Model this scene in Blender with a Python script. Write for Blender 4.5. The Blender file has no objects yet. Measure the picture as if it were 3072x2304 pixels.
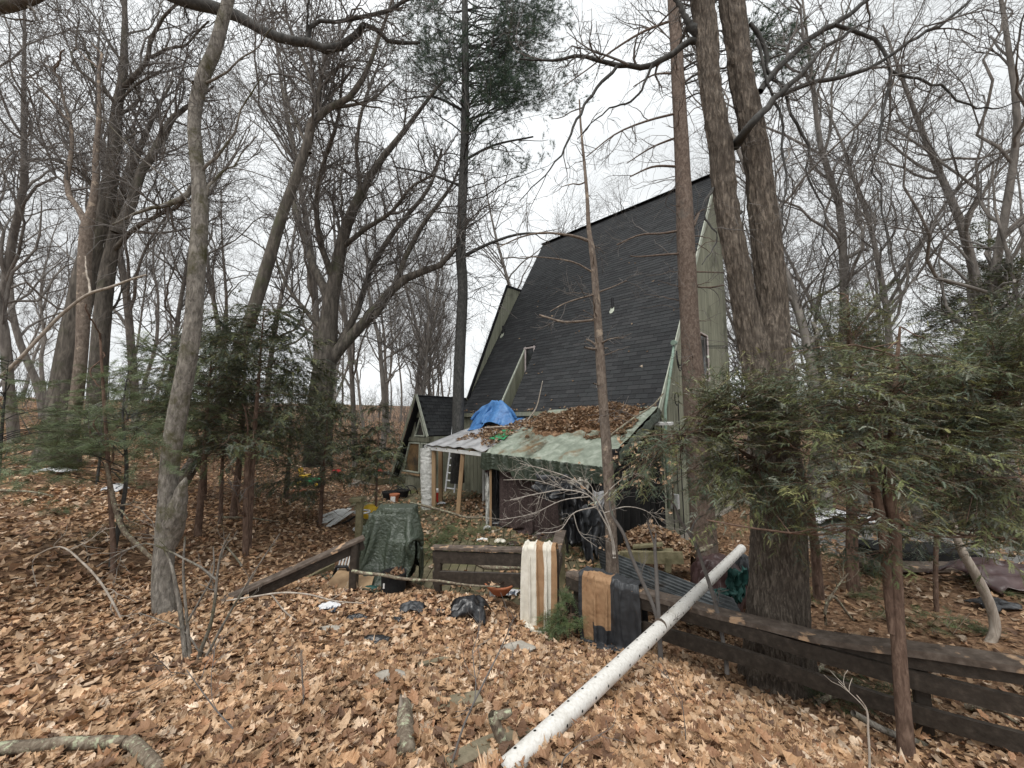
import bpy, math, random
import numpy as np
from mathutils import Vector
rng = np.random.default_rng(7)
random.seed(7)
R = math.radians
S = bpy.context.scene
COL = S.collection

# ------------------------------------------------------------------ camera, world, sun, exposure
F = 1130.0                       # focal length in pixels of the 3072 px wide photograph
TH = math.atan(0.1027)           # camera tilted up
cam_d = bpy.data.cameras.new('camera'); cam = bpy.data.objects.new('camera', cam_d); COL.objects.link(cam)
cam.location = (0, 0, 0); cam.rotation_euler = (math.pi / 2 + TH, 0, 0)
cam_d.sensor_width = 36; cam_d.lens = 36 * F / 3072; cam_d.clip_start = .05; cam_d.clip_end = 900
S.camera = cam
SUN_EL, SUN_ROT = 62, 200
w = bpy.data.worlds.new('World'); S.world = w; w.use_nodes = True
nt = w.node_tree; bg = nt.nodes['Background']
sky = nt.nodes.new('ShaderNodeTexSky'); sky.sky_type = 'NISHITA'; sky.sun_disc = False
sky.sun_elevation = R(SUN_EL); sky.sun_rotation = R(SUN_ROT); sky.dust_density = 6; sky.air_density = 1.2; sky.ozone_density = 1
hs = nt.nodes.new('ShaderNodeHueSaturation'); hs.inputs['Saturation'].default_value = .12
# an even overcast: the cloud sheet scatters the sky light of all directions
tc = nt.nodes.new('ShaderNodeTexCoord'); nz = nt.nodes.new('ShaderNodeTexNoise'); nz.inputs['Scale'].default_value = 2.2
nz.inputs['Detail'].default_value = 5
mp = nt.nodes.new('ShaderNodeMapping'); mp.inputs['Scale'].default_value = (1, 1, 2.5)
rp = nt.nodes.new('ShaderNodeMapRange'); rp.inputs['From Min'].default_value = .3; rp.inputs['From Max'].default_value = .7
rp.inputs['To Min'].default_value = 5.4; rp.inputs['To Max'].default_value = 8.0
mx = nt.nodes.new('ShaderNodeMix'); mx.data_type = 'RGBA'; mx.inputs[0].default_value = .9
cc = nt.nodes.new('ShaderNodeCombineColor')
tint = nt.nodes.new('ShaderNodeMix'); tint.data_type = 'RGBA'; tint.blend_type = 'MULTIPLY'; tint.inputs[0].default_value = 1
tint.inputs[7].default_value = (.955, .985, 1.0, 1)
L = nt.links.new
L(tc.outputs['Generated'], mp.inputs['Vector']); L(mp.outputs[0], nz.inputs['Vector']); L(nz.outputs['Fac'], rp.inputs['Value'])
for i in range(3): L(rp.outputs[0], cc.inputs[i])
L(sky.outputs[0], hs.inputs['Color']); L(hs.outputs[0], mx.inputs[6]); L(cc.outputs[0], mx.inputs[7]); L(mx.outputs[2], tint.inputs[6])
L(tint.outputs[2], bg.inputs['Color']); bg.inputs['Strength'].default_value = .105
sd = bpy.data.lights.new('sun', 'SUN'); sun = bpy.data.objects.new('sun', sd); COL.objects.link(sun)
sd.energy = 1.5; sd.angle = R(40); sd.color = (1, .97, .92)
sun.rotation_euler = (R(90 - SUN_EL), 0, R(180 - SUN_ROT + 0))
S.view_settings.view_transform = 'Standard'; S.view_settings.look = 'None'; S.view_settings.gamma = 1
S.view_settings.use_curve_mapping = False; S.view_settings.exposure = .7

# ------------------------------------------------------------------ helpers
def A(*a): return np.array(a, dtype=float)
def norm(v): return v / (np.linalg.norm(v, axis=-1, keepdims=True) + 1e-12)
def P(px, py, d):
    cx = (px - 1536) / F; cy = -(py - 1152) / F
    y = math.cos(TH) - cy * math.sin(TH); z = math.sin(TH) + cy * math.cos(TH)
    return A(cx / y * d, d, z / y * d)
def PL(px, py, a, b):
    """the point seen at a pixel on the upright plane through the plan points a and b"""
    r = P(px, py, 1.0); n = A(-(b[1] - a[1]), b[0] - a[0])
    return r * ((a[0] * n[0] + a[1] * n[1]) / (r[0] * n[0] + r[1] * n[1]))
HA = A(-.728, .685); HN = A(-.685, -.728); HO = A(3.492, 9.0)
def H(u, v, z):
    p = HO + u * HA + v * HN
    return A(p[0], p[1], z)

def _hash(ix, iy, iz):
    n = (ix * 374761393 + iy * 668265263 + iz * 2147483647 + 1013904223) & 0xffffffff
    n = ((n ^ (n >> 13)) * 1274126177) & 0xffffffff
    n = ((n ^ (n >> 16)) * 2246822519) & 0xffffffff
    return ((n ^ (n >> 15)) & 0xffff) / 65535.0
def noise3(p, s=1.0, seed=0):
    q = np.asarray(p, float) * s + seed * 17.31
    i = np.floor(q).astype(np.int64); f = q - i; f = f * f * (3 - 2 * f)
    o = 0
    for dx in (0, 1):
        for dy in (0, 1):
            for dz in (0, 1):
                wgt = (f[..., 0] if dx else 1 - f[..., 0]) * (f[..., 1] if dy else 1 - f[..., 1]) * (f[..., 2] if dz else 1 - f[..., 2])
                o = o + wgt * _hash(i[..., 0] + dx, i[..., 1] + dy, i[..., 2] + dz)
    return o * 2 - 1
def fbm(p, s=1.0, seed=0, oct=3):
    o = 0; a = 1; t = 0
    for k in range(oct):
        o = o + a * noise3(p, s * 2 ** k, seed + k); t += a; a *= .5
    return o / t
def ridge(p, s=1.0, seed=0, oct=3):
    o = 0; a = 1; t = 0
    for k in range(oct):
        o = o + a * (1 - 2 * np.abs(noise3(p, s * 2 ** k, seed + k))); t += a; a *= .5
    return o / t

ORG = {}
def tag(o, label=None, cat=None, group=None, kind=None):
    if label: o['label'] = label
    if cat: o['category'] = cat
    if group: o['group'] = group
    if kind: o['kind'] = kind
    return o
def thing(name, label, cat, loc, group=None):
    o = bpy.data.objects.new(name, None); COL.objects.link(o); o.location = tuple(loc); o.empty_display_size = .2
    ORG[o.name] = A(*loc)
    return tag(o, label, cat, group)
def mesh_data(name, V, Fs, mats, col=None, smooth=False, mi=None):
    V = np.asarray(V, np.float32)
    me = bpy.data.meshes.new(name)
    Fs = [np.asarray(f, np.int32) for f in Fs if len(f)]
    nl = sum(f.size for f in Fs); npoly = sum(len(f) for f in Fs)
    me.vertices.add(len(V)); me.vertices.foreach_set('co', V.ravel())
    me.loops.add(nl); me.polygons.add(npoly)
    me.loops.foreach_set('vertex_index', np.concatenate([f.ravel() for f in Fs]))
    tot = np.concatenate([np.full(len(f), f.shape[1], np.int32) for f in Fs])
    st = np.concatenate([[0], np.cumsum(tot)[:-1]]).astype(np.int32)
    me.polygons.foreach_set('loop_start', st)
    try: me.polygons.foreach_set('loop_total', tot)
    except Exception: pass
    me.polygons.foreach_set('use_smooth', np.full(npoly, bool(smooth)))
    if mi is not None: me.polygons.foreach_set('material_index', np.asarray(mi, np.int32))
    if col is not None:
        ca = me.color_attributes.new('Col', 'FLOAT_COLOR', 'POINT')
        c = np.ones((len(V), 4), np.float32); c[:, :3] = col
        ca.data.foreach_set('color', c.ravel())
    for m in (mats if isinstance(mats, (list, tuple)) else [mats]): me.materials.append(m)
    me.update(calc_edges=True); me.validate()
    return me
def mk(name, V, Fs, mats, parent=None, col=None, smooth=False, org=None, mi=None, kind=None):
    V = np.asarray(V, float)
    if parent is not None: o0 = ORG[parent.name]
    elif org is not None: o0 = A(*org)
    else:
        o0 = A(V[:, 0].mean(), V[:, 1].mean(), V[:, 2].min())
    me = mesh_data(name, V - o0, Fs, mats, col, smooth, mi)
    o = bpy.data.objects.new(name, me); COL.objects.link(o)
    if parent is not None: o.parent = parent
    else: o.location = tuple(o0)
    ORG[o.name] = o0
    if kind: o['kind'] = kind
    return o
class MB:
    def __init__(s): s.V = []; s.F = {}; s.n = 0; s.C = []
    def add(s, V, Fs, col=None):
        V = np.asarray(V, float).reshape(-1, 3)
        for f in Fs:
            f = np.asarray(f, np.int64)
            if len(f): s.F.setdefault(f.shape[1], []).append(f + s.n)
        s.V.append(V); s.n += len(V)
        s.C.append(np.broadcast_to(A(1, 1, 1) if col is None else np.asarray(col, float), (len(V), 3)))
        return s
    def tris(s):
        return sum((k - 2) * sum(len(x) for x in v) for k, v in s.F.items())
    def build(s, name, m, parent=None, smooth=False, org=None, colr=False, kind=None):
        V = np.concatenate(s.V); Fs = [np.concatenate(v) for v in s.F.values()]
        return mk(name, V, Fs, m, parent, np.concatenate(s.C) if colr else None, smooth, org, kind=kind)

def frame(d, up=(0, 0, 1)):
    d = norm(A(*d)); up = A(*up)
    if abs(d @ up) > .97: up = A(1, 0, 0)
    x = norm(np.cross(d, up)); z = np.cross(x, d)
    return d, x, z
def beam(p0, p1, wd, ht, up=(0, 0, 1), ch=.12, n=1, jit=0, seed=0, w1=None, h1=None):
    """chamfered board from p0 to p1; wd across, ht along up"""
    p0 = A(*p0); p1 = A(*p1); d, x, z = frame(p1 - p0, up)
    c = min(wd, ht) * ch; a = wd / 2; b = ht / 2
    a1 = (w1 or wd) / 2; b1 = (h1 or ht) / 2
    V = []
    for i in range(n + 1):
        t = i / n; aa = a + (a1 - a) * t; bb = b + (b1 - b) * t
        sec = [(-aa + c, -bb), (aa - c, -bb), (aa, -bb + c), (aa, bb - c), (aa - c, bb), (-aa + c, bb), (-aa, bb - c), (-aa, -bb + c)]
        V += [p0 + (p1 - p0) * t + x * u + z * v for u, v in sec]
    V = np.array(V)
    if jit: V = V + np.stack([fbm(V, 9, seed + k) for k in range(3)], -1) * jit
    q = [[i * 8 + j, i * 8 + (j + 1) % 8, (i + 1) * 8 + (j + 1) % 8, (i + 1) * 8 + j] for i in range(n) for j in range(8)]
    return V, [q, [list(range(8))[::-1], [n * 8 + j for j in range(8)]]]
def box(c, sx, sy, sz, rz=0, tilt=(0, 0)):
    c = A(*c); ca, sa = math.cos(rz), math.sin(rz)
    V = np.array([(x * sx / 2, y * sy / 2, z * sz / 2) for x in (-1, 1) for y in (-1, 1) for z in (-1, 1)])
    V[:, 2] += V[:, 0] * tilt[0] + V[:, 1] * tilt[1]
    V = np.stack([V[:, 0] * ca - V[:, 1] * sa, V[:, 0] * sa + V[:, 1] * ca, V[:, 2]], -1) + c
    return V, [[[0, 1, 3, 2], [4, 6, 7, 5], [0, 4, 5, 1], [2, 3, 7, 6], [0, 2, 6, 4], [1, 5, 7, 3]]]
def tubes(Pt, Rd, s=4):
    """many tubes at once: Pt (n,k,3), Rd (n,k)"""
    n, k, _ = Pt.shape
    T = np.empty_like(Pt); T[:, 1:-1] = Pt[:, 2:] - Pt[:, :-2]; T[:, 0] = Pt[:, 1] - Pt[:, 0]; T[:, -1] = Pt[:, -1] - Pt[:, -2]
    T = norm(T); m = norm(Pt[:, -1] - Pt[:, 0])
    ref = np.where(np.abs(m[:, 2:3]) < .8, A(0, 0, 1), A(1, 0, 0))[:, None, :]
    X = norm(np.cross(T, np.broadcast_to(ref, T.shape))); Y = np.cross(X, T)
    a = np.arange(s) / s * 2 * math.pi
    V = Pt[:, :, None] + Rd[:, :, None, None] * (X[:, :, None] * np.cos(a)[None, None, :, None] + Y[:, :, None] * np.sin(a)[None, None, :, None])
    V = V.reshape(-1, 3)
    b = (np.arange(n) * k * s)[:, None, None]; i = (np.arange(k - 1) * s)[None, :, None]; j = np.arange(s)[None, None, :]; j2 = (j + 1) % s
    Q = np.stack([b + i + j, b + i + j2, b + i + s + j2, b + i + s + j], -1).reshape(-1, 4)
    return V, [Q]
def tube(path, rad, s=8, cap=True):
    Pt = np.array(path, float)[None]; rad = np.broadcast_to(np.asarray(rad, float), (Pt.shape[1],))[None]
    V, Fs = tubes(Pt, rad, s)
    if cap:
        k = Pt.shape[1]; Fs = Fs + [[list(range(s))[::-1], [(k - 1) * s + j for j in range(s)]]]
    return V, Fs
def resample(path, rad, k, smooth=True):
    path = np.array(path, float); rad = np.array(rad, float)
    L_ = np.concatenate([[0], np.cumsum(np.linalg.norm(np.diff(path, axis=0), axis=1))])
    t = np.linspace(0, L_[-1], k)
    if smooth and len(path) > 2:
        # catmull-rom style through interpolated tangents
        g = np.gradient(path, L_, axis=0); out = np.empty((k, 3))
        idx = np.clip(np.searchsorted(L_, t, side='right') - 1, 0, len(L_) - 2); h = (L_[idx + 1] - L_[idx]); u = (t - L_[idx]) / h
        h00 = 2 * u**3 - 3 * u**2 + 1; h10 = u**3 - 2 * u**2 + u; h01 = -2 * u**3 + 3 * u**2; h11 = u**3 - u**2
        out = h00[:, None] * path[idx] + (h10 * h)[:, None] * g[idx] + h01[:, None] * path[idx + 1] + (h11 * h)[:, None] * g[idx + 1]
    else:
        out = np.stack([np.interp(t, L_, path[:, c]) for c in range(3)], -1)
    return out, np.interp(t, L_, rad)
def grow(Pp, Rp, n, length, t=(.2, 1), ang=(30, 60), k=5, wander=.25, up=.1, rf=.6, rmin=.003, prop=True, fall=.45, rmax=9, flat=None):
    pl = np.linalg.norm(np.diff(Pp, axis=1), axis=2).sum(1)
    w_ = pl / pl.sum() if prop else None
    idx = rng.choice(len(Pp), n, p=w_); tt = rng.uniform(t[0], t[1], n); kk = Pp.shape[1]
    f = np.clip(tt * (kk - 1), 0, kk - 1.001); i = f.astype(int); a = (f - i)[:, None]
    pos = Pp[idx, i] * (1 - a) + Pp[idx, i + 1] * a; tan = norm(Pp[idx, i + 1] - Pp[idx, i])
    r = Rp[idx, i] * (1 - a[:, 0]) + Rp[idx, i + 1] * a[:, 0]
    perp = norm(np.cross(rng.normal(size=(n, 3)), tan))
    if flat is not None: perp = norm(perp * A(1, 1, flat))
    an = np.radians(rng.uniform(ang[0], ang[1], n))[:, None]
    d = norm(np.cos(an) * tan + np.sin(an) * perp + A(0, 0, up))
    Ln = length * rng.uniform(.45, 1.25, n) * (1 - fall * tt)
    if prop is True: Ln = np.minimum(Ln, pl[idx] * .8)
    out = np.empty((n, k, 3)); out[:, 0] = pos; st = (Ln / (k - 1))[:, None]
    for q in range(1, k):
        d = norm(d + rng.normal(size=(n, 3)) * wander + A(0, 0, up * .6)); out[:, q] = out[:, q - 1] + d * st
    r0 = np.minimum(np.maximum(r * rf, rmin), rmax)
    s_ = np.linspace(0, 1, k)[None]
    return out, r0[:, None] * (1 - s_) ** .8 * 1.0 + rmin * s_

# ------------------------------------------------------------------ materials
def new_mat(name):
    m = bpy.data.materials.new(name); m.use_nodes = True
    return m, m.node_tree, m.node_tree.nodes['Principled BSDF']
def ramp(nt_, stops):
    r = nt_.nodes.new('ShaderNodeValToRGB'); e = r.color_ramp.elements
    while len(e) < len(stops): e.new(.5)
    for el, (p_, c_) in zip(e, stops): el.position = p_; el.color = (*c_, 1)
    return r
def pm(name, stops, scale=6, stretch=(1, 1, 1), bump=.3, bscale=None, bdist=.01, rough=.85, detail=6, attr=False, spec=.3, metal=0, alpha=None, trans=0, stain=None, rotz=0, obj_rand=0, sheen=0):
    """one procedural surface: noise colour, optional per-piece colour attribute, stains, relief"""
    m, t, b = new_mat(name); N = t.nodes.new; Lk = t.links.new
    co = N('ShaderNodeTexCoord'); mp_ = N('ShaderNodeMapping'); mp_.inputs['Scale'].default_value = stretch; mp_.inputs['Rotation'].default_value = (0, 0, rotz)
    Lk(co.outputs['Object'], mp_.inputs['Vector'])
    n1 = N('ShaderNodeTexNoise'); n1.inputs['Scale'].default_value = scale; n1.inputs['Detail'].default_value = detail; n1.inputs['Roughness'].default_value = .62
    Lk(mp_.outputs[0], n1.inputs['Vector']); rp_ = ramp(t, stops); Lk(n1.outputs['Fac'], rp_.inputs['Fac']); c = rp_.outputs[0]
    if attr:
        at = N('ShaderNodeAttribute'); at.attribute_name = 'Col'; mu = N('ShaderNodeMix'); mu.data_type = 'RGBA'; mu.blend_type = 'MULTIPLY'; mu.inputs[0].default_value = 1
        Lk(c, mu.inputs[6]); Lk(at.outputs['Color'], mu.inputs[7]); c = mu.outputs[2]
    if obj_rand:
        oi = N('ShaderNodeObjectInfo'); mr = N('ShaderNodeMapRange'); mr.inputs['To Min'].default_value = 1 - obj_rand; mr.inputs['To Max'].default_value = 1 + obj_rand
        Lk(oi.outputs['Random'], mr.inputs['Value']); mu = N('ShaderNodeVectorMath'); mu.operation = 'SCALE'
        Lk(c, mu.inputs[0]); Lk(mr.outputs[0], mu.inputs['Scale']); c = mu.outputs[0]
    if stain:
        sc, col, lo, hi = stain
        n2 = N('ShaderNodeTexNoise'); n2.inputs['Scale'].default_value = sc; n2.inputs['Detail'].default_value = 5
        Lk(co.outputs['Object'], n2.inputs['Vector']); r2 = N('ShaderNodeMapRange'); r2.inputs['From Min'].default_value = lo; r2.inputs['From Max'].default_value = hi
        Lk(n2.outputs['Fac'], r2.inputs['Value']); mu = N('ShaderNodeMix'); mu.data_type = 'RGBA'; Lk(r2.outputs[0], mu.inputs[0]); Lk(c, mu.inputs[6]); mu.inputs[7].default_value = (*col, 1); c = mu.outputs[2]
    Lk(c, b.inputs['Base Color'])
    if bump:
        n3 = N('ShaderNodeTexNoise'); n3.inputs['Scale'].default_value = bscale or scale * 2; n3.inputs['Detail'].default_value = 5; Lk(mp_.outputs[0], n3.inputs['Vector'])
        bp = N('ShaderNodeBump'); bp.inputs['Strength'].default_value = bump; bp.inputs['Distance'].default_value = bdist; Lk(n3.outputs['Fac'], bp.inputs['Height']); Lk(bp.outputs[0], b.inputs['Normal'])
    b.inputs['Roughness'].default_value = rough; b.inputs['Specular IOR Level'].default_value = spec; b.inputs['Metallic'].default_value = metal
    if alpha is not None: b.inputs['Alpha'].default_value = alpha
    if trans:
        tr = N('ShaderNodeBsdfTranslucent'); Lk(c, tr.inputs['Color']); ms = N('ShaderNodeMixShader'); ms.inputs[0].default_value = trans
        Lk(b.outputs[0], ms.inputs[1]); Lk(tr.outputs[0], ms.inputs[2]); Lk(ms.outputs[0], t.nodes['Material Output'].inputs['Surface'])
    return m
def bark(name, dark, mid, light, sc=9, zs=.22, bump=.7, bdist=.02, moss=None, peel=None):
    m, t, b = new_mat(name); N = t.nodes.new; Lk = t.links.new
    co = N('ShaderNodeTexCoord'); mp_ = N('ShaderNodeMapping'); mp_.inputs['Scale'].default_value = (1, 1, zs); Lk(co.outputs['Object'], mp_.inputs['Vector'])
    n1 = N('ShaderNodeTexNoise'); n1.inputs['Scale'].default_value = sc; n1.inputs['Detail'].default_value = 8; n1.inputs['Roughness'].default_value = .68; n1.inputs['Distortion'].default_value = .6
    Lk(mp_.outputs[0], n1.inputs['Vector']); r1 = ramp(t, [(.3, dark), (.5, mid), (.68, light)]); Lk(n1.outputs['Fac'], r1.inputs['Fac']); c = r1.outputs[0]
    for spec_ in (moss, peel):
        if spec_:
            s_, cl, lo, hi = spec_
            n2 = N('ShaderNodeTexNoise'); n2.inputs['Scale'].default_value = s_; n2.inputs['Detail'].default_value = 6; n2.inputs['Roughness'].default_value = .7
            Lk(co.outputs['Object'], n2.inputs['Vector']); r2 = N('ShaderNodeMapRange'); r2.inputs['From Min'].default_value = lo; r2.inputs['From Max'].default_value = hi
            Lk(n2.outputs['Fac'], r2.inputs['Value']); mu = N('ShaderNodeMix'); mu.data_type = 'RGBA'; Lk(r2.outputs[0], mu.inputs[0]); Lk(c, mu.inputs[6]); mu.inputs[7].default_value = (*cl, 1); c = mu.outputs[2]
    Lk(c, b.inputs['Base Color']); bp = N('ShaderNodeBump'); bp.inputs['Strength'].default_value = bump; bp.inputs['Distance'].default_value = bdist
    Lk(n1.outputs['Fac'], bp.inputs['Height']); Lk(bp.outputs[0], b.inputs['Normal']); b.inputs['Roughness'].default_value = .9; b.inputs['Specular IOR Level'].default_value = .2
    return m
M = {}
M['leaf'] = pm('dry_leaf', [(.3, (.74, .67, .65)), (.7, (1.19, 1.12, 1.16))], 30, bump=.25, bscale=60, bdist=.004, rough=.6, attr=True, spec=.35, trans=.18)
M['ground'] = pm('leaf_soil', [(.28, (.030, .018, .011)), (.42, (.10, .055, .03)), (.55, (.22, .13, .075)), (.7, (.36, .24, .15))], 16, bump=1, bscale=22, bdist=.03, rough=.9, detail=10, stain=(.5, (.07, .05, .03), .55, .75))
M['needle'] = pm('evergreen_needles', [(.3, (.8, .8, .8)), (.7, (1.15, 1.15, 1.15))], 4, bump=0, rough=.5, attr=True, spec=.4, trans=.15)
M['bk_grey'] = bark('grey_smooth_bark', (.06, .052, .045), (.18, .163, .142), (.33, .303, .265), sc=34, zs=.35, bump=.9, bdist=.014, moss=(2.2, (.075, .07, .035), .5, .62), peel=(5, (.04, .035, .03), .62, .68))
M['bk_oak'] = bark('dark_oak_bark', (.035, .030, .026), (.10, .088, .075), (.19, .165, .14), sc=11, moss=(1.5, (.08, .085, .05), .55, .72))
M['bk_far'] = bark('hazed_far_bark', (.085, .077, .07), (.19, .172, .155), (.29, .265, .24), sc=7, bump=.3)  # paler and greyer than near bark: distance haze put into the colour
M['bk_twig'] = pm('twig_bark', [(.3, (.09, .082, .077)), (.7, (.20, .184, .172))], 5, bump=0, rough=.9)
M['bk_pine'] = bark('pine_bark', (.06, .043, .034), (.135, .10, .08), (.22, .175, .145), sc=22, zs=.6, bump=.6, bdist=.012, moss=(1.2, (.10, .10, .09), .55, .75))
M['bk_pinedk'] = bark('dark_pine_bark', (.03, .03, .03), (.065, .064, .06), (.11, .105, .1), sc=18, zs=.5, bump=.5)
M['bk_dead'] = bark('peeling_bark', (.085, .065, .052), (.17, .135, .11), (.27, .225, .185), sc=24, zs=.5, bump=.7, bdist=.012, moss=(4.5, (.36, .29, .225), .58, .63), peel=(9, (.5, .43, .36), .66, .69))
M['bk_big'] = bark('furrowed_bark', (.038, .031, .026), (.128, .105, .085), (.31, .26, .21), sc=46, zs=.2, bump=1, bdist=.04, moss=(1.4, (.075, .06, .048), .5, .66))
M['bk_hem'] = bark('reddish_hemlock_bark', (.06, .038, .028), (.135, .088, .066), (.24, .165, .125), sc=30, zs=.3, bump=.7, bdist=.008)
M['bk_pale'] = bark('pale_twig_bark', (.18, .15, .12), (.36, .31, .26), (.5, .45, .39), sc=20, bump=.3, bdist=.004)
M['bk_white'] = bark('bleached_twig_bark', (.20, .175, .15), (.36, .32, .28), (.5, .46, .41), sc=20, bump=.3, bdist=.004)
M['lichen'] = bark('lichen_bark', (.06, .045, .035), (.17, .135, .10), (.30, .26, .20), sc=30, zs=.8, bump=1, bdist=.01, moss=(26, (.40, .42, .29), .54, .62))
M['rail'] = pm('brown_painted_wood', [(.3, (.022, .017, .013)), (.55, (.042, .033, .026)), (.8, (.085, .068, .054))], 18, (1, 1, 1), bump=.35, bscale=40, rough=.55, spec=.4)
M['railcap'] = pm('weathered_rail_wood', [(.25, (.05, .038, .03)), (.5, (.11, .085, .068)), (.75, (.19, .155, .13))], 12, bump=.5, bscale=30, rough=.8, stain=(7, (.45, .30, .19), .60, .66))
M['moss_wood'] = pm('mossy_plank', [(.3, (.11, .10, .055)), (.7, (.24, .21, .13))], 9, bump=.5, bscale=30, rough=.9, obj_rand=.2)
M['oldplank'] = pm('half_rotten_plank', [(.3, (.13, .115, .075)), (.7, (.27, .23, .16))], 11, bump=.7, bscale=36, rough=.95, stain=(5, (.10, .07, .045), .5, .65))
M['deck'] = pm('old_deck_board', [(.3, (.085, .075, .045)), (.55, (.15, .13, .08)), (.75, (.22, .185, .125))], 5, bump=.4, bscale=25, rough=.9, obj_rand=.22, stain=(1.2, (.09, .095, .035), .5, .7))
M['wood'] = pm('raw_lumber', [(.3, (.24, .15, .085)), (.7, (.42, .29, .17))], 6, (1, 1, .2), bump=.3, rough=.8)
M['siding'] = pm('green_siding', [(.25, (.15, .152, .112)), (.5, (.235, .238, .178)), (.75, (.34, .34, .265))], 14, (1, 1, .06), bump=.6, bscale=30, bdist=.008, rough=.85, obj_rand=.13, stain=(.8, (.055, .058, .04), .58, .74))
M['trim'] = pm('greenwhite_trim', [(.3, (.33, .36, .29)), (.7, (.52, .54, .46))], 8, bump=.2, rough=.6)
M['shingle'] = pm('black_shingle', [(.3, (.75, .75, .75)), (.7, (1.2, 1.2, 1.2))], 60, bump=.5, bscale=160, bdist=.004, rough=.9, attr=True, spec=.2)
M['roofbase'] = pm('roof_felt', [(.3, (.008, .008, .009)), (.7, (.016, .016, .018))], 20, rough=.9)
M['glass'] = pm('window_glass', [(.3, (.02, .022, .022)), (.7, (.05, .055, .055))], 2, bump=0, rough=.08, spec=.6)
M['glass_warm'] = pm('painted_glow_glass', [(.35, (.05, .045, .035)), (.7, (.30, .19, .09))], 1.6, bump=0, rough=.12, spec=.6)  # lit look of the pane is put into its warm colour
M['white'] = pm('white_paint', [(.3, (.62, .62, .60)), (.7, (.80, .80, .78))], 9, bump=.15, rough=.55)
M['pinktrim'] = pm('pinkish_window_frame', [(.3, (.42, .36, .35)), (.7, (.6, .53, .51))], 9, bump=.1, rough=.6)
M['greentarp'] = pm('green_tarp', [(.3, (.030, .040, .028)), (.7, (.064, .079, .056))], 3, bump=1, bscale=26, bdist=.02, rough=.36, spec=.5, stain=(2.5, (.09, .115, .085), .6, .8))
M['rooftarp'] = pm('faded_green_tarp', [(.25, (.12, .14, .11)), (.5, (.22, .25, .20)), (.75, (.38, .41, .35))], 5, (1, 1, 1), bump=.5, bscale=12, bdist=.01, rough=.6, stain=(2.2, (.17, .12, .065), .58, .7))
M['bluetarp'] = pm('blue_tarp', [(.3, (.04, .12, .30)), (.55, (.07, .20, .45)), (.75, (.14, .30, .55))], 6, bump=.6, bscale=14, bdist=.01, rough=.4)
M['plastic'] = pm('clear_roof_plastic', [(.3, (.42, .42, .43)), (.7, (.68, .68, .69))], 3, bump=.5, bscale=10, rough=.25, spec=.6, trans=.35, stain=(4, (.33, .27, .2), .62, .75))
M['foam'] = pm('white_batting', [(.3, (.5, .5, .47)), (.7, (.8, .8, .77))], 12, bump=.9, bscale=30, bdist=.02, rough=.95)
M['shag'] = pm('brown_shag', [(.3, (.035, .024, .022)), (.55, (.075, .053, .050)), (.75, (.13, .098, .092))], 26, bump=1, bscale=50, bdist=.012, rough=.95)
M['blackpl'] = pm('black_plastic_sheet', [(.3, (.007, .007, .008)), (.7, (.02, .02, .022))], 5, bump=.7, bscale=14, bdist=.01, rough=.3, spec=.6)
M['blackcan'] = pm('black_canvas', [(.3, (.02, .021, .024)), (.7, (.055, .058, .063))], 4, bump=.8, bscale=14, bdist=.01, rough=.45, spec=.5)
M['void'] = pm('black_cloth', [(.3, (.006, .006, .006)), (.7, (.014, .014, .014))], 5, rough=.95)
M['cream'] = pm('cream_canvas', [(.3, (.60, .56, .47)), (.7, (.78, .74, .66))], 7, bump=.35, bscale=18, bdist=.01, rough=.8)
M['tan'] = pm('tan_canvas', [(.3, (.28, .16, .085)), (.7, (.40, .25, .14))], 7, bump=.35, bscale=18, bdist=.01, rough=.75)
M['browntarp'] = pm('brown_vinyl', [(.3, (.035, .018, .018)), (.7, (.085, .05, .048))], 4, bump=.6, bscale=12, rough=.35, spec=.5)
M['teal'] = pm('teal_cloth', [(.3, (.015, .055, .047)), (.7, (.032, .10, .088))], 6, bump=.4, rough=.6)
M['green'] = pm('green_plastic', [(.3, (.02, .20, .08)), (.7, (.04, .32, .13))], 6, bump=.1, rough=.45)
M['metal'] = pm('corrugated_metal', [(.3, (.045, .05, .052)), (.6, (.13, .14, .145)), (.8, (.26, .27, .27))], 5, bump=.2, rough=.42, metal=.6, stain=(3, (.05, .045, .04), .55, .7))
M['alu'] = pm('aluminium', [(.3, (.55, .56, .57)), (.7, (.75, .76, .77))], 9, bump=.1, rough=.4, metal=.5)
M['pvc'] = pm('dirty_white_pipe', [(.25, (.48, .46, .42)), (.45, (.64, .62, .58)), (.75, (.78, .77, .74))], 55, bump=.25, bscale=60, bdist=.003, rough=.55, stain=(2.4, (.36, .32, .26), .54, .76))
M['terra'] = pm('terracotta', [(.3, (.30, .10, .05)), (.7, (.42, .16, .08))], 9, bump=.2, rough=.7)
M['blkpot'] = pm('black_fabric_pot', [(.3, (.008, .008, .009)), (.7, (.02, .02, .02))], 30, bump=.5, bscale=80, bdist=.004, rough=.95)
M['door'] = pm('plum_door', [(.3, (.06, .018, .03)), (.7, (.1, .03, .045))], 6, bump=.2, rough=.6)
M['red'] = pm('red_plastic', [(.3, (.45, .03, .025)), (.7, (.6, .05, .04))], 6, bump=.1, rough=.4)
M['yellow'] = pm('yellow_plastic', [(.3, (.6, .38, .03)), (.7, (.75, .5, .05))], 6, bump=.1, rough=.4)
M['cable'] = pm('black_cable', [(.3, (.012, .012, .012)), (.7, (.025, .025, .025))], 6, bump=.1, rough=.6)
M['stone'] = pm('grey_stone', [(.3, (.2, .18, .15)), (.6, (.42, .39, .34)), (.8, (.62, .59, .53))], 9, bump=.6, bscale=20, rough=.9)
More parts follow.
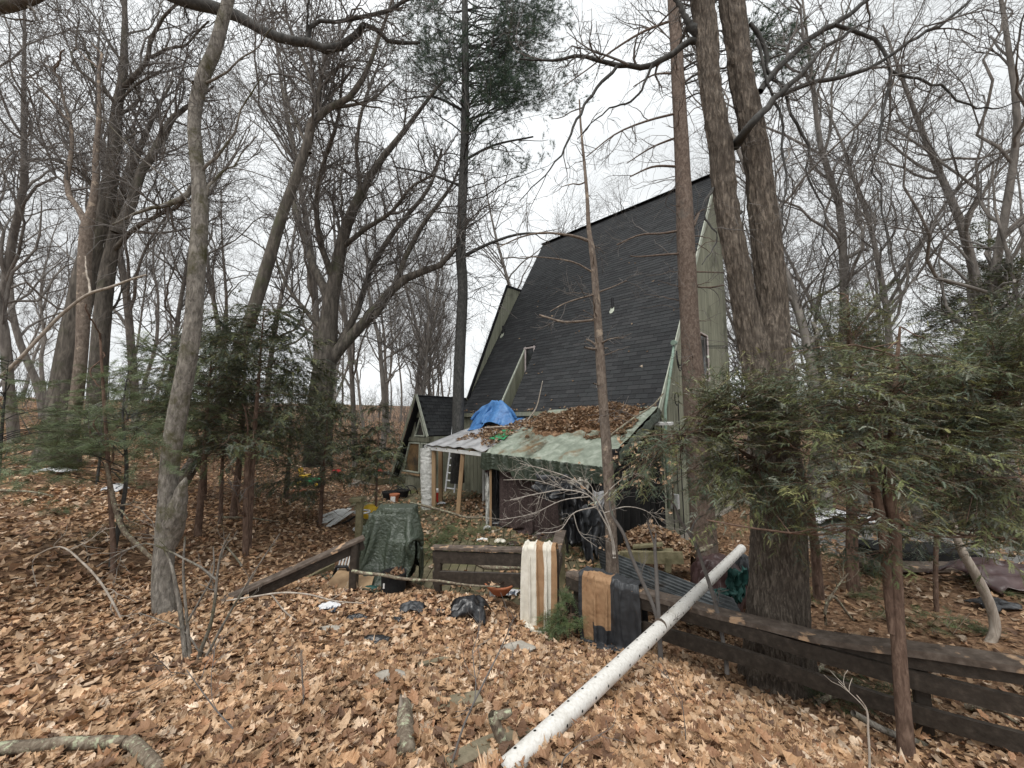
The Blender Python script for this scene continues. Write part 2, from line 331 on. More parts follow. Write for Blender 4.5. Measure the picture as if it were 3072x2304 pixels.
M['paper'] = pm('wet_paper', [(.3, (.5, .5, .5)), (.7, (.75, .76, .78))], 12, bump=.4, rough=.8, stain=(14, (.06, .07, .09), .56, .6))
M['pave'] = pm('grey_paving', [(.3, (.10, .10, .095)), (.7, (.19, .185, .175))], 6, bump=.4, rough=.9)
M['mast'] = pm('green_conduit', [(.3, (.18, .26, .21)), (.7, (.28, .37, .30))], 8, bump=.1, rough=.5)
M['iron'] = pm('dark_metal_vent', [(.3, (.01, .01, .011)), (.7, (.03, .03, .032))], 8, bump=.1, rough=.5)
M['bed'] = pm('potting_soil', [(.3, (.03, .02, .013)), (.7, (.09, .055, .035))], 30, bump=.6, rough=.95)

# ------------------------------------------------------------------ the ground
CP = [P(*a) for a in [(-300, 2304, 1.95), (0, 2304, 1.95), (768, 2304, 1.95), (1536, 2304, 2.0), (2300, 2304, 2.2), (3072, 2304, 2.5),
      (200, 2000, 2.8), (900, 2000, 3.05), (1500, 2000, 3.25), (2000, 2020, 3.4), (500, 1850, 4.0), (1310, 1785, 5.1), (1075, 1785, 5.0), (700, 1800, 4.5), (1750, 1945, 4.4), (1600, 1905, 4.75), (1480, 1810, 4.95), (1900, 1995, 3.95),
      (2330, 2085, 3.75), (2700, 2280, 2.75), (-100, 1600, 4.8), (100, 1600, 5.0), (330, 1650, 4.9), (600, 1620, 6.2), (900, 1620, 7.2), (170, 1370, 10), (-200, 1400, 9), (80, 1300, 15), (400, 1350, 14),
      (900, 1500, 11), (930, 1455, 14.5), (1100, 1430, 19), (2400, 1760, 6.2), (2700, 1700, 7.2), (3050, 1750, 6.0), (3000, 1640, 9.5), (2600, 1560, 12)]]
CP += [A(2.3, 6.6, -2.85), A(3.2, 5.6, -2.9), A(5, 9, -3.2), A(3.4, 8.8, -3.05), A(0.3, 7.5, -2.75), A(-1.5, 8.5, -2.7), A(-1, 6.3, -2.62), A(-3, 11.5, -2.65), A(-2, 13, -2.7), A(3, 13, -2.9), A(9, 15, -3.2), A(14, 10, -3.4),
       A(-30, 35, 1.6), A(-12, 35, -.6), A(0, 38, -2.0), A(15, 38, -2.4), A(35, 35, -1.5), A(-40, 10, 1.5), A(40, 5, -3.5), A(-15, -6, -1), A(10, -6, -1.6), A(0, -2, -1.2), A(0, 0, -1.55), A(-8, 3, -1.5),
       A(-120, 120, 7), A(0, 140, 4), A(120, 120, 6), A(-120, -20, 1), A(120, -20, -3), A(60, 70, 1), A(-60, 70, 3.5), A(0, 80, .5), A(-12, 20, -.75), A(-6, 25, -1.6)]
CP = np.array(CP)
def _phi(d): return d
_D = np.linalg.norm(CP[:, None, :2] - CP[None, :, :2], axis=2)
_n = len(CP); _K = np.zeros((_n + 3, _n + 3)); _K[:_n, :_n] = _D + np.eye(_n) * -.02; _K[:_n, _n] = 1; _K[:_n, _n + 1:] = CP[:, :2]; _K[_n, :_n] = 1; _K[_n + 1:, :_n] = CP[:, :2].T
_W = np.linalg.solve(_K, np.concatenate([CP[:, 2], [0, 0, 0]]))
def gz0(x, y):
    x = np.asarray(x, float); y = np.asarray(y, float)
    q = np.stack([x.ravel(), y.ravel()], -1); out = np.empty(len(q))
    for s_ in range(0, len(q), 20000):
        e = q[s_:s_ + 20000]; out[s_:s_ + 20000] = np.linalg.norm(e[:, None] - CP[None, :, :2], axis=2) @ _W[:_n] + _W[_n] + e @ _W[_n + 1:]
    return out.reshape(x.shape)
def gz(x, y):
    x = np.asarray(x, float); y = np.asarray(y, float); z = gz0(x, y)
    p = np.stack([x, y, x * 0], -1)
    return z + .05 * fbm(p, .9, 3) + .10 * fbm(p, .25, 5) * np.clip(np.hypot(x, y) / 8, 0, 3)
def g1(x, y): return float(gz(A(x), A(y))[0])
def ground_hit(px, py):
    """distance and point where a pixel's ray meets the ground"""
    r = P(px, py, 1.0); d = np.concatenate([np.arange(1, 20, .05), np.arange(20, 90, .4)])
    z = gz(r[0] * d, d); k = np.argmax(r[2] * d <= z)
    if r[2] * d[k] > z[k]: k = len(d) - 1
    return A(r[0] * d[k], d[k], z[k])
def spacing(a, b, near, n):
    s = np.linspace(-1, 1, n); s = np.sign(s) * np.abs(s) ** 2.4
    return np.where(s < 0, near + (near - a) * s, near + (b - near) * s)
gx = np.sort(spacing(-170, 170, 0, 330)); gy = np.sort(np.concatenate([np.linspace(-40, 0, 14)[:-1], 0 + 190 * np.linspace(0, 1, 330) ** 2.3]))
GX, GY = np.meshgrid(gx, gy); GZ = gz(GX, GY)
near_ = np.clip(1 - np.hypot(GX, GY) / 20, 0, 1); GZ = GZ + .02 * near_ * fbm(np.stack([GX, GY, GX * 0], -1), 6, 9)
nx, ny = len(gx), len(gy); ii = (np.arange(ny - 1)[:, None] * nx + np.arange(nx - 1)[None]).ravel()
ground = mk('ground', np.stack([GX, GY, GZ], -1).reshape(-1, 3), [np.stack([ii, ii + 1, ii + nx + 1, ii + nx], -1)], M['ground'], smooth=True, org=(0, 0, 0), kind='structure')
# ------------------------------------------------------------------ oak leaves
LT = {
 0: (A(0, .10, .20, .27, .38, .46, .58, .65, .76, .84, .93, 1), A(.012, .05, .22, .07, .34, .11, .40, .13, .28, .09, .12, 0)),
 1: (A(0, .2, .3, .55, .68, .85, 1), A(.02, .24, .1, .40, .14, .2, 0)),
 2: (A(0, .5, 1), A(.03, .36, 0))}
PAL = A([.66, .43, .25], [.57, .34, .185], [.47, .255, .13], [.74, .54, .36], [.38, .19, .095], [.26, .125, .07], [.80, .63, .45], [.52, .29, .15], [.17, .085, .05], [.50, .24, .13]) if False else np.array([[.60, .45, .285], [.53, .37, .215], [.42, .28, .155], [.70, .56, .39], [.35, .215, .12], [.24, .145, .085], [.78, .67, .50], [.48, .32, .18], [.15, .095, .06], [.43, .26, .145]])
PALP = A(.16, .17, .15, .09, .12, .09, .04, .1, .04, .04)
def leaf_cols(n, dark=1.0):
    c = PAL[rng.choice(len(PAL), n, p=PALP)] * rng.uniform(.62, 1.22, (n, 1)) * dark
    return c
def leaves(pos, size, lod=0, nrm=None, tilt=.5, cols=None, curlk=1.0):
    n = len(pos); t, wv = LT[lod]; m = len(t)
    x = np.repeat(t - .5, 3); y = np.stack([wv, wv * 0, -wv], -1).ravel(); x = x + np.abs(y) * .25
    el = .36 * np.sin(np.clip(t, 0, 1) ** .85 * math.pi) ** .8; yel = np.stack([el, el * 0, -el], -1).ravel(); bl_ = rng.uniform(0, 1, (n, 1)) ** 1.6 * .9
    X = x[None] * rng.uniform(.85, 1.2, (n, 1)) + rng.normal(0, .012, (n, 3 * m)); Y = (y[None] * (1 - bl_) + yel[None] * bl_) * rng.uniform(.6, 1.2, (n, 1)); Yj = Y * (1 + rng.uniform(-.25, .25, (n, 3 * m)))
    curl = rng.normal(.6, 1.1, (n, 1)) * curlk; bend = rng.normal(.1, .9, (n, 1)) * curlk; tw = rng.normal(0, .9, (n, 1)) * curlk
    Z = curl * Yj ** 2 + bend * X ** 2 * .8 + tw * X * Yj + rng.normal(0, .03, (n, 3 * m))
    V = np.stack([X, Yj, Z], -1) * size[:, None, None]
    # orientation: random yaw, tilt of the normal
    yaw = rng.uniform(0, 2 * math.pi, n)
    nz_ = np.stack([rng.normal(0, tilt, n), rng.normal(0, tilt, n), np.ones(n)], -1)
    if nrm is not None: nz_ = nz_ + (nrm - A(0, 0, 1))
    nz_ = norm(nz_); ax = np.stack([np.cos(yaw), np.sin(yaw), np.zeros(n)], -1); ax = norm(ax - nz_ * (ax * nz_).sum(-1, keepdims=True)); ay = np.cross(nz_, ax)
    W_ = V[..., 0:1] * ax[:, None] + V[..., 1:2] * ay[:, None] + V[..., 2:3] * nz_[:, None] + pos[:, None]
    k = np.arange(m - 1)[:, None] * 3 + np.array([[0, 1]]); q = np.stack([k, k + 1, k + 4, k + 3], -1).reshape(-1, 4)
    Q = (np.arange(n)[:, None, None] * 3 * m + q[None]).reshape(-1, 4)
    if cols is None: cols = leaf_cols(n)
    return W_.reshape(-1, 3), [Q], np.repeat(cols, 3 * m, axis=0)
def scatter_polar(n, r0, r1, a0=-1.02, a1=1.02, pw=1.0):
    r = (r0 ** (2 * pw) + rng.uniform(0, 1, n) * (r1 ** (2 * pw) - r0 ** (2 * pw))) ** (1 / (2 * pw)); a = rng.uniform(a0, a1, n)
    return r * np.sin(a), r * np.cos(a)
DECK = np.array([[-2.3, 5.45], [.62, 4.86], list(H(-.15, 2.7, 0)[:2]), list(H(-.1, .02, 0)[:2]), list(H(8.6, .02, 0)[:2]), list(H(8.9, 3.4, 0)[:2])])
def inpoly(x, y, poly):
    c = np.zeros(np.shape(x), bool)
    for (x0, y0), (x1, y1) in zip(poly, np.roll(poly, -1, 0)):
        c ^= ((y0 > y) != (y1 > y)) & (x < (x1 - x0) * (y - y0) / (y1 - y0 + 1e-12) + x0)
    return c
HOUSE = np.array([list(H(-.1, .05, 0)[:2]), list(H(7.5, .05, 0)[:2]), list(H(7.5, -8, 0)[:2]), list(H(-.1, -8, 0)[:2])])
def ok(x, y): return ~inpoly(x, y, DECK) & ~inpoly(x, y, HOUSE)
def litter(n, r0, r1, size, lod, lift, tilt, pw=1.0, dark=1.0, a=(-1.02, 1.02), curlk=1.0):
    x, y = scatter_polar(n, r0, r1, a[0], a[1], pw); m = ok(x, y); x, y = x[m], y[m]; z = gz(x, y)
    # sparser litter on the right under the evergreens, their shade put into leaf colour
    pn = fbm(np.stack([x, y, x * 0], -1), .55, 31)
    pos = np.stack([x, y, z + rng.uniform(.004, lift, len(x))], -1)
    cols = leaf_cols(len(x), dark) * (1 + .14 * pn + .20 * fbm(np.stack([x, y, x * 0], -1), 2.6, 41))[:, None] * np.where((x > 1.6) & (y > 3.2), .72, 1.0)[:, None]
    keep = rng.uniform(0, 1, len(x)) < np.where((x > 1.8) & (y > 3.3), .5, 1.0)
    return leaves(pos[keep], rng.uniform(.5, 1.3, keep.sum()) * size, lod, tilt=tilt, cols=cols[keep], curlk=curlk)
lb = MB()
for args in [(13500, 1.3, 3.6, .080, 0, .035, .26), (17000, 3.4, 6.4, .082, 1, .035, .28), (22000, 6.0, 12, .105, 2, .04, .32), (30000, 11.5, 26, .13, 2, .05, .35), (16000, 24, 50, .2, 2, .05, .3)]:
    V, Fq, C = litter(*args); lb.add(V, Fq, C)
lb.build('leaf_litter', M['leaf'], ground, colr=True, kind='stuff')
# the three hundred nearest leaves lie singly on top
LM = []
for k in range(14):
    V, Fq, C = leaves(np.zeros((1, 3)), A(1.0), 0, tilt=.12, cols=leaf_cols(1)); LM.append(mesh_data('leaf', V, Fq, M['leaf'], C))
x, y = scatter_polar(300, 1.65, 3.0, -.9, .9); z = gz(x, y)
for i in range(300):
    o = bpy.data.objects.new('leaf', LM[i % 14]); COL.objects.link(o); o.parent = ground; o.location = (x[i], y[i], z[i] + rng.uniform(.045, .07))
    s_ = rng.uniform(.07, .115); o.scale = (s_, s_, s_); o.rotation_euler = (rng.normal(0, .25), rng.normal(0, .25), rng.uniform(0, 6.3))

# ------------------------------------------------------------------ backdrop sky stays in the world; the deck
DZ = -2.42
deck = thing('deck', 'low weathered wooden deck in front of the lean-to, strewn with leaves and boughs', 'deck', (0, 6.5, DZ - .1))
def clipx(poly, x):
    ys = []
    for (x0, y0), (x1, y1) in zip(poly, np.roll(poly, -1, 0)):
        if (x0 - x) * (x1 - x) < 0: ys.append(y0 + (y1 - y0) * (x - x0) / (x1 - x0))
    return (min(ys), max(ys)) if len(ys) >= 2 else None
BW = .145
for k in range(90):
    xc = -7.5 + k * BW; a = clipx(DECK, xc - BW * .45); b = clipx(DECK, xc + BW * .45)
    if not a or not b: continue
    y0 = max(a[0], b[0]); y1 = min(a[1], b[1])
    if y1 - y0 < .2: continue
    # the floor near the open end has given way
    V, Fs = beam((xc, y0, DZ - .016 + rng.normal(0, .004)), (xc + rng.normal(0, .004), y1, DZ - .016 + rng.normal(0, .004)), BW - .012, .03)
    mk('board', V, Fs, M['deck'], deck)
for (a, b) in zip(DECK, np.roll(DECK, -1, 0)):
    if a[1] > 8.9 and b[1] > 8.9: continue
    V, Fs = beam((a[0], a[1], DZ - .14), (b[0], b[1], DZ - .14), .04, .2); mk('skirt_board', V, Fs, M['deck'], deck)
def onplane_leaves(poly, z, n, size=.11, lift=.05, lod=1, dark=.85, dens=None, nrm=None, tilt=.4):
    poly = np.array(poly); lo = poly.min(0); hi = poly.max(0); x = rng.uniform(lo[0], hi[0], n); y = rng.uniform(lo[1], hi[1], n); m = inpoly(x, y, poly)
    x, y = x[m], y[m]
    if dens is not None:
        q = dens(x, y) > rng.uniform(0, 1, len(x)); x, y = x[q], y[q]
    zz = (z(x, y) if callable(z) else np.full(len(x), z)) + rng.uniform(.004, lift, len(x))
    return leaves(np.stack([x, y, zz], -1), rng.uniform(.7, 1.25, len(x)) * size, lod, tilt=tilt, cols=leaf_cols(len(x), dark), nrm=nrm)
V, Fq, C = onplane_leaves(DECK, DZ, 11000, dens=lambda x, y: np.clip(.36 + .95 * fbm(np.stack([x, y, x * 0], -1), .9, 77) + .25 * (y < 6.4), .05, 1))
dl = MB(); dl.add(V, Fq, C)
uv = lambda pts: [list(H(u, v, 0)[:2]) for u, v in pts]
V, Fq, C = onplane_leaves(uv([(3.3, .3), (5.0, .3), (5.0, 2.2), (3.4, 2.3)]), lambda x, y: DZ + .10, 900, lift=.16); dl.add(V, Fq, C)
dl.build('leaf_litter', M['leaf'], deck, colr=True, kind='stuff')

# ------------------------------------------------------------------ the house
EZ, PZ, HW, LN = .348, 9.55, 6.4, 7.34
SL = (PZ - EZ) / HW; SLEN = math.hypot(PZ - EZ, HW)
def RP(u, s, off=0):
    """point on the roof slope: u along, s metres up the slope, off metres out of it"""
    w_ = s / SLEN * HW; z = EZ + s / SLEN * (PZ - EZ); nx_, nz_ = (PZ - EZ) / SLEN, HW / SLEN
    return H(u, -w_ + nx_ * off, z + nz_ * off)
def far_u(s): return LN + 1.17 * s / SLEN
house = thing('house', 'green A-frame house with a steep black shingled roof behind the double-trunked tree', 'house', H(3.5, -3, -3.1))
def on_roof(px, py):
    r = P(px, py, 1.0); o_ = RP(0, 0); n_ = np.cross(RP(1, 0) - o_, RP(0, 1) - o_); return r * ((o_ @ n_) / (r @ n_))
def roof_us(px, py):
    p = on_roof(px, py); d = A(p[0], p[1]) - HO; return d @ HA, -(d @ HN) / HW * SLEN
(_ua, _sa), (_ub, _sb) = roof_us(1500, 1218), roof_us(1576, 1044); (_uc, _sc), (_ud, _sd) = roof_us(1531, 1222), roof_us(1613, 1036)
NK = (_ub - _ua) / (_sb - _sa); N1 = _ua - NK * _sa; N0 = min(_uc - NK * _sc, N1 - .42); NS = (_sb + _sd) / 2
print('NOTCH', N0, N1, NS, NK)
def quadslab(c0, c1, c2, c3, th, down=False):
    c = np.array([c0, c1, c2, c3]); n_ = norm(np.cross(c[1] - c[0], c[3] - c[0])); n_ = n_ * (-1 if down and n_[2] < 0 else 1); V = np.concatenate([c, c - n_ * th])
    return V, [[[0, 1, 2, 3], [7, 6, 5, 4], [0, 4, 5, 1], [1, 5, 6, 2], [2, 6, 7, 3], [3, 7, 4, 0]]]
roof = MB()
for q in [((0, 0), (N0, 0), (N0 + NK * NS, NS), (0, NS)), ((N1, 0), (LN, 0), (far_u(NS), NS), (N1 + NK * NS, NS)), ((0, NS), (far_u(NS), NS), (far_u(SLEN), SLEN), (0, SLEN))]:
    roof.add(*quadslab(*[RP(*p) for p in q], .12, True))
# the far slope falls away behind the ridge
b0, b1 = H(0, -HW, PZ), H(far_u(SLEN), -HW, PZ); b2, b3 = H(LN, -7.3, PZ - .9 * SL - .05), H(0, -7.3, PZ - .9 * SL - .05)
roof.add(*quadslab(b1, b0, b3, b2, .12, True))
roof_o = roof.build('roof', M['roofbase'], house)
ROW = .155; TW = .33; nrow = int(SLEN / ROW)
tabs = []
for r in range(nrow + 1):
    s0 = r * ROW; off = (r % 2) * .5 + rng.uniform(-.08, .08)
    for k in range(-1, 27):
        u0 = (k + off) * TW; u1 = u0 + TW - .008
        lim = far_u(s0); u0, u1 = max(u0, 0), min(u1, lim + .02)
        if s0 < NS - ROW * .3:
            n0, n1 = N0 + NK * s0, N1 + NK * s0
            if u0 < n0 < u1: u1 = n0
            if u0 < n1 < u1 and u0 >= n0 - .001: u0 = n1
            if u0 >= n0 - .001 and u1 <= n1 + .001: continue
        if u1 - u0 < .03: continue
        tabs.append((u0, u1, s0))
def shingle(u0, u1, s0, j=0):
    s1 = min(s0 + ROW * 1.55, SLEN); e = .015 + j; V = np.array([RP(u0, s0, e), RP(u1, s0, e), RP(u1, s1, .003), RP(u0, s1, .003), RP(u0, s0, .001), RP(u1, s0, .001)])
    return V, [[[0, 1, 2, 3], [0, 4, 5, 1]], [[0, 3, 4], [1, 5, 2]]]
SC = [(.034, .035, .037), (.038, .040, .042), (.041, .043, .045), (.045, .046, .048), (.031, .032, .034)]
own = sorted(range(len(tabs)), key=lambda i: np.linalg.norm(RP(tabs[i][0], tabs[i][2])))[:300]; own = set(own)
rest = MB()
for i, (u0, u1, s0) in enumerate(tabs):
    c = SC[rng.integers(5)]; V, Fs = shingle(u0, u1, s0, rng.uniform(0, .004))
    if i in own: mk('shingle', V, Fs, M['shingle'], roof_o, col=np.broadcast_to(A(*c), (len(V), 3)))
    else: rest.add(V, Fs, c)
rest.build('shingles', M['shingle'], roof_o, colr=True, kind='stuff')
eu = np.concatenate([rng.uniform(0, LN, 70), rng.uniform(N0, N1, 20), rng.uniform(.2, 7, 40)]); es = np.concatenate([rng.uniform(0, .12, 70), rng.uniform(0, .2, 20), rng.uniform(.2, 8, 40)])
V, Fq, C = leaves(np.array([RP(a_, b_, .03) for a_, b_ in zip(eu, es)]), rng.uniform(.06, .10, 130), 1, tilt=.3, nrm=norm(RP(0, 0, 1) - RP(0, 0, 0)), cols=leaf_cols(130, .6)); mk('caught_leaves', V, Fq, M['leaf'], roof_o, col=C, kind='stuff')
V, Fs = beam(RP(-.03, SLEN, .03), RP(far_u(SLEN) + .03, SLEN, .03), .26, .03, up=(0, 0, 1)); mk('ridge_cap', V, Fs, M['roofbase'], roof_o)
V, Fs = beam(RP(-.02, -.02, -.05), RP(-.02, SLEN, -.05), .03, .15, up=tuple(H(0, .88, .48) - H(0, 0, 0))); mk('rake_trim', V, Fs, M['trim'], roof_o)
V, Fs = beam(RP(-.02, -.05, -.05), RP(N0, -.05, -.05), .03, .14); mk('eave_trim', V, Fs, M['siding'], roof_o)
V, Fs = beam(RP(N1, -.05, -.05), RP(LN, -.05, -.05), .03, .14); mk('eave_trim', V, Fs, M['siding'], roof_o)
# gable wall of upright grooved boards
def gable_top(w_):
    if w_ < HW: return EZ + SL * w_ - .16
    return PZ - (w_ - HW) * SL - .16
GW = MB(); GB = []
base_z = -3.35
bw = .205
gable = mk('gable_wall', *(lambda pts: (np.array(pts + [p + (H(.05, 0, 0) - H(0, 0, 0)) for p in pts]), [[[0, 1, 2, 3, 4], [9, 8, 7, 6, 5]], [[0, 5, 6, 1], [1, 6, 7, 2], [2, 7, 8, 3], [3, 8, 9, 4], [4, 9, 5, 0]]]))(
    [H(.14, -.02, base_z), H(.14, -7.2, base_z), H(.14, -7.2, PZ - .8 * SL - .3), H(.14, -HW, PZ - .3), H(.14, -.02, EZ - .1)]), M['void'], house)
WIN = dict(w0=None)
_pl = (H(.1, 0, 0)[:2], H(.1, -6, 0)[:2])
wq = [PL(2088, 998, *_pl), PL(2119, 1004, *_pl), PL(2128, 1138, *_pl), PL(2100, 1142, *_pl)]
def wof(p): return -((A(p[0], p[1]) - HO) @ HN)
ww0, ww1 = wof(wq[0]) - .25, wof(wq[1]); wz1 = (wq[0][2] + wq[1][2]) / 2; wz0 = (wq[2][2] + wq[3][2]) / 2
for k in range(35):
    w0 = k * bw; w1 = w0 + bw - .012
    segs = [(base_z, None)]
    if w1 > ww0 and w0 < ww1: segs = [(base_z, wz0), (wz1, None)]
    for z0, z1 in segs:
        t0 = gable_top(w0) if z1 is None else z1; t1 = gable_top(w1) if z1 is None else z1
        u_ = .12; V = [H(u_, -w0, z0), H(u_, -w1, z0), H(u_, -w1, t1), H(u_, -w0, t0), H(u_ - .018, -w0 - .006, z0), H(u_ - .018, -w1 + .006, z0), H(u_ - .018, -w1 + .006, t1), H(u_ - .018, -w0 - .006, t0)]
        if w0 < HW < w1:
            pass
        mk('siding_board', V, [[[4, 5, 6, 7], [0, 4, 7, 3], [1, 2, 6, 5], [3, 7, 6, 2], [0, 1, 5, 4]]], M['siding'], gable)
V, Fs = beam(H(.10, -.02, base_z), H(.10, -7.2, base_z), .02, .9, up=(0, 0, 1)); fo = mk('foundation', V, Fs, M['stone'], house)
wn = mk('window', *quadslab(H(.11, -ww0, wz0), H(.11, -ww1, wz0), H(.11, -ww1, wz1), H(.11, -ww0, wz1), .02), M['glass'], house)
for a, b in [((ww0, wz0), (ww1, wz0)), ((ww1, wz0), (ww1, wz1)), ((ww1, wz1), (ww0, wz1)), ((ww0, wz1), (ww0, wz0))]:
    V, Fs = beam(H(.08, -a[0], a[1]), H(.08, -b[0], b[1]), .05, .05); mk('frame', V, Fs, M['pinktrim'], wn)
# wall under the eave
wall = mk('front_wall', *quadslab(H(LN, -.12, -2.9), H(0, -.12, -2.9), H(0, -.12, .3), H(LN, -.12, .3), .05), M['void'], house)
for k in range(36):
    u0 = k * bw; V, Fs = beam(H(u0 + bw / 2, -.10, -2.6), H(u0 + bw / 2, -.10, .29), bw - .012, .022, up=tuple(A(HN[0], HN[1], 0))); mk('siding_board', V, Fs, M['siding'], wall)
V, Fs = beam(H(.06, -.09, -3.1), H(.06, -.09, .25), .09, .03, up=tuple(A(HN[0], HN[1], 0))); mk('corner_board', V, Fs, M['siding'], house)
# notch dormer: side walls of board, window at its back
nd = NS / SLEN * HW; zt = EZ + SL * nd; KK = NK * SLEN / HW; N1b = N1 + KK * nd; N0b = N0 + KK * nd
V = [H(N1, 0, EZ - .2), H(N1b, -nd, EZ - .2), H(N1b, -nd, zt), H(N1, 0, EZ), H(N1 + .03, 0, EZ - .2), H(N1b + .03, -nd, EZ - .2), H(N1b + .03, -nd, zt), H(N1 + .03, 0, EZ)]
ns = mk('dormer_side', V, [[[0, 1, 2, 3], [7, 6, 5, 4], [0, 4, 5, 1], [3, 2, 6, 7]]], M['roofbase'], house)
kk = 8
for k in range(kk):
    w0 = nd * k / kk; w1 = nd * (k + 1) / kk - .01; zz0, zz1 = EZ + SL * w0 - .01, EZ + SL * w1 - .01
    V = [H(N1 + KK * w0 - .002, -w0, EZ - .2), H(N1 + KK * w1 - .002, -w1, EZ - .2), H(N1 + KK * w1 - .002, -w1, zz1), H(N1 + KK * w0 - .002, -w0, zz0)]; V += [v + (H(-.018, 0, 0) - H(0, 0, 0)) for v in V]
    mk('siding_board', V, [[[4, 5, 6, 7], [0, 4, 7, 3], [1, 2, 6, 5], [3, 7, 6, 2]]], M['siding'], ns)
V, Fs = beam(RP(N1 - .01, 0, .01), RP(N1b - .01, NS, .01), .05, .06, up=(0, 0, 1)); mk('trim', V, Fs, M['trim'], ns)
V = [H(N0, 0, EZ - .2), H(N0b, -nd, EZ - .2), H(N0b, -nd, zt), H(N0, 0, EZ), H(N0 - .03, 0, EZ - .2), H(N0b - .03, -nd, EZ - .2), H(N0b - .03, -nd, zt), H(N0 - .03, 0, EZ)]
mk('dormer_side', V, [[[3, 2, 1, 0], [4, 5, 6, 7], [1, 5, 4, 0], [7, 6, 2, 3]]], M['siding'], house)
wb = mk('window', *quadslab(H(N1b, -nd + .03, zt - 1.15), H(N0b, -nd + .03, zt - 1.15), H(N0b, -nd + .03, zt - .03), H(N1b, -nd + .03, zt - .03), .03), M['glass'], house)
for a, b in [((N0b + .03, zt - 1.15), (N0b + .03, zt)), ((N1b - .05, zt - 1.15), (N1b - .05, zt)), ((N0b, zt - .05), (N1b, zt - .05)), ((N0b, zt - 1.13), (N1b, zt - 1.13))]:
    V, Fs = beam(H(a[0], -nd + .07, a[1]), H(b[0], -nd + .07, b[1]), .06, .06); mk('frame', V, Fs, M['pinktrim'], wb)
mk('dormer_wall', *quadslab(H(N1b, -nd + .02, EZ - .25), H(N0b, -nd + .02, EZ - .25), H(N0b, -nd + .02, zt - 1.12), H(N1b, -nd + .02, zt - 1.12), .05), M['siding'], house)
mk('dormer_floor', *quadslab(H(N1, 0, EZ - .18), H(N0, 0, EZ - .18), H(N0b, -nd, EZ - .18), H(N1b, -nd, EZ - .18), .04), M['roofbase'], house)
# wing wall standing proud of the roof's far edge
pa, pb = H(LN + .02, 0, 0)[:2], H(LN + 1.19, -6.4, 0)[:2]
fp = [PL(x_, y_, pa, pb) for x_, y_ in [(1403, 1195), (1411, 1205), (1567, 880), (1520, 861), (1500, 902)]]
nfin = 7
fin = thing_fin = None
dvec = H(.1, 0, 0) - H(0, 0, 0)
top = [PL(1521, 861, pa, pb), PL(1580, 880, pa, pb)]; bot = [PL(1403, 1196, pa, pb), PL(1440, 1240, pa, pb)]
V = [bot[0], bot[1], top[1], top[0]]; V = V + [v + dvec for v in V]
fin = mk('wing_wall', V, [[[0, 1, 2, 3], [7, 6, 5, 4], [0, 4, 5, 1], [1, 5, 6, 2], [2, 6, 7, 3], [3, 7, 4, 0]]], M['siding'], house)
V, Fs = beam(bot[0] - dvec * .1, top[0] - dvec * .1 + A(0, 0, .05), .05, .12); mk('fascia', V, Fs, M['roofbase'], fin)
V, Fs = beam(top[0] - dvec * .1 + A(0, 0, .04), top[1] - dvec * .1 + A(0, 0, .04), .05, .1); mk('fascia', V, Fs, M['roofbase'], fin)
# vents on the slope
for (px, py, ln) in [(1838, 930, .42), (1509, 1005, .40)]:
    b = on_roof(px, py); vp = mk('vent_pipe', *tube([b, b + A(0, 0, ln)], [.045, .045], 10), M['iron'], house)
    f1 = b + (RP(0, 0, .03) - RP(0, 0, 0)); c = f1
    th_ = np.linspace(0, 2 * math.pi, 9)[:-1]; e1 = norm(RP(1, 0) - RP(0, 0)); e2 = norm(RP(0, 1) - RP(0, 0))
    V = [c + e1 * math.cos(a) * .085 * (1 + .35 * math.sin(3 * a)) + e2 * (math.sin(a) * .11 - .10) for a in th_] + [b + A(0, 0, .10) + e1 * math.cos(a) * .06 + e2 * math.sin(a) * .06 for a in th_]
    mk('flashing', V, [[[i, (i + 1) % 8, 8 + (i + 1) % 8, 8 + i] for i in range(8)], [list(range(8))]], M['trim'], vp, smooth=True)
# service mast along the rake with hanging loops
m0, m1 = H(-.06, -.75, .85), H(-.06, -.20, -.35)
mm = mk('service_mast', *tube([H(-.07, -1.0, 2.0), H(-.07, -.85, 1.65), H(-.07, -.25, .35), H(-.07, -.2, -.2), H(-.07, -.2, -2.0)], [.035] * 5, 10), M['mast'], house, smooth=True)
V, Fs = tube([H(-.09, -1.05, 2.08), H(-.09, -.9, 2.06)], [.06, .07], 10); mk('weatherhead', V, Fs, M['mast'], mm)
for k in range(3):
    a = np.linspace(0, math.pi, 9); V, Fs = tube([H(-.12, -1.22 - .22 * math.cos(x_) * (1 - .1 * k), 1.85 - (.5 - .07 * k) * math.sin(x_)) for x_ in a], [.012] * 9, 6); mk('cable_loop', V, Fs, M['cable'], mm, smooth=True)
a = np.linspace(0, 2 * math.pi, 15); V, Fs = tube([H(-.03, -1.15 + .14 * math.cos(x_), .62 + .17 * math.sin(x_)) for x_ in a], [.014] * 15, 6); mk('cable_coil', V, Fs, M['cable'], mm, smooth=True)
for w_, z1, z0 in [(.75, -1.5, -3.0), (1.1, -.6, -3.0), (1.4, .5, -3.0)]:
    V, Fs = tube([H(.03, -w_, z1), H(.03, -w_ - .02, (z0 + z1) / 2), H(.02, -w_, z0)], [.013] * 3, 6); mk('cable', V, Fs, M['cable'], mm)
gt = mk('gutter_piece', *quadslab(H(-.35, .03, .02), H(.62, .1, .02), H(.62, .28, .0), H(-.35, .2, .0), .06), M['white'], house)
bx = box(H(.02, -.85, -1.95), .18, .12, .35, -.75); mk('meter_box', *bx, M['alu'], house)

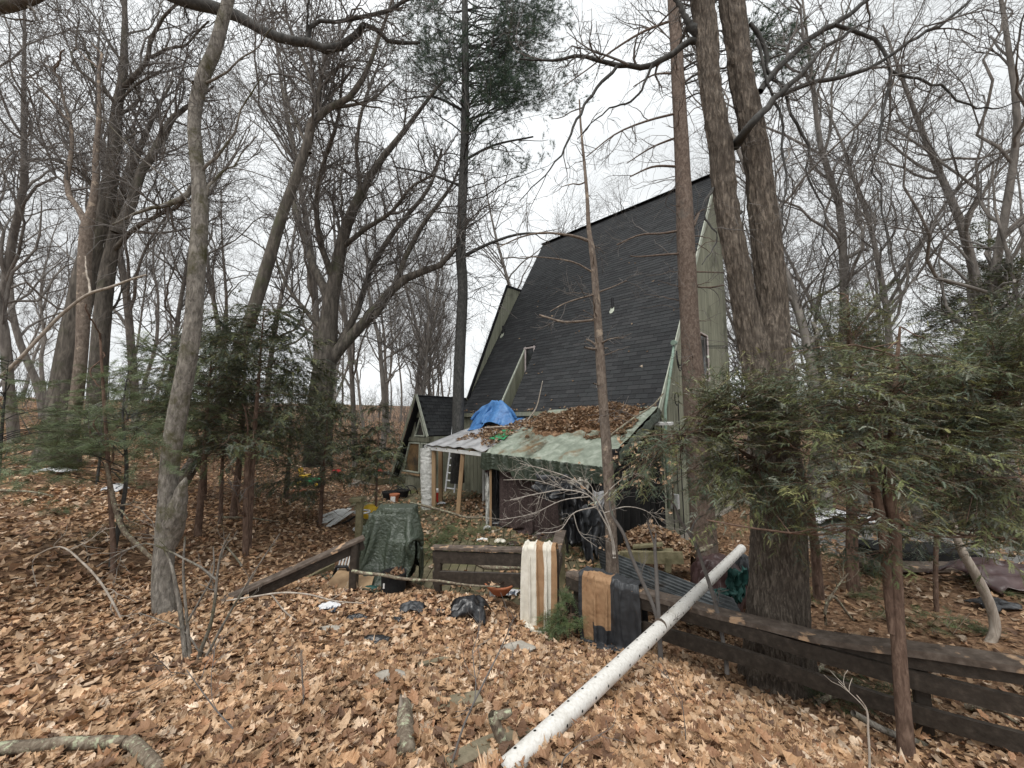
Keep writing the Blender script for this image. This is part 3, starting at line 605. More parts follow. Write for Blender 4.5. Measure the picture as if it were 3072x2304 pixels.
# ------------------------------------------------------------------ the little wing at the far end of the house
wing = thing('cabin_wing', 'small green A-frame wing with a trapezoid window, left of the big roof', 'building', P(1250, 1450, 14.9))
ga = A(-3.45, 14.5); gd = A(.728, -.685); rd = A(.685, .728)
def WQ(w_, z, l=0): p = ga + gd * w_ + rd * l; return A(p[0], p[1], z)
GP = [WQ(0, 1.0), WQ(.74, -.45), WQ(.74, -2.75), WQ(-1.75, -2.75), WQ(-1.62, -2.3)]
wv = mk('gable_wall', np.array(GP + [p + A(rd[0], rd[1], 0) * .08 for p in GP]), [[[0, 1, 2, 3, 4], [9, 8, 7, 6, 5]], [[0, 5, 6, 1], [1, 6, 7, 2], [2, 7, 8, 3], [3, 8, 9, 4], [4, 9, 5, 0]]], M['void'], wing)
def gtop(w_): return 1.0 - abs(w_) * (1.96 if w_ > 0 else 2.03)
holes = [(-1.15, .02, -1.9, -.75), (.12, .52, -1.9, -.75), (-.36, .34, -.55, .2)]
for k in range(12):
    w0 = -1.62 + k * .2; w1 = w0 + .188; cut = sorted([(h[2], h[3]) for h in holes if w1 > h[0] + .05 and w0 < h[1] - .05]); z = -2.75; segs = []
    for c0, c1 in cut: segs.append((z, c0)); z = c1
    segs.append((z, None))
    for z0, z1 in segs:
        a0 = gtop(w0) if z1 is None else z1; a1 = gtop(w1) if z1 is None else z1
        if max(a0, a1) <= z0 + .03: continue
        a0, a1 = max(a0, z0 + .01), max(a1, z0 + .01)
        V = [WQ(w0, z0, -.005), WQ(w1, z0, -.005), WQ(w1, a1, -.005), WQ(w0, a0, -.005)]; V += [v - A(rd[0], rd[1], 0) * .02 for v in V]
        mk('siding_board', V, [[[0, 1, 2, 3], [7, 6, 5, 4], [0, 4, 5, 1], [1, 5, 6, 2], [2, 6, 7, 3], [3, 7, 4, 0]]], M['siding'], wv)
for poly, mt in [([(-1.12, -1.88), (.0, -1.88), (.0, -.78), (-.72, -.78)], M['glass_warm']), ([(.14, -1.88), (.5, -1.88), (.5, -.78), (.14, -.78)], M['glass']), ([(-.33, -.5), (.31, -.5), (0, .2)], M['glass'])]:
    q = [WQ(a, b, -.03) for a, b in poly]; n_ = len(q); V = q + [p - A(rd[0], rd[1], 0) * .01 for p in q]
    wn = mk('window', V, [[list(range(n_)), list(range(n_, 2 * n_))[::-1]]], mt, wing)
    for i in range(n_):
        a, b = q[i], q[(i + 1) % n_]; off = A(rd[0], rd[1], 0) * .03; V, Fs = beam(a - off, b - off, .05, .08, up=tuple(-A(rd[0], rd[1], 0.001))); mk('frame', V, Fs, M['trim'], wn)
V, Fs = beam(WQ(-.85, -.64, -.05), WQ(.62, -.64, -.05), .05, .16); mk('cross_trim', V, Fs, M['siding'], wing)
V, Fs = beam(WQ(-1.2, -1.97, -.06), WQ(.05, -1.97, -.06), .08, .07); mk('sill', V, Fs, M['wood'], wing)
wr = MB()
LW = 3.4
wr.add(*quadslab(WQ(0, 1.06, -.25), WQ(.80, -.47, -.25), WQ(.80, -.47, LW), WQ(0, 1.06, LW), .08, True))
wr.add(*quadslab(WQ(0, 1.06, LW), WQ(-1.75, -2.4, LW), WQ(-1.75, -2.4, -.25), WQ(0, 1.06, -.25), .08, True))
wro = wr.build('roof', M['roofbase'], wing)
d_ = WQ(0, 1.06, 0) - WQ(.80, -.47, 0); dl_ = np.linalg.norm(d_); d_ /= dl_; nn = norm(np.cross(WQ(0, 0, 1) - WQ(0, 0, 0), d_)); nn = nn * np.sign(nn[0])
for r in range(12):
    for k in range(13):
        l0 = -.26 + (k + (r % 2) * .5) * .3; l1 = min(l0 + .29, LW)
        if l1 - l0 < .05: continue
        s0 = r * .145; s1 = min(s0 + .2, dl_); b = WQ(.80, -.47, 0); e = A(rd[0], rd[1], 0)
        V = [b + e * l0 + d_ * s0 + nn * .02, b + e * l1 + d_ * s0 + nn * .02, b + e * l1 + d_ * s1 + nn * .004, b + e * l0 + d_ * s1 + nn * .004, b + e * l0 + d_ * s0, b + e * l1 + d_ * s0]
        c = SC[rng.integers(5)]; mk('shingle', V, [[[0, 3, 2, 1], [0, 1, 5, 4]], [[0, 4, 3], [1, 2, 5]]], M['shingle'], wro, col=np.broadcast_to(A(*c), (6, 3)))
V, Fs = beam(WQ(.03, 1.06, -.3), WQ(.83, -.50, -.3), .03, .13); mk('rake_trim', V, Fs, M['trim'], wro)
V, Fs = beam(WQ(-.03, 1.06, -.3), WQ(-1.78, -2.43, -.3), .03, .13); mk('rake_trim', V, Fs, M['siding'], wro)
mk('side_wall', *quadslab(WQ(.74, -2.75, LW), WQ(.74, -2.75, 0), WQ(.74, -.5, 0), WQ(.74, -.5, LW), .06), M['siding'], wing)
# ------------------------------------------------------------------ bare trees
def ppath(pts, d):
    out = []; r = []
    for q in pts:
        dd = q[3] if len(q) > 3 else d
        out.append(P(q[0], q[1], dd)); r.append(q[2] / 2 * dd / F * math.cos(math.atan((q[0] - 1536) / F)) )
    return np.array(out), np.array(r)
def trunk_mesh(path, rad, rings, sides, amp=0, freq=(7, 7, 1.4), flare=0, seed=0, lump=.05):
    Pt, Rd = resample(path, rad, rings)
    V, Fs = tubes(Pt[None], Rd[None], sides); C = np.repeat(Pt, sides, axis=0); Rr = np.repeat(Rd, sides)
    n_ = norm(V - C); ang = np.tile(np.arange(sides) / sides * 2 * math.pi, rings); h = np.repeat(np.concatenate([[0], np.cumsum(np.linalg.norm(np.diff(Pt, axis=0), axis=1))]), sides)
    q = np.stack([np.cos(ang) * Rr * freq[0], np.sin(ang) * Rr * freq[1], h * freq[2]], -1)
    d_ = Rr * lump * fbm(np.stack([np.cos(ang), np.sin(ang), h * 1.2], -1), 1.1, seed)
    if amp: d_ = d_ + amp * ridge(q, 1, seed + 5, 3)
    if flare:
        f_ = np.clip(1 - (h - .35) / .8, 0, 1) ** 2.2; d_ = d_ + f_ * Rr * flare * (.55 + .45 * np.cos(ang * 5 + seed) + .3 * np.cos(ang * 3 + 1))
    return V + n_ * d_[:, None], Fs
def extend_down(path, rad, dz=.5):
    return np.concatenate([[path[0] - A(0, 0, dz)], path]), np.concatenate([[rad[0] * 1.06], rad])
def stems_to(Pg, k=8):
    a = [resample(p, r, k) for p, r in Pg]; return np.array([x[0] for x in a]), np.array([x[1] for x in a])
def limbs_auto(tr, rad, n, length, **kw):
    Pp, Rp = resample(tr, rad, 14); return grow(Pp[None], Rp[None], n, length, prop=None, **kw)
def crown_mesh(limbsP, limbsR, n2=60, n3=260, n4=900, l2=2.2, l3=1.1, l4=.55, up=.10, wander=.28, rmin=.004, t2=(.15, 1), seg=(6, 5, 4)):
    """twigs grown in three orders on given limbs"""
    mb = MB(); P2, R2 = grow(limbsP, limbsR, n2, l2, t=t2, k=seg[0], wander=wander, up=up, rf=.55, rmin=rmin * 1.6, fall=.3, rmax=.028)
    P3, R3 = grow(P2, R2, n3, l3, t=(.15, 1), k=seg[1], wander=wander, up=up, rf=.6, rmin=rmin * 1.2, fall=.3, rmax=.011)
    mb.add(*tubes(P2, R2, 5)); mb.add(*tubes(P3, R3, 4))
    if n4:
        P4, R4 = grow(P3, R3, n4, l4, t=(.15, 1), k=seg[2], wander=wander, up=up * .6, rf=.65, rmin=rmin, fall=.3, rmax=.006); mb.add(*tubes(P4, R4, 3))
    return mb
def bare_tree(name, label, cat, d, stems, limbs=[], mt='bk_oak', group=None, twigs=None, auto=0, autolen=3, ext=.6, sides=12, dspread=.5, parent_name='trunk', amp=0, flare=0, seed=1, auto_t=(.25, 1), auto_ang=(35, 65), skip=0):
    main = None; gp = []
    for i, s in enumerate(stems):
        p_, r_ = ppath(s, d)
        if i == 0:
            if ext: p_, r_ = extend_down(p_, r_, ext)
            base = p_[0] + A(0, 0, ext)
        gp.append((p_, r_))
    t = thing(name, label, cat, base, group)
    mb = MB()
    for i, (p_, r_) in enumerate(gp):
        if amp or i == 0: mb.add(*trunk_mesh(p_, r_, 60 if amp else 26, 40 if amp else sides, amp, flare=flare if i == 0 else 0, seed=seed + i))
        else: mb.add(*tubes(*[a[None] for a in resample(p_, r_, 18)], sides))
    lp = []
    for s in limbs:
        p_, r_ = ppath(s, d); ddp = rng.normal(0, dspread) ; n_ = len(p_)
        for j in range(n_):
            f_ = 1 + ddp * (j / max(n_ - 1, 1)) / p_[j][1]; p_[j] = p_[j] * f_; r_[j] *= f_
        lp.append((p_, r_))
    if lp:
        LP, LR = stems_to(lp, 12); LP = LP + np.cumsum(rng.normal(0, .012, LP.shape), axis=1) * (np.arange(12)[None, :, None] > 0); mb.add(*tubes(LP, LR, 8))
    if auto:
        pr = [resample(p_, r_, 14) for p_, r_ in gp]; AP = np.array([a[0] for a in pr]); AR = np.array([a[1] for a in pr])
        BP, BR = grow(AP, AR, auto, autolen, t=auto_t, ang=auto_ang, k=12, wander=.2, up=.12, rf=.42, rmin=.008, fall=.3, rmax=.06); mb.add(*tubes(BP, BR, 6))
        if lp: LP = np.concatenate([LP, BP]); LR = np.concatenate([LR, BR])
        else: LP, LR = BP, BR
    mb.build(parent_name, M[mt], t, smooth=True)
    if twigs and (lp or auto):
        crown_mesh(LP[skip:], LR[skip:], **twigs).build('crown', M['bk_twig'], t, smooth=False)
    return t

TW_ = dict(n2=110, n3=520, n4=2300, l2=2.0, l3=1.0, l4=.5, rmin=.0035)
# grey leaning tree, near left
bare_tree('leaning_tree', 'nearest grey-barked tree on the left, leaning right with a broken stub near its foot', 'tree', 4.0,
    [[(500, 1860, 76), (488, 1760, 68), (494, 1640, 64), (503, 1500, 62), (511, 1380, 62), (533, 1240, 65), (565, 1071, 60), (580, 960, 59), (590, 800, 58), (600, 646, 56), (596, 540, 50), (587, 448, 46), (583, 360, 44), (590, 300, 48), (612, 225, 48), (645, 149, 46), (668, 60, 42), (700, -60, 38), (740, -300, 32)]],
    [[(500, 1640, 66), (522, 1560, 72), (536, 1490, 52), (546, 1450, 30), (550, 1430, 5)], [(575, 560, 22), (540, 600, 22), (500, 622, 18), (420, 640, 12), (350, 690, 8)], [(590, 300, 14), (575, 262, 12), (572, 250, 8)], [(610, 600, 13), (650, 520, 9), (700, 470, 6), (760, 400, 4)], [(615, 250, 12), (660, 220, 8), (720, 140, 6), (800, 60, 4)], [(600, 520, 14), (670, 450, 9), (730, 330, 6), (790, 250, 4)], [(600, 660, 10), (540, 560, 7), (420, 450, 5), (250, 300, 4), (0, 180, 3)]],
    mt='bk_grey', twigs=dict(n2=46, n3=190, n4=760, l2=1.0, l3=.6, l4=.35, rmin=.0018, up=.03), sides=20, amp=.005, flare=.25, seed=3, skip=1, dspread=.3)
# dark limb passing across the top from the left
bare_tree('overhanging_limb', 'long dark limb sweeping across the top left behind the leaning grey tree', 'branch', 5.2,
    [[(250, -190, 74), (430, -60, 66), (560, 2, 56), (650, 25, 48), (720, 52, 42), (800, 98, 34), (870, 122, 34), (930, 128, 30), (985, 150, 30), (1040, 130, 26), (1100, 72, 16), (1170, 125, 14), (1260, 128, 9)]],
    [[(925, 128, 22), (930, 80, 16), (945, 66, 14), (1000, 70, 12), (1080, 62, 13), (1160, 40, 12), (1240, 0, 10), (1330, -20, 8)], [(1075, 115, 13), (1085, 72, 11), (1100, 62, 9)], [(550, 10, 10), (560, 40, 7), (572, 66, 5)], [(915, 120, 10), (930, 40, 8), (935, -40, 7)]],
    mt='bk_pinedk', twigs=dict(n2=26, n3=110, n4=420, l2=.9, l3=.5, l4=.3, rmin=.0025, up=.1), ext=0, sides=12, dspread=.3)
bare_tree('overhanging_limb', 'thick dark limb end entering the top left corner of the photo', 'branch', 4.0,
    [[(-260, 30, 80), (-100, 26, 76), (40, 12, 60), (120, -14, 44), (200, -60, 36)]], [[(85, 20, 12), (108, 28, 10), (118, 48, 9), (116, 62, 9), (60, 54, 8), (10, 48, 7)], [(140, 10, 7), (160, 22, 5), (176, 34, 4)]], mt='bk_oak', ext=0)
# the big oaks at left
TB = dict(n2=90, n3=470, n4=2100, l2=2.6, l3=1.35, l4=.65, rmin=.004)
bare_tree('oak_tree', 'massive dark bare oak at far left with the widest base', 'tree', 9.5,
    [[(170, 1375, 150), (178, 1300, 118), (200, 1130, 96), (217, 1017, 88), (240, 900, 82), (260, 800, 76), (284, 720, 66), (305, 650, 60), (328, 560, 54), (345, 420, 42), (352, 320, 34), (366, 250, 30), (373, 120, 22), (374, -40, 16), (376, -160, 10)]],
    [[(350, 700, 46), (395, 600, 38), (420, 520, 34), (455, 470, 30), (490, 400, 26), (520, 350, 22), (570, 315, 14), (640, 260, 8)], [(372, 262, 24), (410, 230, 22), (448, 178, 18), (455, 120, 16), (490, 60, 13), (530, 15, 10)], [(452, 172, 15), (500, 145, 12), (560, 130, 9), (625, 60, 7)], [(368, 190, 14), (330, 130, 10), (300, 70, 8), (262, 20, 6), (220, -20, 5)], [(300, 680, 16), (280, 560, 12), (230, 500, 9), (170, 480, 7), (100, 420, 5)]],
    mt='bk_oak', twigs=TB, auto=8, autolen=3, sides=18, amp=.018, flare=.15, seed=5, dspread=1.0)
bare_tree('oak_tree', 'second tall bare oak, rising just right of the massive one at far left', 'tree', 12,
    [[(284, 1350, 76), (290, 1200, 66), (302, 1017, 62), (318, 850, 58), (335, 740, 52), (352, 660, 46), (378, 560, 36), (398, 500, 28), (430, 420, 20), (470, 330, 14), (520, 240, 8)]],
    [[(330, 760, 22), (400, 690, 18), (480, 640, 14), (540, 615, 12), (565, 575, 10)], [(352, 660, 18), (362, 560, 15), (390, 470, 11), (400, 380, 8), (440, 260, 5)]], mt='bk_oak', twigs=TB, auto=7, autolen=3, sides=14, seed=8, dspread=1.2)
bare_tree('dead_oak', 'weathered forked dead trunk with peeling patches between the far left trees', 'tree', 8.5,
    [[(245, 1050, 44), (252, 900, 50), (256, 746, 48), (262, 680, 50), (272, 640, 34), (285, 560, 24), (288, 447, 22), (298, 350, 18), (298, 210, 13), (306, 160, 10), (276, 130, 7)]],
    [[(262, 680, 30), (232, 620, 24), (196, 560, 24), (205, 500, 20), (218, 440, 17), (212, 380, 15), (190, 300, 12), (164, 214, 11), (100, 170, 6)], [(164, 214, 10), (190, 190, 9), (186, 172, 8), (196, 160, 6)], [(298, 205, 10), (255, 175, 8), (208, 138, 5)], [(215, 370, 10), (130, 270, 8), (85, 212, 6)]], mt='bk_dead', twigs=dict(n2=30, n3=110, n4=300, l2=1.6, l3=.8, l4=.4, rmin=.004), ext=2.5, dspread=.8, seed=11)
# fallen pole leaning at left
bare_tree('leaning_dead_stem', 'thin pale dead stem leaning diagonally across the far left trunks', 'branch', 6.5, [[(-60, 1170, 18), (0, 1130, 16), (60, 1075, 15), (120, 1010, 14), (200, 930, 13), (270, 880, 12), (330, 862, 11), (400, 836, 9), (440, 824, 6)]], [[(270, 880, 10), (262, 820, 7), (250, 770, 4)]], mt='bk_pale', ext=0)
# leaning dark tree centre left
bare_tree('leaning_tree', 'dark slender tree in the left centre leaning strongly to the right with a high fork', 'tree', 8.0,
    [[(528, 1470, 56), (560, 1420, 50), (598, 1370, 46), (660, 1220, 44), (730, 1020, 42), (770, 900, 42), (800, 805, 42), (845, 650, 36), (885, 540, 33), (920, 440, 32), (955, 340, 30), (975, 330, 22), (1040, 300, 20), (1100, 215, 16), (1130, 130, 12), (1170, 20, 9), (1190, -60, 7)]],
    [[(955, 338, 22), (962, 250, 16), (970, 190, 13), (1010, 130, 9), (1060, 60, 6)], [(955, 340, 16), (930, 240, 13), (880, 130, 10), (840, 0, 8)], [(960, 330, 14), (1050, 320, 11), (1120, 300, 8), (1180, 240, 6)], [(925, 430, 12), (960, 330, 9), (1030, 240, 7), (1062, 195, 6)], [(930, 460, 13), (890, 370, 11), (860, 300, 9), (850, 200, 7), (820, 90, 5)]],
    mt='bk_oak', twigs=dict(n2=120, n3=560, n4=2000, l2=1.9, l3=1.0, l4=.5, rmin=.004), auto=4, autolen=2, auto_t=(.6, 1), sides=14, seed=14, dspread=.8)
# multi stem oak in the centre
bare_tree('spreading_oak', 'many-stemmed spreading bare oak left of the house with curving limbs', 'tree', 12,
    [[(955, 1340, 84), (962, 1200, 78), (975, 1090, 72), (985, 1000, 60), (990, 917, 52), (1008, 830, 44), (1021, 750, 40), (1050, 650, 34), (1097, 555, 28), (1150, 470, 22), (1194, 417, 18), (1260, 330, 12), (1330, 240, 8)]],
    [[(995, 930, 36), (970, 860, 30), (930, 780, 26), (905, 690, 22), (880, 600, 17), (890, 480, 14), (870, 380, 11), (845, 250, 8)], [(1005, 850, 26), (960, 740, 22), (940, 640, 18), (960, 500, 15), (1000, 380, 12), (1020, 200, 8)],
     [(985, 1090, 44), (1040, 1020, 38), (1100, 960, 34), (1160, 890, 30), (1200, 850, 28), (1250, 820, 24), (1310, 800, 20), (1368, 740, 15), (1400, 660, 10)], [(1120, 950, 26), (1180, 870, 22), (1220, 760, 18), (1290, 640, 14), (1350, 560, 10), (1380, 500, 7)],
     [(1000, 1060, 26), (1060, 960, 22), (1120, 800, 18), (1200, 680, 15), (1290, 570, 12), (1330, 450, 8)], [(1050, 660, 20), (1080, 560, 16), (1070, 450, 13), (1100, 300, 10), (1140, 200, 7)], [(1021, 750, 18), (1090, 690, 15), (1180, 630, 12), (1230, 560, 9), (1300, 520, 7)], [(985, 1000, 20), (940, 960, 16), (890, 900, 13), (840, 800, 9), (820, 700, 6)]],
    mt='bk_oak', twigs=dict(n2=240, n3=1200, n4=4200, l2=2.3, l3=1.2, l4=.6, rmin=.0045), auto=4, autolen=3, sides=16, seed=20, dspread=1.5)
# the double trunked giant on the right
big = thing('double_trunk_tree', 'giant tree with two furrowed trunks forking above the hemlock, right of the house', 'tree', P(2330, 2085, 3.9))
dB = 3.9
p_, r_ = ppath([(2352, 2200, 290), (2344, 2090, 236), (2338, 1990, 200), (2334, 1900, 182), (2334, 1750, 166), (2334, 1600, 158), (2330, 1450, 150), (2324, 1330, 140), (2318, 1200, 134), (2314, 1120, 130), (2312, 1050, 118), (2316, 980, 98), (2318, 930, 90), (2312, 860, 88), (2304, 780, 88), (2286, 620, 84), (2268, 460, 78), (2248, 350, 76), (2227, 250, 74), (2210, 120, 76), (2193, 0, 76), (2176, -130, 74), (2150, -400, 60)], dB)
V, Fs = trunk_mesh(p_, r_, 460, 150, .022, (22, 22, 4.0), .18, 41, .05); mb = MB(); mb.add(V, Fs)
p2, r2 = ppath([(2300, 1200, 112), (2274, 1090, 98), (2252, 1000, 82), (2236, 930, 74), (2224, 860, 72), (2212, 800, 72), (2194, 700, 70), (2178, 600, 70), (2168, 520, 74), (2162, 450, 76), (2142, 330, 66), (2131, 250, 64), (2122, 120, 68), (2106, 0, 70), (2084, -130, 62), (2050, -400, 50)], dB - .03)
V, Fs = trunk_mesh(p2, r2, 330, 110, .022, (22, 22, 4.0), 0, 47, .06); mb.add(V, Fs); mb.build('trunk', M['bk_big'], big, smooth=True)
bl = [[(2205, 436, 38), (2250, 380, 30), (2300, 320, 26), (2350, 275, 22), (2420, 205, 20), (2470, 150, 17), (2520, 115, 14), (2560, 90, 10), (2615, 58, 5)],
      [(2280, 275, 24), (2330, 210, 24), (2380, 160, 22), (2440, 105, 22), (2500, 75, 22), (2560, 30, 20), (2620, -20, 18), (2700, -90, 16)], [(2345, 285, 18), (2430, 250, 18), (2500, 230, 17), (2560, 220, 17), (2650, 180, 16), (2720, 130, 15), (2810, 80, 15), (2880, 30, 14), (2930, -20, 13), (3000, -80, 12)],
      [(2505, 75, 15), (2560, 92, 15), (2620, 118, 15), (2650, 150, 14), (2668, 200, 14), (2660, 290, 12), (2640, 400, 11), (2625, 480, 10), (2618, 518, 8), (2640, 545, 7), (2645, 610, 7), (2655, 680, 6), (2672, 760, 5), (2674, 800, 4)], [(2670, 212, 12), (2720, 230, 11), (2780, 250, 11), (2830, 262, 10), (2860, 290, 9), (2910, 315, 9), (2960, 328, 8), (3040, 312, 6), (3100, 300, 5)],
      [(2250, 70, 14), (2270, 100, 17), (2300, 160, 15), (2305, 220, 13), (2340, 250, 12), (2370, 320, 11), (2395, 390, 11), (2430, 440, 9), (2420, 520, 8), (2450, 580, 7), (2480, 630, 6), (2470, 720, 5), (2500, 800, 3)], [(2270, 120, 12), (2300, 250, 10), (2345, 360, 9), (2350, 450, 8), (2360, 540, 7), (2345, 640, 5), (2360, 700, 4)],
      [(2100, 100, 44), (2060, 60, 20), (2040, 20, 16), (2000, -60, 12)], [(2130, 260, 30), (2080, 120, 24), (2010, 165, 20), (1950, 200, 19), (1900, 198, 17), (1850, 195, 16), (1790, 178, 13), (1730, 170, 11), (1680, 178, 9), (1630, 182, 7), (1560, 178, 5)], [(1850, 200, 12), (1810, 240, 11), (1760, 310, 9), (1720, 380, 8), (1690, 450, 6), (1640, 520, 4), (1560, 600, 3)], [(1960, 190, 10), (1900, 300, 7), (1820, 330, 5), (1730, 420, 3)],
      [(2300, 1000, 10), (2285, 1050, 6), (2284, 1090, 4)], [(2225, 640, 14), (2150, 560, 9), (2120, 660, 7), (2150, 700, 5), (2110, 790, 3)]]
lp = [ppath(b, dB) for b in bl]
for j, (a, b) in enumerate(lp):
    q = rng.normal(0, .25)
    if j == 0: a[1:] *= (3.60 / 3.9); b[1:] *= .92; q = 0
    if j in (3, 4): q = 0
    for i in range(len(a)): f_ = 1 + q * i / len(a) / 3.9; a[i] = a[i] * f_
LP, LR = stems_to(lp, 22); LP[:, 1:] += rng.normal(0, .008, LP[:, 1:].shape); mb = MB(); mb.add(*tubes(LP, LR, 8)); mb.build('limb', M['bk_pinedk'], big, smooth=True)
cm = crown_mesh(LP[1:], LR[1:], n2=70, n3=330, n4=1100, l2=.8, l3=.5, l4=.28, rmin=.002, up=-.02); cm.build('crown', M['bk_twig'], big)

# ------------------------------------------------------------------ evergreens
HC = np.array([(.11, .135, .075), (.15, .175, .08), (.085, .11, .075), (.20, .225, .095), (.12, .155, .11), (.25, .25, .11), (.27, .29, .23)])
PC = np.array([(.045, .085, .055), (.06, .11, .06), (.035, .065, .05), (.09, .14, .07)])
def sprays(B, D, N_, length, m, nl, nw, cols, taper=True, droop=.0):
    """flat hemlock twiglets: base B, direction D, plane normal N_, m needle pairs"""
    n = len(B); Sd = norm(np.cross(N_, D)); j = (np.arange(m) + .5) / m
    base = B[:, None] + D[:, None] * (j[None, :, None] * length[:, None, None]); base[..., 2] -= droop * (j[None] ** 2) * length[:, None]
    V = []; s_all = []
    for sg in (-1, 1):
        ln = nl * (1 - .6 * j[None]) * rng.uniform(.75, 1.2, (n, m)) if taper else nl * rng.uniform(.8, 1.1, (n, m))
        dr = norm(Sd[:, None] * sg * .85 + D[:, None] * .55 + N_[:, None] * rng.normal(0, .22, (n, m, 1)))
        tip = base + dr * ln[..., None]; a = base - D[:, None] * nw; b = base + D[:, None] * nw
        V.append(np.stack([a, b, tip], 2))
    V = np.concatenate(V, 1).reshape(-1, 3); T = np.arange(len(V)).reshape(-1, 3)
    return V, [T], np.repeat(cols, 6 * m, axis=0)
def foliage_on(BP, per, length, m, nl, nw, cset, flatn=.25, tmin=.25, droop=.15, two=True, dark=1.0, bybranch=False):
    """twiglets set along flat branch paths BP (n,k,3), two orders"""
    n = len(BP); k = BP.shape[1]; idx = np.repeat(np.arange(n), per); tt = rng.uniform(tmin, 1, len(idx)); f = np.clip(tt * (k - 1), 0, k - 1.001); i = f.astype(int); a = (f - i)[:, None]
    pos = BP[idx, i] * (1 - a) + BP[idx, i + 1] * a; tan = norm(BP[idx, i + 1] - BP[idx, i]); nr = norm(A(0, 0, 1) + rng.normal(0, flatn, (len(idx), 3))); sd = norm(np.cross(nr, tan)); sg = rng.choice([-1, 1], len(idx))[:, None]
    D = norm(tan * rng.uniform(.3, 1.0, (len(idx), 1)) + sd * sg * rng.uniform(.5, 1.0, (len(idx), 1)) - A(0, 0, droop)); nr = norm(np.cross(D, np.cross(nr, D)))
    ci = rng.integers(0, len(cset), n)[idx] if bybranch else rng.integers(0, len(cset), len(idx))
    cols = cset[ci] * (rng.uniform(.8, 1.2, (len(idx), 1)) * (1 + .45 * noise3(pos, 4.5, 5))[:, None]) * dark
    return sprays(pos, D, nr, length * rng.uniform(.5, 1.3, len(idx)), m, nl, nw, cols, droop=.2)
def flat_branches(starts, ends, k=8, sag=.12, wander=.03):
    s = np.linspace(0, 1, k)[None, :, None]; Pt = starts[:, None] * (1 - s) + ends[:, None] * s; L_ = np.linalg.norm(ends - starts, axis=1)
    Pt[..., 2] += (np.sin(s[..., 0] * math.pi) * sag * L_[:, None]); Pt += np.cumsum(rng.normal(0, wander, Pt.shape), axis=1) * L_[:, None, None] * (s > 0) * .5
    return Pt
def conifer(name, label, base, height, rad, crown0=.15, nb=60, reach=1.2, per=16, tw=.16, m=8, nl=.022, nw=.004, cset=HC, mt='bk_hem', group=None, cat='tree', lean=(0, 0), sub=6, sides=10, shape=.8, dark=1.0, droop=.2, dead=0, angs=None):
    base = A(*base); t = thing(name, label, cat, base, group); top = base + A(lean[0], lean[1], height)
    pth = np.array([base - A(0, 0, .4), base, base * .6 + top * .4 + rng.normal(0, .03, 3), base * .3 + top * .7 + rng.normal(0, .03, 3), top]); Pt, Rd = resample(pth, A(rad * 1.15, rad, rad * .68, rad * .4, rad * .08), 20)
    tb = MB(); tb.add(*trunk_mesh(Pt, Rd, 40, sides, 0, seed=int(rng.integers(99)), lump=.12))
    f = crown0 + (1 - crown0) * rng.uniform(0, 1, nb) ** .85; st = base[None] * (1 - f[:, None]) + top[None] * f[:, None]; az = rng.uniform(0, 2 * math.pi, nb) if angs is None else rng.uniform(*angs, nb)
    ln = reach * (1.02 - f) ** shape * rng.uniform(.55, 1.15, nb) / (1 - crown0) ** shape
    en = st + np.stack([np.cos(az) * ln, np.sin(az) * ln, ln * rng.uniform(-.25, .25, nb)], -1)
    B1 = flat_branches(st, en); R1 = np.linspace(1, .15, 8)[None] * np.maximum(.045 * rad / .1 * ln[:, None] * .28, .006); tb.add(*tubes(B1, R1, 5))
    if dead:
        fd = rng.uniform(.08, crown0 + .1, dead); sdd = base[None] * (1 - fd[:, None]) + top[None] * fd[:, None]; azd = rng.uniform(0, 6.28, dead); ld = reach * rng.uniform(.2, .7, dead)
        Bd = flat_branches(sdd, sdd + np.stack([np.cos(azd) * ld, np.sin(azd) * ld, ld * rng.uniform(-.3, .1, dead)], -1), wander=.06); tb.add(*tubes(Bd, np.linspace(1, .2, 8)[None] * np.full((dead, 1), .007), 4))
    tb.build('trunk', M[mt], t, smooth=True)
    B2, R2 = grow(B1, R1, nb * sub, .5 * reach, t=(.15, 1), ang=(35, 65), k=5, wander=.12, up=-.05, rf=.5, rmin=.0015, fall=.3, flat=.25)
    cr = MB(); V, Fs = tubes(B2, R2, 3); cr.add(V, Fs, (.10, .075, .05)); al = np.concatenate([resample_many(B1, 5), B2])
    V, Fs, C = foliage_on(al, per, tw, m, nl, nw, cset, dark=dark, droop=droop); cr.add(V, Fs, C); cr.build('crown', M['needle'], t, colr=True)
    return t
def resample_many(Pt, k):
    n, kk, _ = Pt.shape; f = np.linspace(0, kk - 1.001, k); i = f.astype(int); a = (f - i)[None, :, None]; return Pt[:, i] * (1 - a) + Pt[:, i + 1] * a
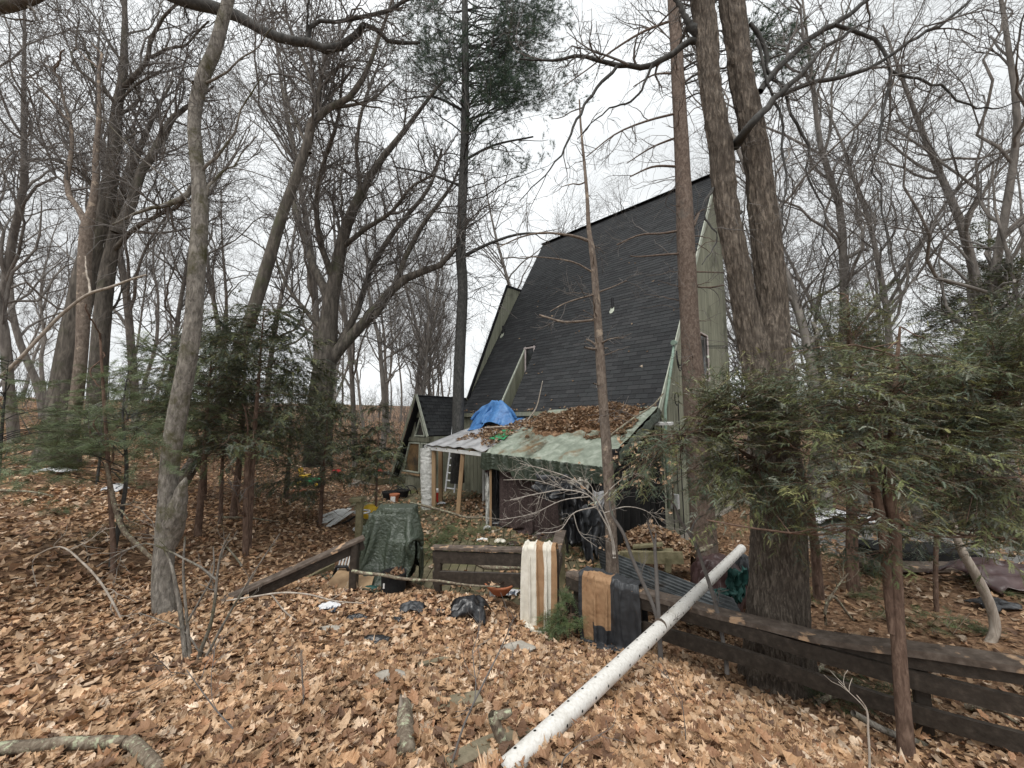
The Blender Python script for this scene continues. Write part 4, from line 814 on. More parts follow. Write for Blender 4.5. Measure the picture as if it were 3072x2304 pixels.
# hemlock thicket left of centre
hem = [(590, 1640, 6.3, 3.3, .055, 'hemlock with a thin brown trunk just right of the leaning grey tree'), (660, 1585, 7.2, 3.0, .04, 'thinnest hemlock sapling in the thicket left of centre'),
       (700, 1555, 7.8, 4.0, .075, 'dark-trunked hemlock leaning slightly in the middle of the thicket'), (742, 1650, 6.0, 3.9, .055, 'tallest hemlock of the thicket, its tip against the leaning dark tree'),
       (965, 1480, 8.6, 2.9, .05, 'bushy hemlock at the right end of the thicket, near the green toy tractor'), (1130, 1475, 9.0, 3.0, .035, 'slim hemlock growing beside the deck left of the cabin wing'), (610, 1500, 9.0, 4.0, .06, 'hemlock at the back of the thicket behind the thin trunks'), (860, 1450, 11, 3.7, .07, 'dark dense hemlock behind the thicket, left of the spreading oak')]
for i, (px, py, d, h, r, lb_) in enumerate(hem):
    b = P(px, py, d); b[2] = g1(b[0], b[1])
    conifer('hemlock_tree', lb_, b, h, r, crown0=[.42, .45, .42, .36, .16, .35, .3, .2][i], nb=[46, 26, 50, 64, 54, 34, 60, 66][i], reach=[1.5, .8, 1.4, 1.55, 1.35, .8, 1.7, 2.0][i], per=13, tw=.14, m=6, nl=.032, nw=.0085, group='hemlocks of the thicket left of centre', sub=8, dead=14, dark=.62, shape=.55)
# bright young pine at far left
for px, py, d, h, lb_ in [(335, 1690, 4.6, 2.7, 'young pine with soft bright green needles, left of the leaning grey tree'), (-60, 1700, 4.2, 2.2, 'young pine at the left edge of the photo reaching in with bright green boughs'), (290, 1460, 8.5, 2.6, 'small green pine standing behind the young pine at far left')]:
    b = P(px, py, d); b[2] = g1(b[0], b[1]); t = conifer('young_pine', lb_, b, h, .028, crown0=.34, nb=28, reach=1.35, per=15, tw=.10, m=5, nl=.085, nw=.0034, cset=np.array([(.13, .17, .08), (.16, .20, .095), (.11, .145, .075), (.19, .225, .12)]), group='young pines at far left', sub=5, mt='bk_pinedk', shape=.6, droop=.05)
# hemlock by the fence, and the dense mass on the right
def mass(name, label, d, stems, regions, nbr, per, sub=5, cset=HC, tw=.060, m=10, nl=.0115, nw=.0026, root=None, brr=.010, limbs=(), dark=1.0):
    gp = []
    for i, s in enumerate(stems):
        p_, r_ = ppath(s, d); 
        if i == 0: p_, r_ = extend_down(p_, r_, .35); base = p_[1]
        gp.append((p_, r_))
    t = thing(name, label, 'tree', base); tb = MB()
    for i, (p_, r_) in enumerate(gp): tb.add(*trunk_mesh(p_, r_, 60, 16, .002, (30, 30, 5), .1 if i == 0 else 0, seed=i + 60, lump=.12))
    for s in limbs:
        p_, r_ = ppath(s, d); tb.add(*tubes(*[a[None] for a in resample(p_, r_, 12)], 8))
    src = np.concatenate([resample(*g, 30)[0][12:] for g in gp] + [resample(*ppath(s, d), 12)[0] for s in limbs]); E = []
    for (x0, y0, x1, y1, w_, d0, d1) in regions:
        for _ in range(int(w_ * nbr)): E.append(P(rng.uniform(x0, x1), rng.uniform(y0, y1), rng.uniform(d0, d1)))
    E = np.array(E); St = np.empty_like(E)
    for i, e in enumerate(E):
        dd = np.linalg.norm((src - e) * A(1, 1, 2.2), axis=1); St[i] = src[rng.choice(np.argsort(dd)[:6])]
    L_ = np.linalg.norm(E - St, axis=1); far = L_ > 1.3; St[far] = E[far] + (St[far] - E[far]) * (1.3 / L_[far])[:, None]
    B1 = flat_branches(St, E, 8, .06, .03); R1 = np.linspace(1, .2, 8)[None] * rng.uniform(.35, 1, (len(E), 1)) * brr; tb.add(*tubes(B1, R1, 5)); tb.build('trunk', M['bk_hem'], t, smooth=True)
    B2, R2 = grow(B1, R1, len(E) * sub, .42, t=(.3, 1), ang=(30, 60), k=5, wander=.08, up=-.03, rf=.5, rmin=.0012, fall=.2, flat=.15)
    cr = MB(); V, Fs = tubes(B2, R2, 3); cr.add(V, Fs, (.13, .095, .06)); V, Fs, C = foliage_on(B2, per, tw, m, nl, nw, cset, tmin=.02, flatn=.28, dark=dark, droop=.05, bybranch=True); cr.add(V, Fs, C)
    cr.build('crown', M['needle'], t, colr=True); return t
mass('hemlock_tree', 'two-stemmed hemlock with reddish bark standing at the fence on the right', 2.75,
     [[(2722, 2300, 56), (2715, 2200, 50), (2700, 2000, 46), (2690, 1850, 46), (2684, 1700, 46), (2678, 1560, 44), (2666, 1480, 38), (2672, 1380, 30), (2680, 1250, 24), (2690, 1100, 16), (2700, 980, 8)], [(2676, 1900, 22), (2664, 1780, 28), (2656, 1650, 34), (2640, 1540, 34), (2626, 1460, 26), (2620, 1380, 20), (2640, 1250, 12)]],
     [(2330, 1090, 2800, 1330, 1.0, 2.4, 3.3), (2300, 1300, 2760, 1600, .7, 2.4, 3.3), (2400, 1560, 3050, 1690, .22, 2.5, 3.3), (2560, 1060, 2900, 1500, .6, 2.2, 3.0)], 66, 17, limbs=[[(2640, 1500, 20), (2560, 1460, 14), (2480, 1440, 9)], [(2684, 1480, 18), (2760, 1455, 13), (2900, 1440, 10), (3072, 1430, 8)], [(2690, 1560, 12), (2800, 1605, 10), (2950, 1610, 9), (3090, 1618, 8)], [(2650, 1540, 12), (2500, 1600, 9), (2300, 1590, 7), (2120, 1560, 5)]])
mass('yew_tree', 'broad dark evergreen spreading in front of the double trunk, hiding its middle', 3.4,
     [[(2450, 1700, 30, 4.6), (2440, 1600, 28, 4.5), (2420, 1480, 26, 4.3), (2380, 1350, 22, 4.0), (2300, 1250, 16, 3.6)], [(2420, 1480, 18, 4.3), (2250, 1370, 14, 3.5), (2100, 1300, 10, 3.5), (1950, 1350, 7, 3.5)]],
     [(2080, 1150, 2480, 1360, 1.25, 2.9, 3.6), (2080, 1250, 2330, 1480, .8, 3.0, 3.7), (1870, 1280, 2150, 1480, .55, 3.1, 3.7), (2050, 1450, 2480, 1620, .3, 3.0, 3.7), (2090, 1130, 2400, 1180, .3, 2.9, 3.6)], 72, 16)
mass('yew_tree', 'dark evergreen filling the right edge above the fence', 2.9,
     [[(3180, 2100, 60, 3.6), (3160, 1800, 52, 3.5), (3120, 1500, 40, 3.3), (3040, 1250, 26, 3.0), (2950, 1130, 16, 2.9)]],
     [(2800, 1080, 3120, 1300, 1.2, 2.3, 3.3), (2740, 1250, 3120, 1480, 1.1, 2.3, 3.4), (2800, 1450, 3120, 1640, .7, 2.4, 3.4), (2960, 960, 3120, 1120, .6, 2.4, 3.2), (2600, 1060, 2850, 1200, .4, 2.8, 3.6)], 70, 18, limbs=[[(3120, 1480, 16), (3000, 1440, 12), (2900, 1400, 9)], [(3100, 1330, 14), (2980, 1310, 10), (2850, 1350, 8)]])
mass('hemlock_tree', 'loose hemlock behind the right-hand evergreens, seen against bare woods', 6.0,
     [[(2560, 1750, 40), (2556, 1400, 32), (2550, 1100, 22), (2545, 950, 10), (2543, 890, 5)]],
     [(2420, 1020, 2720, 1150, .9, 5.2, 6.8), (2440, 870, 2660, 1040, .9, 5.4, 6.6), (2400, 1130, 2800, 1500, 1.3, 5.2, 7)], 60, 8, tw=.16, m=7, nl=.028, nw=.006)
mass('hemlock_tree', 'thin-trunked young hemlock right of the fallen pale stem', 5.2,
     [[(2810, 1830, 16), (2808, 1600, 15), (2806, 1400, 12), (2800, 1250, 8)]], [(2700, 1400, 2950, 1640, 1, 4.6, 5.8), (2650, 1250, 2950, 1420, .8, 4.6, 5.8)], 40, 8, tw=.16, m=7, nl=.026, nw=.005)

# tall pines near the house
def pine_bare(name, label, d, stem, brs, mt, nd=40, tufts=None, twl=1.2, ext=.5, tuft_n=12, tuft_l=.10, rmin=.003, dcap=.9):
    p_, r_ = ppath(stem, d); p_, r_ = extend_down(p_, r_, ext); t = thing(name, label, 'tree', p_[1]); tb = MB(); tb.add(*trunk_mesh(p_, r_, 110, 22, .003, (24, 24, 6), .06, seed=len(stem), lump=.08))
    Pt, Rd = resample(p_, r_, 40); LPs, LRs = [], []
    for b in brs:
        q, rr = ppath(b, d); z = rng.normal(0, .5)
        for i in range(len(q)): q[i] = q[i] * (1 + z * i / len(q) / d)
        a = resample(q, rr, 10); LPs.append(a[0]); LRs.append(a[1])
    # whorls of thin dead side branches
    f = rng.uniform(.3, .98, nd); i = (f * 39).astype(int); st = Pt[i]; az = rng.uniform(0, 6.28, nd); ln = twl * rng.uniform(.3, 1.1, nd)
    en = st + np.stack([np.cos(az) * ln, np.sin(az) * ln, ln * rng.uniform(-.15, .35, nd)], -1); B = flat_branches(st, en, 10, .05, .05); Rb = np.linspace(1, .2, 10)[None] * rng.uniform(.006, .015, (nd, 1))
    LP = np.concatenate([B] + ([np.array(LPs)] if LPs else [])); LR = np.concatenate([Rb] + ([np.array(LRs)] if LPs else []))
    tb.add(*tubes(LP, LR, 6)); tb.build('trunk', M[mt], t, smooth=True)
    cb = crown_mesh(LP, LR, n2=nd * 3, n3=nd * 8, n4=0, l2=.7 * twl, l3=.35 * twl, rmin=rmin, up=.02, wander=.2); cb.build('twigs', M['bk_twig'], t, kind='stuff')
    if tufts:
        E = []
        for (x0, y0, x1, y1, n_) in tufts:
            for _ in range(n_): E.append(P(rng.uniform(x0, x1), rng.uniform(y0, y1), d + rng.uniform(-dcap, dcap) * 1.2))
        E = np.array(E); St = np.empty_like(E)
        for i, e in enumerate(E):
            dd = np.abs(Pt[:, 2] - (e[2] - .12 * np.linalg.norm(e[:2] - Pt[0, :2]))); St[i] = Pt[np.argmin(dd)]
        B1 = flat_branches(St, E, 10, .02, .03); R1 = np.linspace(1, .15, 10)[None] * rng.uniform(.012, .028, (len(E), 1))
        B2, R2 = grow(B1, R1, len(E) * 7, .9, t=(.3, 1), ang=(25, 55), k=5, wander=.12, up=.08, rf=.5, rmin=.003, fall=.2, flat=.5)
        B3, R3 = grow(B2, R2, len(E) * 26, .35, t=(.2, 1), ang=(20, 55), k=4, wander=.15, up=.1, rf=.6, rmin=.002, fall=.1)
        cr = MB(); cr.add(*tubes(B1, R1, 5), (.06, .055, .05)); cr.add(*tubes(B2, R2, 3), (.06, .055, .05)); cr.add(*tubes(B3, R3, 3), (.07, .06, .05))
        AL = np.concatenate([B3, resample_many(B2, 4)]); nn_ = len(AL) * 3; ix = rng.integers(0, len(AL), nn_); e = rng.uniform(.3, 1, nn_) * 2.999; i0 = e.astype(int); fr = (e - i0)[:, None]
        pos = AL[ix, i0] * (1 - fr) + AL[ix, i0 + 1] * fr; dr = norm(AL[ix, i0 + 1] - AL[ix, i0]); m_ = tuft_n
        nd_ = norm(dr[:, None] * .9 + rng.normal(0, .55, (nn_, m_, 3))); sd = norm(np.cross(nd_, rng.normal(size=(nn_, m_, 3)))) * .0035
        ln_ = tuft_l * rng.uniform(.7, 1.2, (nn_, m_, 1)); b_ = np.broadcast_to(pos[:, None], nd_.shape); V = np.stack([b_ - sd, b_ + sd, b_ + nd_ * ln_], 2).reshape(-1, 3)
        cc_ = PC[rng.integers(0, 4, nn_)] * rng.uniform(.6, 1.1, (nn_, 1)); cr.add(V, [np.arange(len(V)).reshape(-1, 3)], np.repeat(cc_, m_ * 3, axis=0)); cr.build('crown', M['needle'], t, colr=True)
    return t
pine_bare('white_pine', 'tall white pine left of the house with the green needled crown at the top centre', 12.2,
    [(1372, 1400, 38), (1374, 1290, 36), (1376, 1150, 34), (1382, 1000, 33), (1388, 850, 32), (1382, 760, 32), (1386, 640, 30), (1392, 480, 28), (1396, 320, 26), (1396, 160, 23), (1394, 0, 20), (1390, -150, 14)],
    [[(1388, 770, 12), (1470, 730, 9), (1560, 702, 7), (1640, 700, 5)], [(1395, 480, 9), (1470, 440, 7), (1600, 410, 5)], [(1390, 560, 9), (1280, 520, 6), (1180, 500, 4)], [(1386, 330, 9), (1300, 290, 7), (1200, 300, 4)]], 'bk_pinedk', nd=60, twl=2.3,
    tufts=[(1200, -60, 1660, 160, 70), (1250, 120, 1640, 260, 54), (1460, 200, 1740, 300, 28), (1180, 100, 1330, 330, 14), (1620, -30, 1760, 90, 8), (1420, 280, 1700, 330, 12), (1560, 440, 1700, 520, 3), (1300, 300, 1620, 420, 7)], tuft_n=8, tuft_l=.13, rmin=.005, dcap=1.8)
pine_bare('dead_pine', 'slim dead pine with peeling bark rising in front of the roof', 5.6,
    [(1838, 1725, 38), (1834, 1620, 35), (1828, 1480, 33), (1822, 1380, 31), (1812, 1240, 29), (1802, 1100, 28), (1796, 1000, 25), (1788, 880, 23), (1776, 750, 19), (1768, 700, 14), (1762, 600, 11), (1752, 480, 9), (1744, 400, 7), (1738, 300, 5)],
    [[(1775, 726, 10), (1730, 710, 9), (1680, 702, 7), (1630, 698, 6), (1560, 712, 5), (1500, 740, 3)], [(1782, 820, 6), (1730, 790, 5), (1660, 775, 4), (1560, 770, 2)], [(1785, 960, 8), (1730, 965, 8), (1690, 966, 8), (1650, 955, 7), (1618, 945, 6)], [(1790, 882, 5), (1740, 895, 5), (1690, 912, 4), (1650, 935, 3)], [(1800, 1048, 9), (1770, 1046, 8), (1754, 1042, 6)], [(1798, 1045, 9), (1775, 1025, 7), (1760, 1018, 5)], [(1786, 880, 6), (1840, 860, 4), (1880, 842, 3)], [(1798, 1156, 5), (1786, 1152, 5), (1780, 1150, 4)], [(1812, 1046, 6), (1822, 1044, 5)]], 'bk_dead', nd=20, twl=.6, rmin=.0016)
pine_bare('pine_tree', 'tall straight pine trunk standing before the near corner of the house', 7.4,
    [(2112, 1640, 80), (2104, 1500, 76), (2092, 1350, 72), (2084, 1200, 70), (2076, 1080, 66), (2068, 950, 60), (2062, 820, 58), (2056, 690, 58), (2050, 560, 52), (2044, 420, 48), (2036, 280, 44), (2028, 120, 42), (2020, 0, 38), (2010, -160, 32)],
    [[(2050, 690, 10), (1990, 700, 7), (1920, 705, 6), (1850, 735, 4)], [(2052, 760, 8), (1980, 765, 6), (1910, 770, 4), (1890, 768, 3)], [(2080, 680, 12), (2090, 655, 10), (2096, 640, 8)], [(2040, 500, 9), (1960, 500, 7), (1890, 530, 4)], [(2036, 410, 8), (1960, 440, 6), (1880, 490, 3)], [(2030, 340, 8), (1950, 360, 7), (1850, 400, 5), (1760, 470, 3)], [(2026, 220, 8), (1960, 225, 6), (1900, 260, 4)], [(2020, 60, 9), (1940, 90, 8), (1840, 150, 6), (1760, 210, 4), (1690, 260, 3)], [(2080, 860, 6), (2130, 862, 5), (2175, 855, 4)], [(2076, 815, 6), (2120, 816, 5), (2170, 818, 4)]], 'bk_pine', nd=44, twl=1.3, tufts=[(2260, -60, 2420, 60, 5), (2240, 120, 2500, 230, 7)], tuft_l=.12, rmin=.002, dcap=.8)

# ------------------------------------------------------------------ the woods behind
def forest_variant(h, r, nl_, fork=False, dens=1.0, wob=.25):
    """meshes of one bare woodland tree, root at the origin"""
    pts = [A(0, 0, -.8), A(0, 0, 0)]; d = A(rng.normal(0, .06), rng.normal(0, .06), 1); n = 9
    for i in range(n):
        d = norm(d + A(rng.normal(0, .10), rng.normal(0, .10), .15)); pts.append(pts[-1] + d * h / n)
    Pt, Rd = resample(pts, np.concatenate([[r * 1.35, r * 1.15], r * (1 - np.linspace(.05, .95, n)) ** .85 + .012]), 20); tm = MB(); tm.add(*tubes(Pt[None], Rd[None], 10))
    LP, LR = grow(Pt[None], Rd[None], nl_, h * .42, t=(.28, .97), ang=(25, 58), k=10, wander=wob, up=.20, rf=.5, rmin=.010, prop=None, fall=.45, rmax=.07); tm.add(*tubes(LP, LR, 6))
    LP2 = np.concatenate([LP, resample_many(Pt[None], 10)]); LR2 = np.concatenate([LR, np.interp(np.linspace(0, 19, 10), np.arange(20), Rd)[None]])
    cm_ = crown_mesh(LP2, LR2, n2=int(70 * dens), n3=int(400 * dens), n4=int(1500 * dens), l2=h * .17, l3=h * .09, l4=h * .05, rmin=.0032, up=.12, wander=.25, t2=(.25, 1))
    def md(mb, nm, mt): V = np.concatenate(mb.V); return mesh_data(nm, V, [np.concatenate(v) for v in mb.F.values()], M[mt], smooth=True)
    return md(tm, 'trunk', 'bk_far'), md(cm_, 'crown', 'bk_twig')
FV = [forest_variant(*a) for a in [(17, .13, 15), (20, .17, 18), (15, .10, 13), (18, .14, 17, False, 1, .32), (13, .075, 12), (20, .19, 19), (16, .12, 15, False, 1, .34)]]
def put_tree(v, x, y, s, rz, label, group, name='bare_tree'):
    t = thing(name, label, 'tree', (x, y, g1(x, y)), group); t.rotation_euler = (rng.normal(0, .03), rng.normal(0, .03), rz); t.scale = (s, s, s)
    for nm, me in zip(('trunk', 'crown'), FV[v]):
        o = bpy.data.objects.new(nm, me); COL.objects.link(o); o.parent = t
def clear(x, y):
    return not inpoly(A(x), A(y), HOUSE)[0] and not inpoly(A(x), A(y), DECK)[0]
spots = []
named = [(60, 13, 0, 1.0, 'tall slender bare tree at the left edge beyond the young pine'), (-20, 16, 3, 1.0, 'bare tree right at the left edge of the photo'), (420, 17, 1, .9, 'straight bare tree seen between the second oak and the leaning grey tree'), (520, 15, 4, 1.1, 'thin dark bare tree just left of the leaning grey trunk'), (660, 18, 6, 1, 'crooked bare tree rising behind the hemlock thicket'),
         (820, 20, 3, 1, 'bare tree with wavy limbs behind the leaning dark tree'), (1150, 21, 5, .8, 'bare tree with spreading limbs in the gap left of the cabin wing'), (1240, 17, 4, 1, 'thin bare tree directly behind the cabin wing'), (1310, 24, 0, 1, 'bare tree between the cabin wing and the white pine'), (2450, 12, 3, 1, 'forked bare tree just right of the double trunk'), (2560, 16, 1, .9, 'bare tree behind the loose hemlock on the right'), (2720, 13, 6, 1, 'curving bare tree over the right-hand evergreens'), (2870, 11, 0, 1.0, 'thick bare tree with a bent trunk toward the right edge'), (3030, 12, 5, .9, 'large bare tree at the right edge of the photo'), (2300, 20, 2, 1, 'slim bare tree showing between the two big trunks and the gable')]
for px, d, v, s, lb_ in named:
    p_ = P(px, 1200, d); put_tree(v, p_[0], p_[1], s, rng.uniform(0, 6.28), lb_, 'bare trees at the edge of the clearing'); spots.append((p_[0], p_[1]))
tries = 0; cnt = 0
zones = [(24, 19, 34), (60, 32, 64)]
for nz__, r0, r1 in zones:
    c = 0; tries = 0
    while c < nz__ and tries < 4000:
        tries += 1; a = rng.uniform(-1.0, 1.0); r = math.sqrt(rng.uniform(r0 ** 2, r1 ** 2)); x, y = r * math.sin(a), r * math.cos(a)
        if not clear(x, y) or any((x - u) ** 2 + (y - v_) ** 2 < (1.1 if r < 30 else 2.2) for u, v_ in spots): continue
        if 6.0 < x < 16 and y < 13: continue
        spots.append((x, y)); s = rng.uniform(.72, 1.12); put_tree(int(rng.integers(0, 7)), x, y, s, rng.uniform(0, 6.28), 'bare leafless tree of the winter woods behind the clearing' if r0 < 20 else 'distant bare tree deep in the winter woods', 'bare trees of the woods' if r0 < 20 else 'distant bare trees'); c += 1
# evergreens far right
for i, (px, d, h, lb_) in enumerate([(2960, 13, 11, 'tall dark pine rising at the far right behind the bare limbs'), (2620, 17, 7.5, 'pointed spruce in the gap over the fence on the right'), (3090, 10, 8, 'dark evergreen at the right edge above the fence'), (2780, 20, 8, 'distant dark evergreen right of the pointed spruce')]):
    p_ = P(px, 1200, d); p_[2] = g1(p_[0], p_[1]); conifer('spruce_tree', lb_, p_, h, .14, crown0=.25, nb=80, reach=2.2, per=6, tw=.42, m=5, nl=.10, nw=.02, mt='bk_far', sub=6, dark=.75, shape=.7)
# understorey scrub between the trunks, far off: twiggy mass
sc_ = MB(); ns_ = 1500; a = rng.uniform(-1.0, 1.0, ns_); r = np.sqrt(rng.uniform(16 ** 2, 60 ** 2, ns_)); x, y = r * np.sin(a), r * np.cos(a); m_ = ~inpoly(x, y, HOUSE) & ~((x > 4) & (x < 15) & (y < 15)); x, y = x[m_], y[m_]; n_ = len(x)
b_ = np.stack([x, y, gz(x, y) - .1], -1); hh = rng.uniform(.8, 2.0, n_) * (1 + r[m_] / 28); dd = norm(np.stack([rng.normal(0, .25, n_), rng.normal(0, .25, n_), np.ones(n_)], -1)); k = np.linspace(0, 1, 6)[None, :, None]
SP = b_[:, None] + dd[:, None] * k * hh[:, None, None] + np.cumsum(rng.normal(0, .06, (n_, 6, 3)), axis=1) * (k > 0); SR = np.linspace(1, .3, 6)[None] * rng.uniform(.008, .022, (n_, 1)); sc_.add(*tubes(SP, SR, 4))
P3, R3 = grow(SP, SR, n_ * 4, 1.3, t=(.25, 1), k=4, wander=.25, up=.15, rf=.6, rmin=.005); sc_.add(*tubes(P3, R3, 3)); P4, R4 = grow(P3, R3, n_ * 8, .7, t=(.2, 1), k=4, wander=.3, up=.1, rf=.7, rmin=.0045); sc_.add(*tubes(P4, R4, 3))
o = sc_.build('undergrowth', M['bk_twig'], kind='stuff'); tag(o, 'tangled leafless brush filling the woods between the trunks', 'brush')
# ------------------------------------------------------------------ hanging cloth: a small position-based cloth solver
def relax(X0, rest, collide, pin=None, steps=160, iters=8, g=9.8, dt=.02, damp=.985, fric=.5, bend=.25):
    """X0 (nu,nv,3) start, rest (nu,nv,3) unstrained lay-out, collide(p)->(p, touching)"""
    X = X0.copy(); Vl = np.zeros_like(X); G = []
    nu, nv, _ = X.shape
    def grp(du, dv, k):
        for a in (0, 1):
            if dv == 0: s = (slice(a * du, None, 2 * du), slice(None)); 
            i, j = np.meshgrid(np.arange(nu), np.arange(nv), indexing='ij'); i2, j2 = i + du, j + dv
            m_ = (i2 >= 0) & (i2 < nu) & (j2 >= 0) & (j2 < nv) & ((((i // max(abs(du), 1)) if du else (j // max(abs(dv), 1))) % 2) == a)
            i, j, i2, j2 = i[m_], j[m_], i2[m_], j2[m_]; G.append((i, j, i2, j2, np.linalg.norm(rest[i, j] - rest[i2, j2], axis=-1), k))
    for du, dv, k in ((1, 0, 1), (0, 1, 1), (1, 1, .6), (1, -1, .6), (2, 0, bend), (0, 2, bend)): grp(du, dv, k)
    P0 = X0[pin].copy() if pin is not None else None
    for st in range(steps):
        Vl[..., 2] -= g * dt; Xn = X + Vl * dt
        for _ in range(iters):
            for i, j, i2, j2, L0, k in G:
                d_ = Xn[i2, j2] - Xn[i, j]; l_ = np.linalg.norm(d_, axis=-1) + 1e-9; c_ = ((l_ - L0) / l_ * .5 * k)[:, None] * d_
                Xn[i, j] += c_; Xn[i2, j2] -= c_
            if pin is not None: Xn[pin] = P0
        Xn, t_ = collide(Xn); Vl = (Xn - X) / dt * damp; Vl[t_] *= fric; X = Xn
    return X
def subdiv(X, k=2):
    nu, nv, _ = X.shape
    def up(Y, n):
        f = np.linspace(0, n - 1, (n - 1) * k + 1); i = np.clip(f.astype(int), 0, n - 2); a = (f - i).reshape(-1, *([1] * (Y.ndim - 1))); m = np.gradient(Y, axis=0)
        return (2 * a**3 - 3 * a**2 + 1) * Y[i] + (a**3 - 2 * a**2 + a) * m[i] + (-2 * a**3 + 3 * a**2) * Y[i + 1] + (a**3 - a**2) * m[i + 1]
    return np.swapaxes(up(np.swapaxes(up(X, nu), 0, 1), nv), 0, 1)
def cloth_obj(name, X, mts, parent=None, mfun=None, th=.004, wr=.004, seed=0, fr=22, sub=2):
    X = subdiv(X, sub); nu, nv, _ = X.shape; du = np.gradient(X, axis=0); dv = np.gradient(X, axis=1); n_ = norm(np.cross(du, dv)); a, b = np.meshgrid(np.linspace(0, 1, nu), np.linspace(0, 1, nv), indexing='ij')
    q = np.stack([a, b, a * 0], -1); X = X + n_ * (wr * ridge(q, fr, seed, 3) + wr * (1 - 2 * np.abs(fbm(q, fr * .45, seed + 3))))[..., None]
    i = (np.arange(nu - 1)[:, None] * nv + np.arange(nv - 1)[None]); Q = np.stack([i, i + 1, i + nv + 1, i + nv], -1).reshape(-1, 4); mi = None
    if mfun: A_, B_ = np.meshgrid((np.arange(nu - 1) + .5) / (nu - 1), (np.arange(nv - 1) + .5) / (nv - 1), indexing='ij'); mi = np.vectorize(mfun)(A_, B_).astype(np.int32).ravel()
    o = mk(name, X.reshape(-1, 3), [Q], [M[m_] for m_ in mts], parent, smooth=True, mi=mi); md_ = o.modifiers.new('thickness', 'SOLIDIFY'); md_.thickness = th; return o
def rail_collider(a, b, half, zdown=.9, r=.02):
    a, b = A(*a), A(*b); e = norm(A(b[0] - a[0], b[1] - a[1], 0)); n_ = A(e[1], -e[0], 0); L_ = np.linalg.norm((b - a)[:2])
    def f(X):
        s = ((X - a) @ e); zt_ = a[2] + (b[2] - a[2]) * s / L_ + r; o_ = (X - a) @ n_; pz = zt_ - X[..., 2]; po = half + r - np.abs(o_); ins = (pz > 0) & (po > 0) & (pz < zdown); top_ = ins & (pz < po); sd = ins & ~top_
        X = X.copy(); X[..., 2] = np.where(top_, zt_, X[..., 2]); X = X + n_ * (np.where(sd, np.sign(o_) * po, 0))[..., None]
        zg = gz(X[..., 0], X[..., 1]) + .03; low = X[..., 2] < zg; X[..., 2] = np.where(low, zg, X[..., 2]); return X, ins | low
    return f, e, n_
def over_rail(name, label, a, b, half, wid, front, back, mts, mfun, nu=34, nv=60, squeeze=.8, seed=0, shift=0, wr=.004, skewf=0, fr=22, folds=3.0):
    col_, e, n_ = rail_collider(a, b, half); a, b = A(*a), A(*b)
    if n_[1] > 0: n_ = -n_; sgn = -1
    tot = front + back; c = (a + b) / 2; U, T = np.meshgrid(np.linspace(-.5, .5, nu), np.linspace(0, 1, nv), indexing='ij'); s_ = T * tot - back
    s_ = s_ + skewf * U * (T * 2 - 1); rest = np.stack([U * wid, s_, U * 0], -1); slope = (b[2] - a[2]) / max(np.linalg.norm((b - a)[:2]), .01)
    along = U * wid * squeeze + shift; off = np.clip(s_, -half - .03, half + .03); drop = np.maximum(np.abs(s_) - half - .03, 0) * .92
    X = c + e * along[..., None] + n_ * off[..., None]; X[..., 2] = c[2] + .035 + slope * along - drop; rs = np.stack([U * 3, T * 3, U * 0], -1)
    wv_ = np.clip(drop / .25, 0, 1) * .06; X = X + n_ * (np.sign(s_) * (np.abs(fbm(rs * A(2.2, .5, 1), 1.7, seed)) * wv_ * 2 + wv_ * .3))[..., None]
    fw = np.sin(U * 6.283 * folds + seed + .9 * np.sin(U * 5 + seed)) + .35 * np.sin(U * 6.283 * folds * 2.3 + 1); amp_ = wid * (1 - squeeze) / folds * .42
    X = X + n_ * (np.sign(s_) * (fw + .9) * amp_ * np.clip(drop / .12, 0, 1))[..., None]; X[..., 2] += np.maximum(fw, -.3) * .016 * (drop <= 0)
    X = relax(X, rest, col_, pin=np.abs(s_) < half * .95, steps=110, iters=8)
    o = cloth_obj(name, X, mts, mfun=mfun, wr=wr, seed=seed, fr=fr); return tag(o, label, 'cloth')
def hung(name, P0, P1, drop, gather, mt, parent=None, nu=50, nv=26, seed=0, zfloor=None, wr=.005, wind=None, dropf=None, fr=20, steps=90):
    """sheet pinned unevenly along its top edge from P0 to P1"""
    P0, P1 = A(*P0), A(*P1); Lw = np.linalg.norm(P1 - P0); U, T = np.meshgrid(np.linspace(0, 1, nu), np.linspace(0, 1, nv), indexing='ij'); D = drop * (np.ones(nu) if dropf is None else np.array([dropf(u) for u in np.linspace(0, 1, nu)]))
    rest = np.stack([U * Lw * gather, T * D[:, None], U * 0], -1); e = norm(P1 - P0); n_ = norm(np.cross(e, A(0, 0, 1))); g_ = fbm(np.stack([U[:, 0] * 9, U[:, 0] * 0, U[:, 0] * 0], -1), 1, seed)
    u2 = U[:, 0] + .02 * g_ * np.sin(U[:, 0] * math.pi); ph = np.cumsum(1 + .7 * fbm(np.stack([U[:, 0] * 7, U[:, 0] * 0 + 3, U[:, 0] * 0], -1), 1, seed + 2)) / nu * 6.283 * Lw * 3.0
    wv_ = .035 * np.sin(ph) * (gather - 1) / .25; X = P0 + (P1 - P0) * u2[:, None, None] + n_ * (wv_[:, None] * (.6 + .8 * T))[..., None]; X[..., 2] -= T * D[:, None] * .97
    X = X + rng.normal(0, .004, X.shape); pin = np.zeros((nu, nv), bool); pin[:, 0] = True
    def cf(Y):
        if zfloor is None: return Y, np.zeros(Y.shape[:2], bool)
        lw = Y[..., 2] < zfloor; Y = Y.copy(); Y[..., 2] = np.where(lw, zfloor, Y[..., 2]); return Y, lw
    X = relax(X, rest, cf, pin=pin, steps=steps, iters=6, bend=.35); return cloth_obj(name, X, [mt], parent, wr=wr, seed=seed, fr=fr)
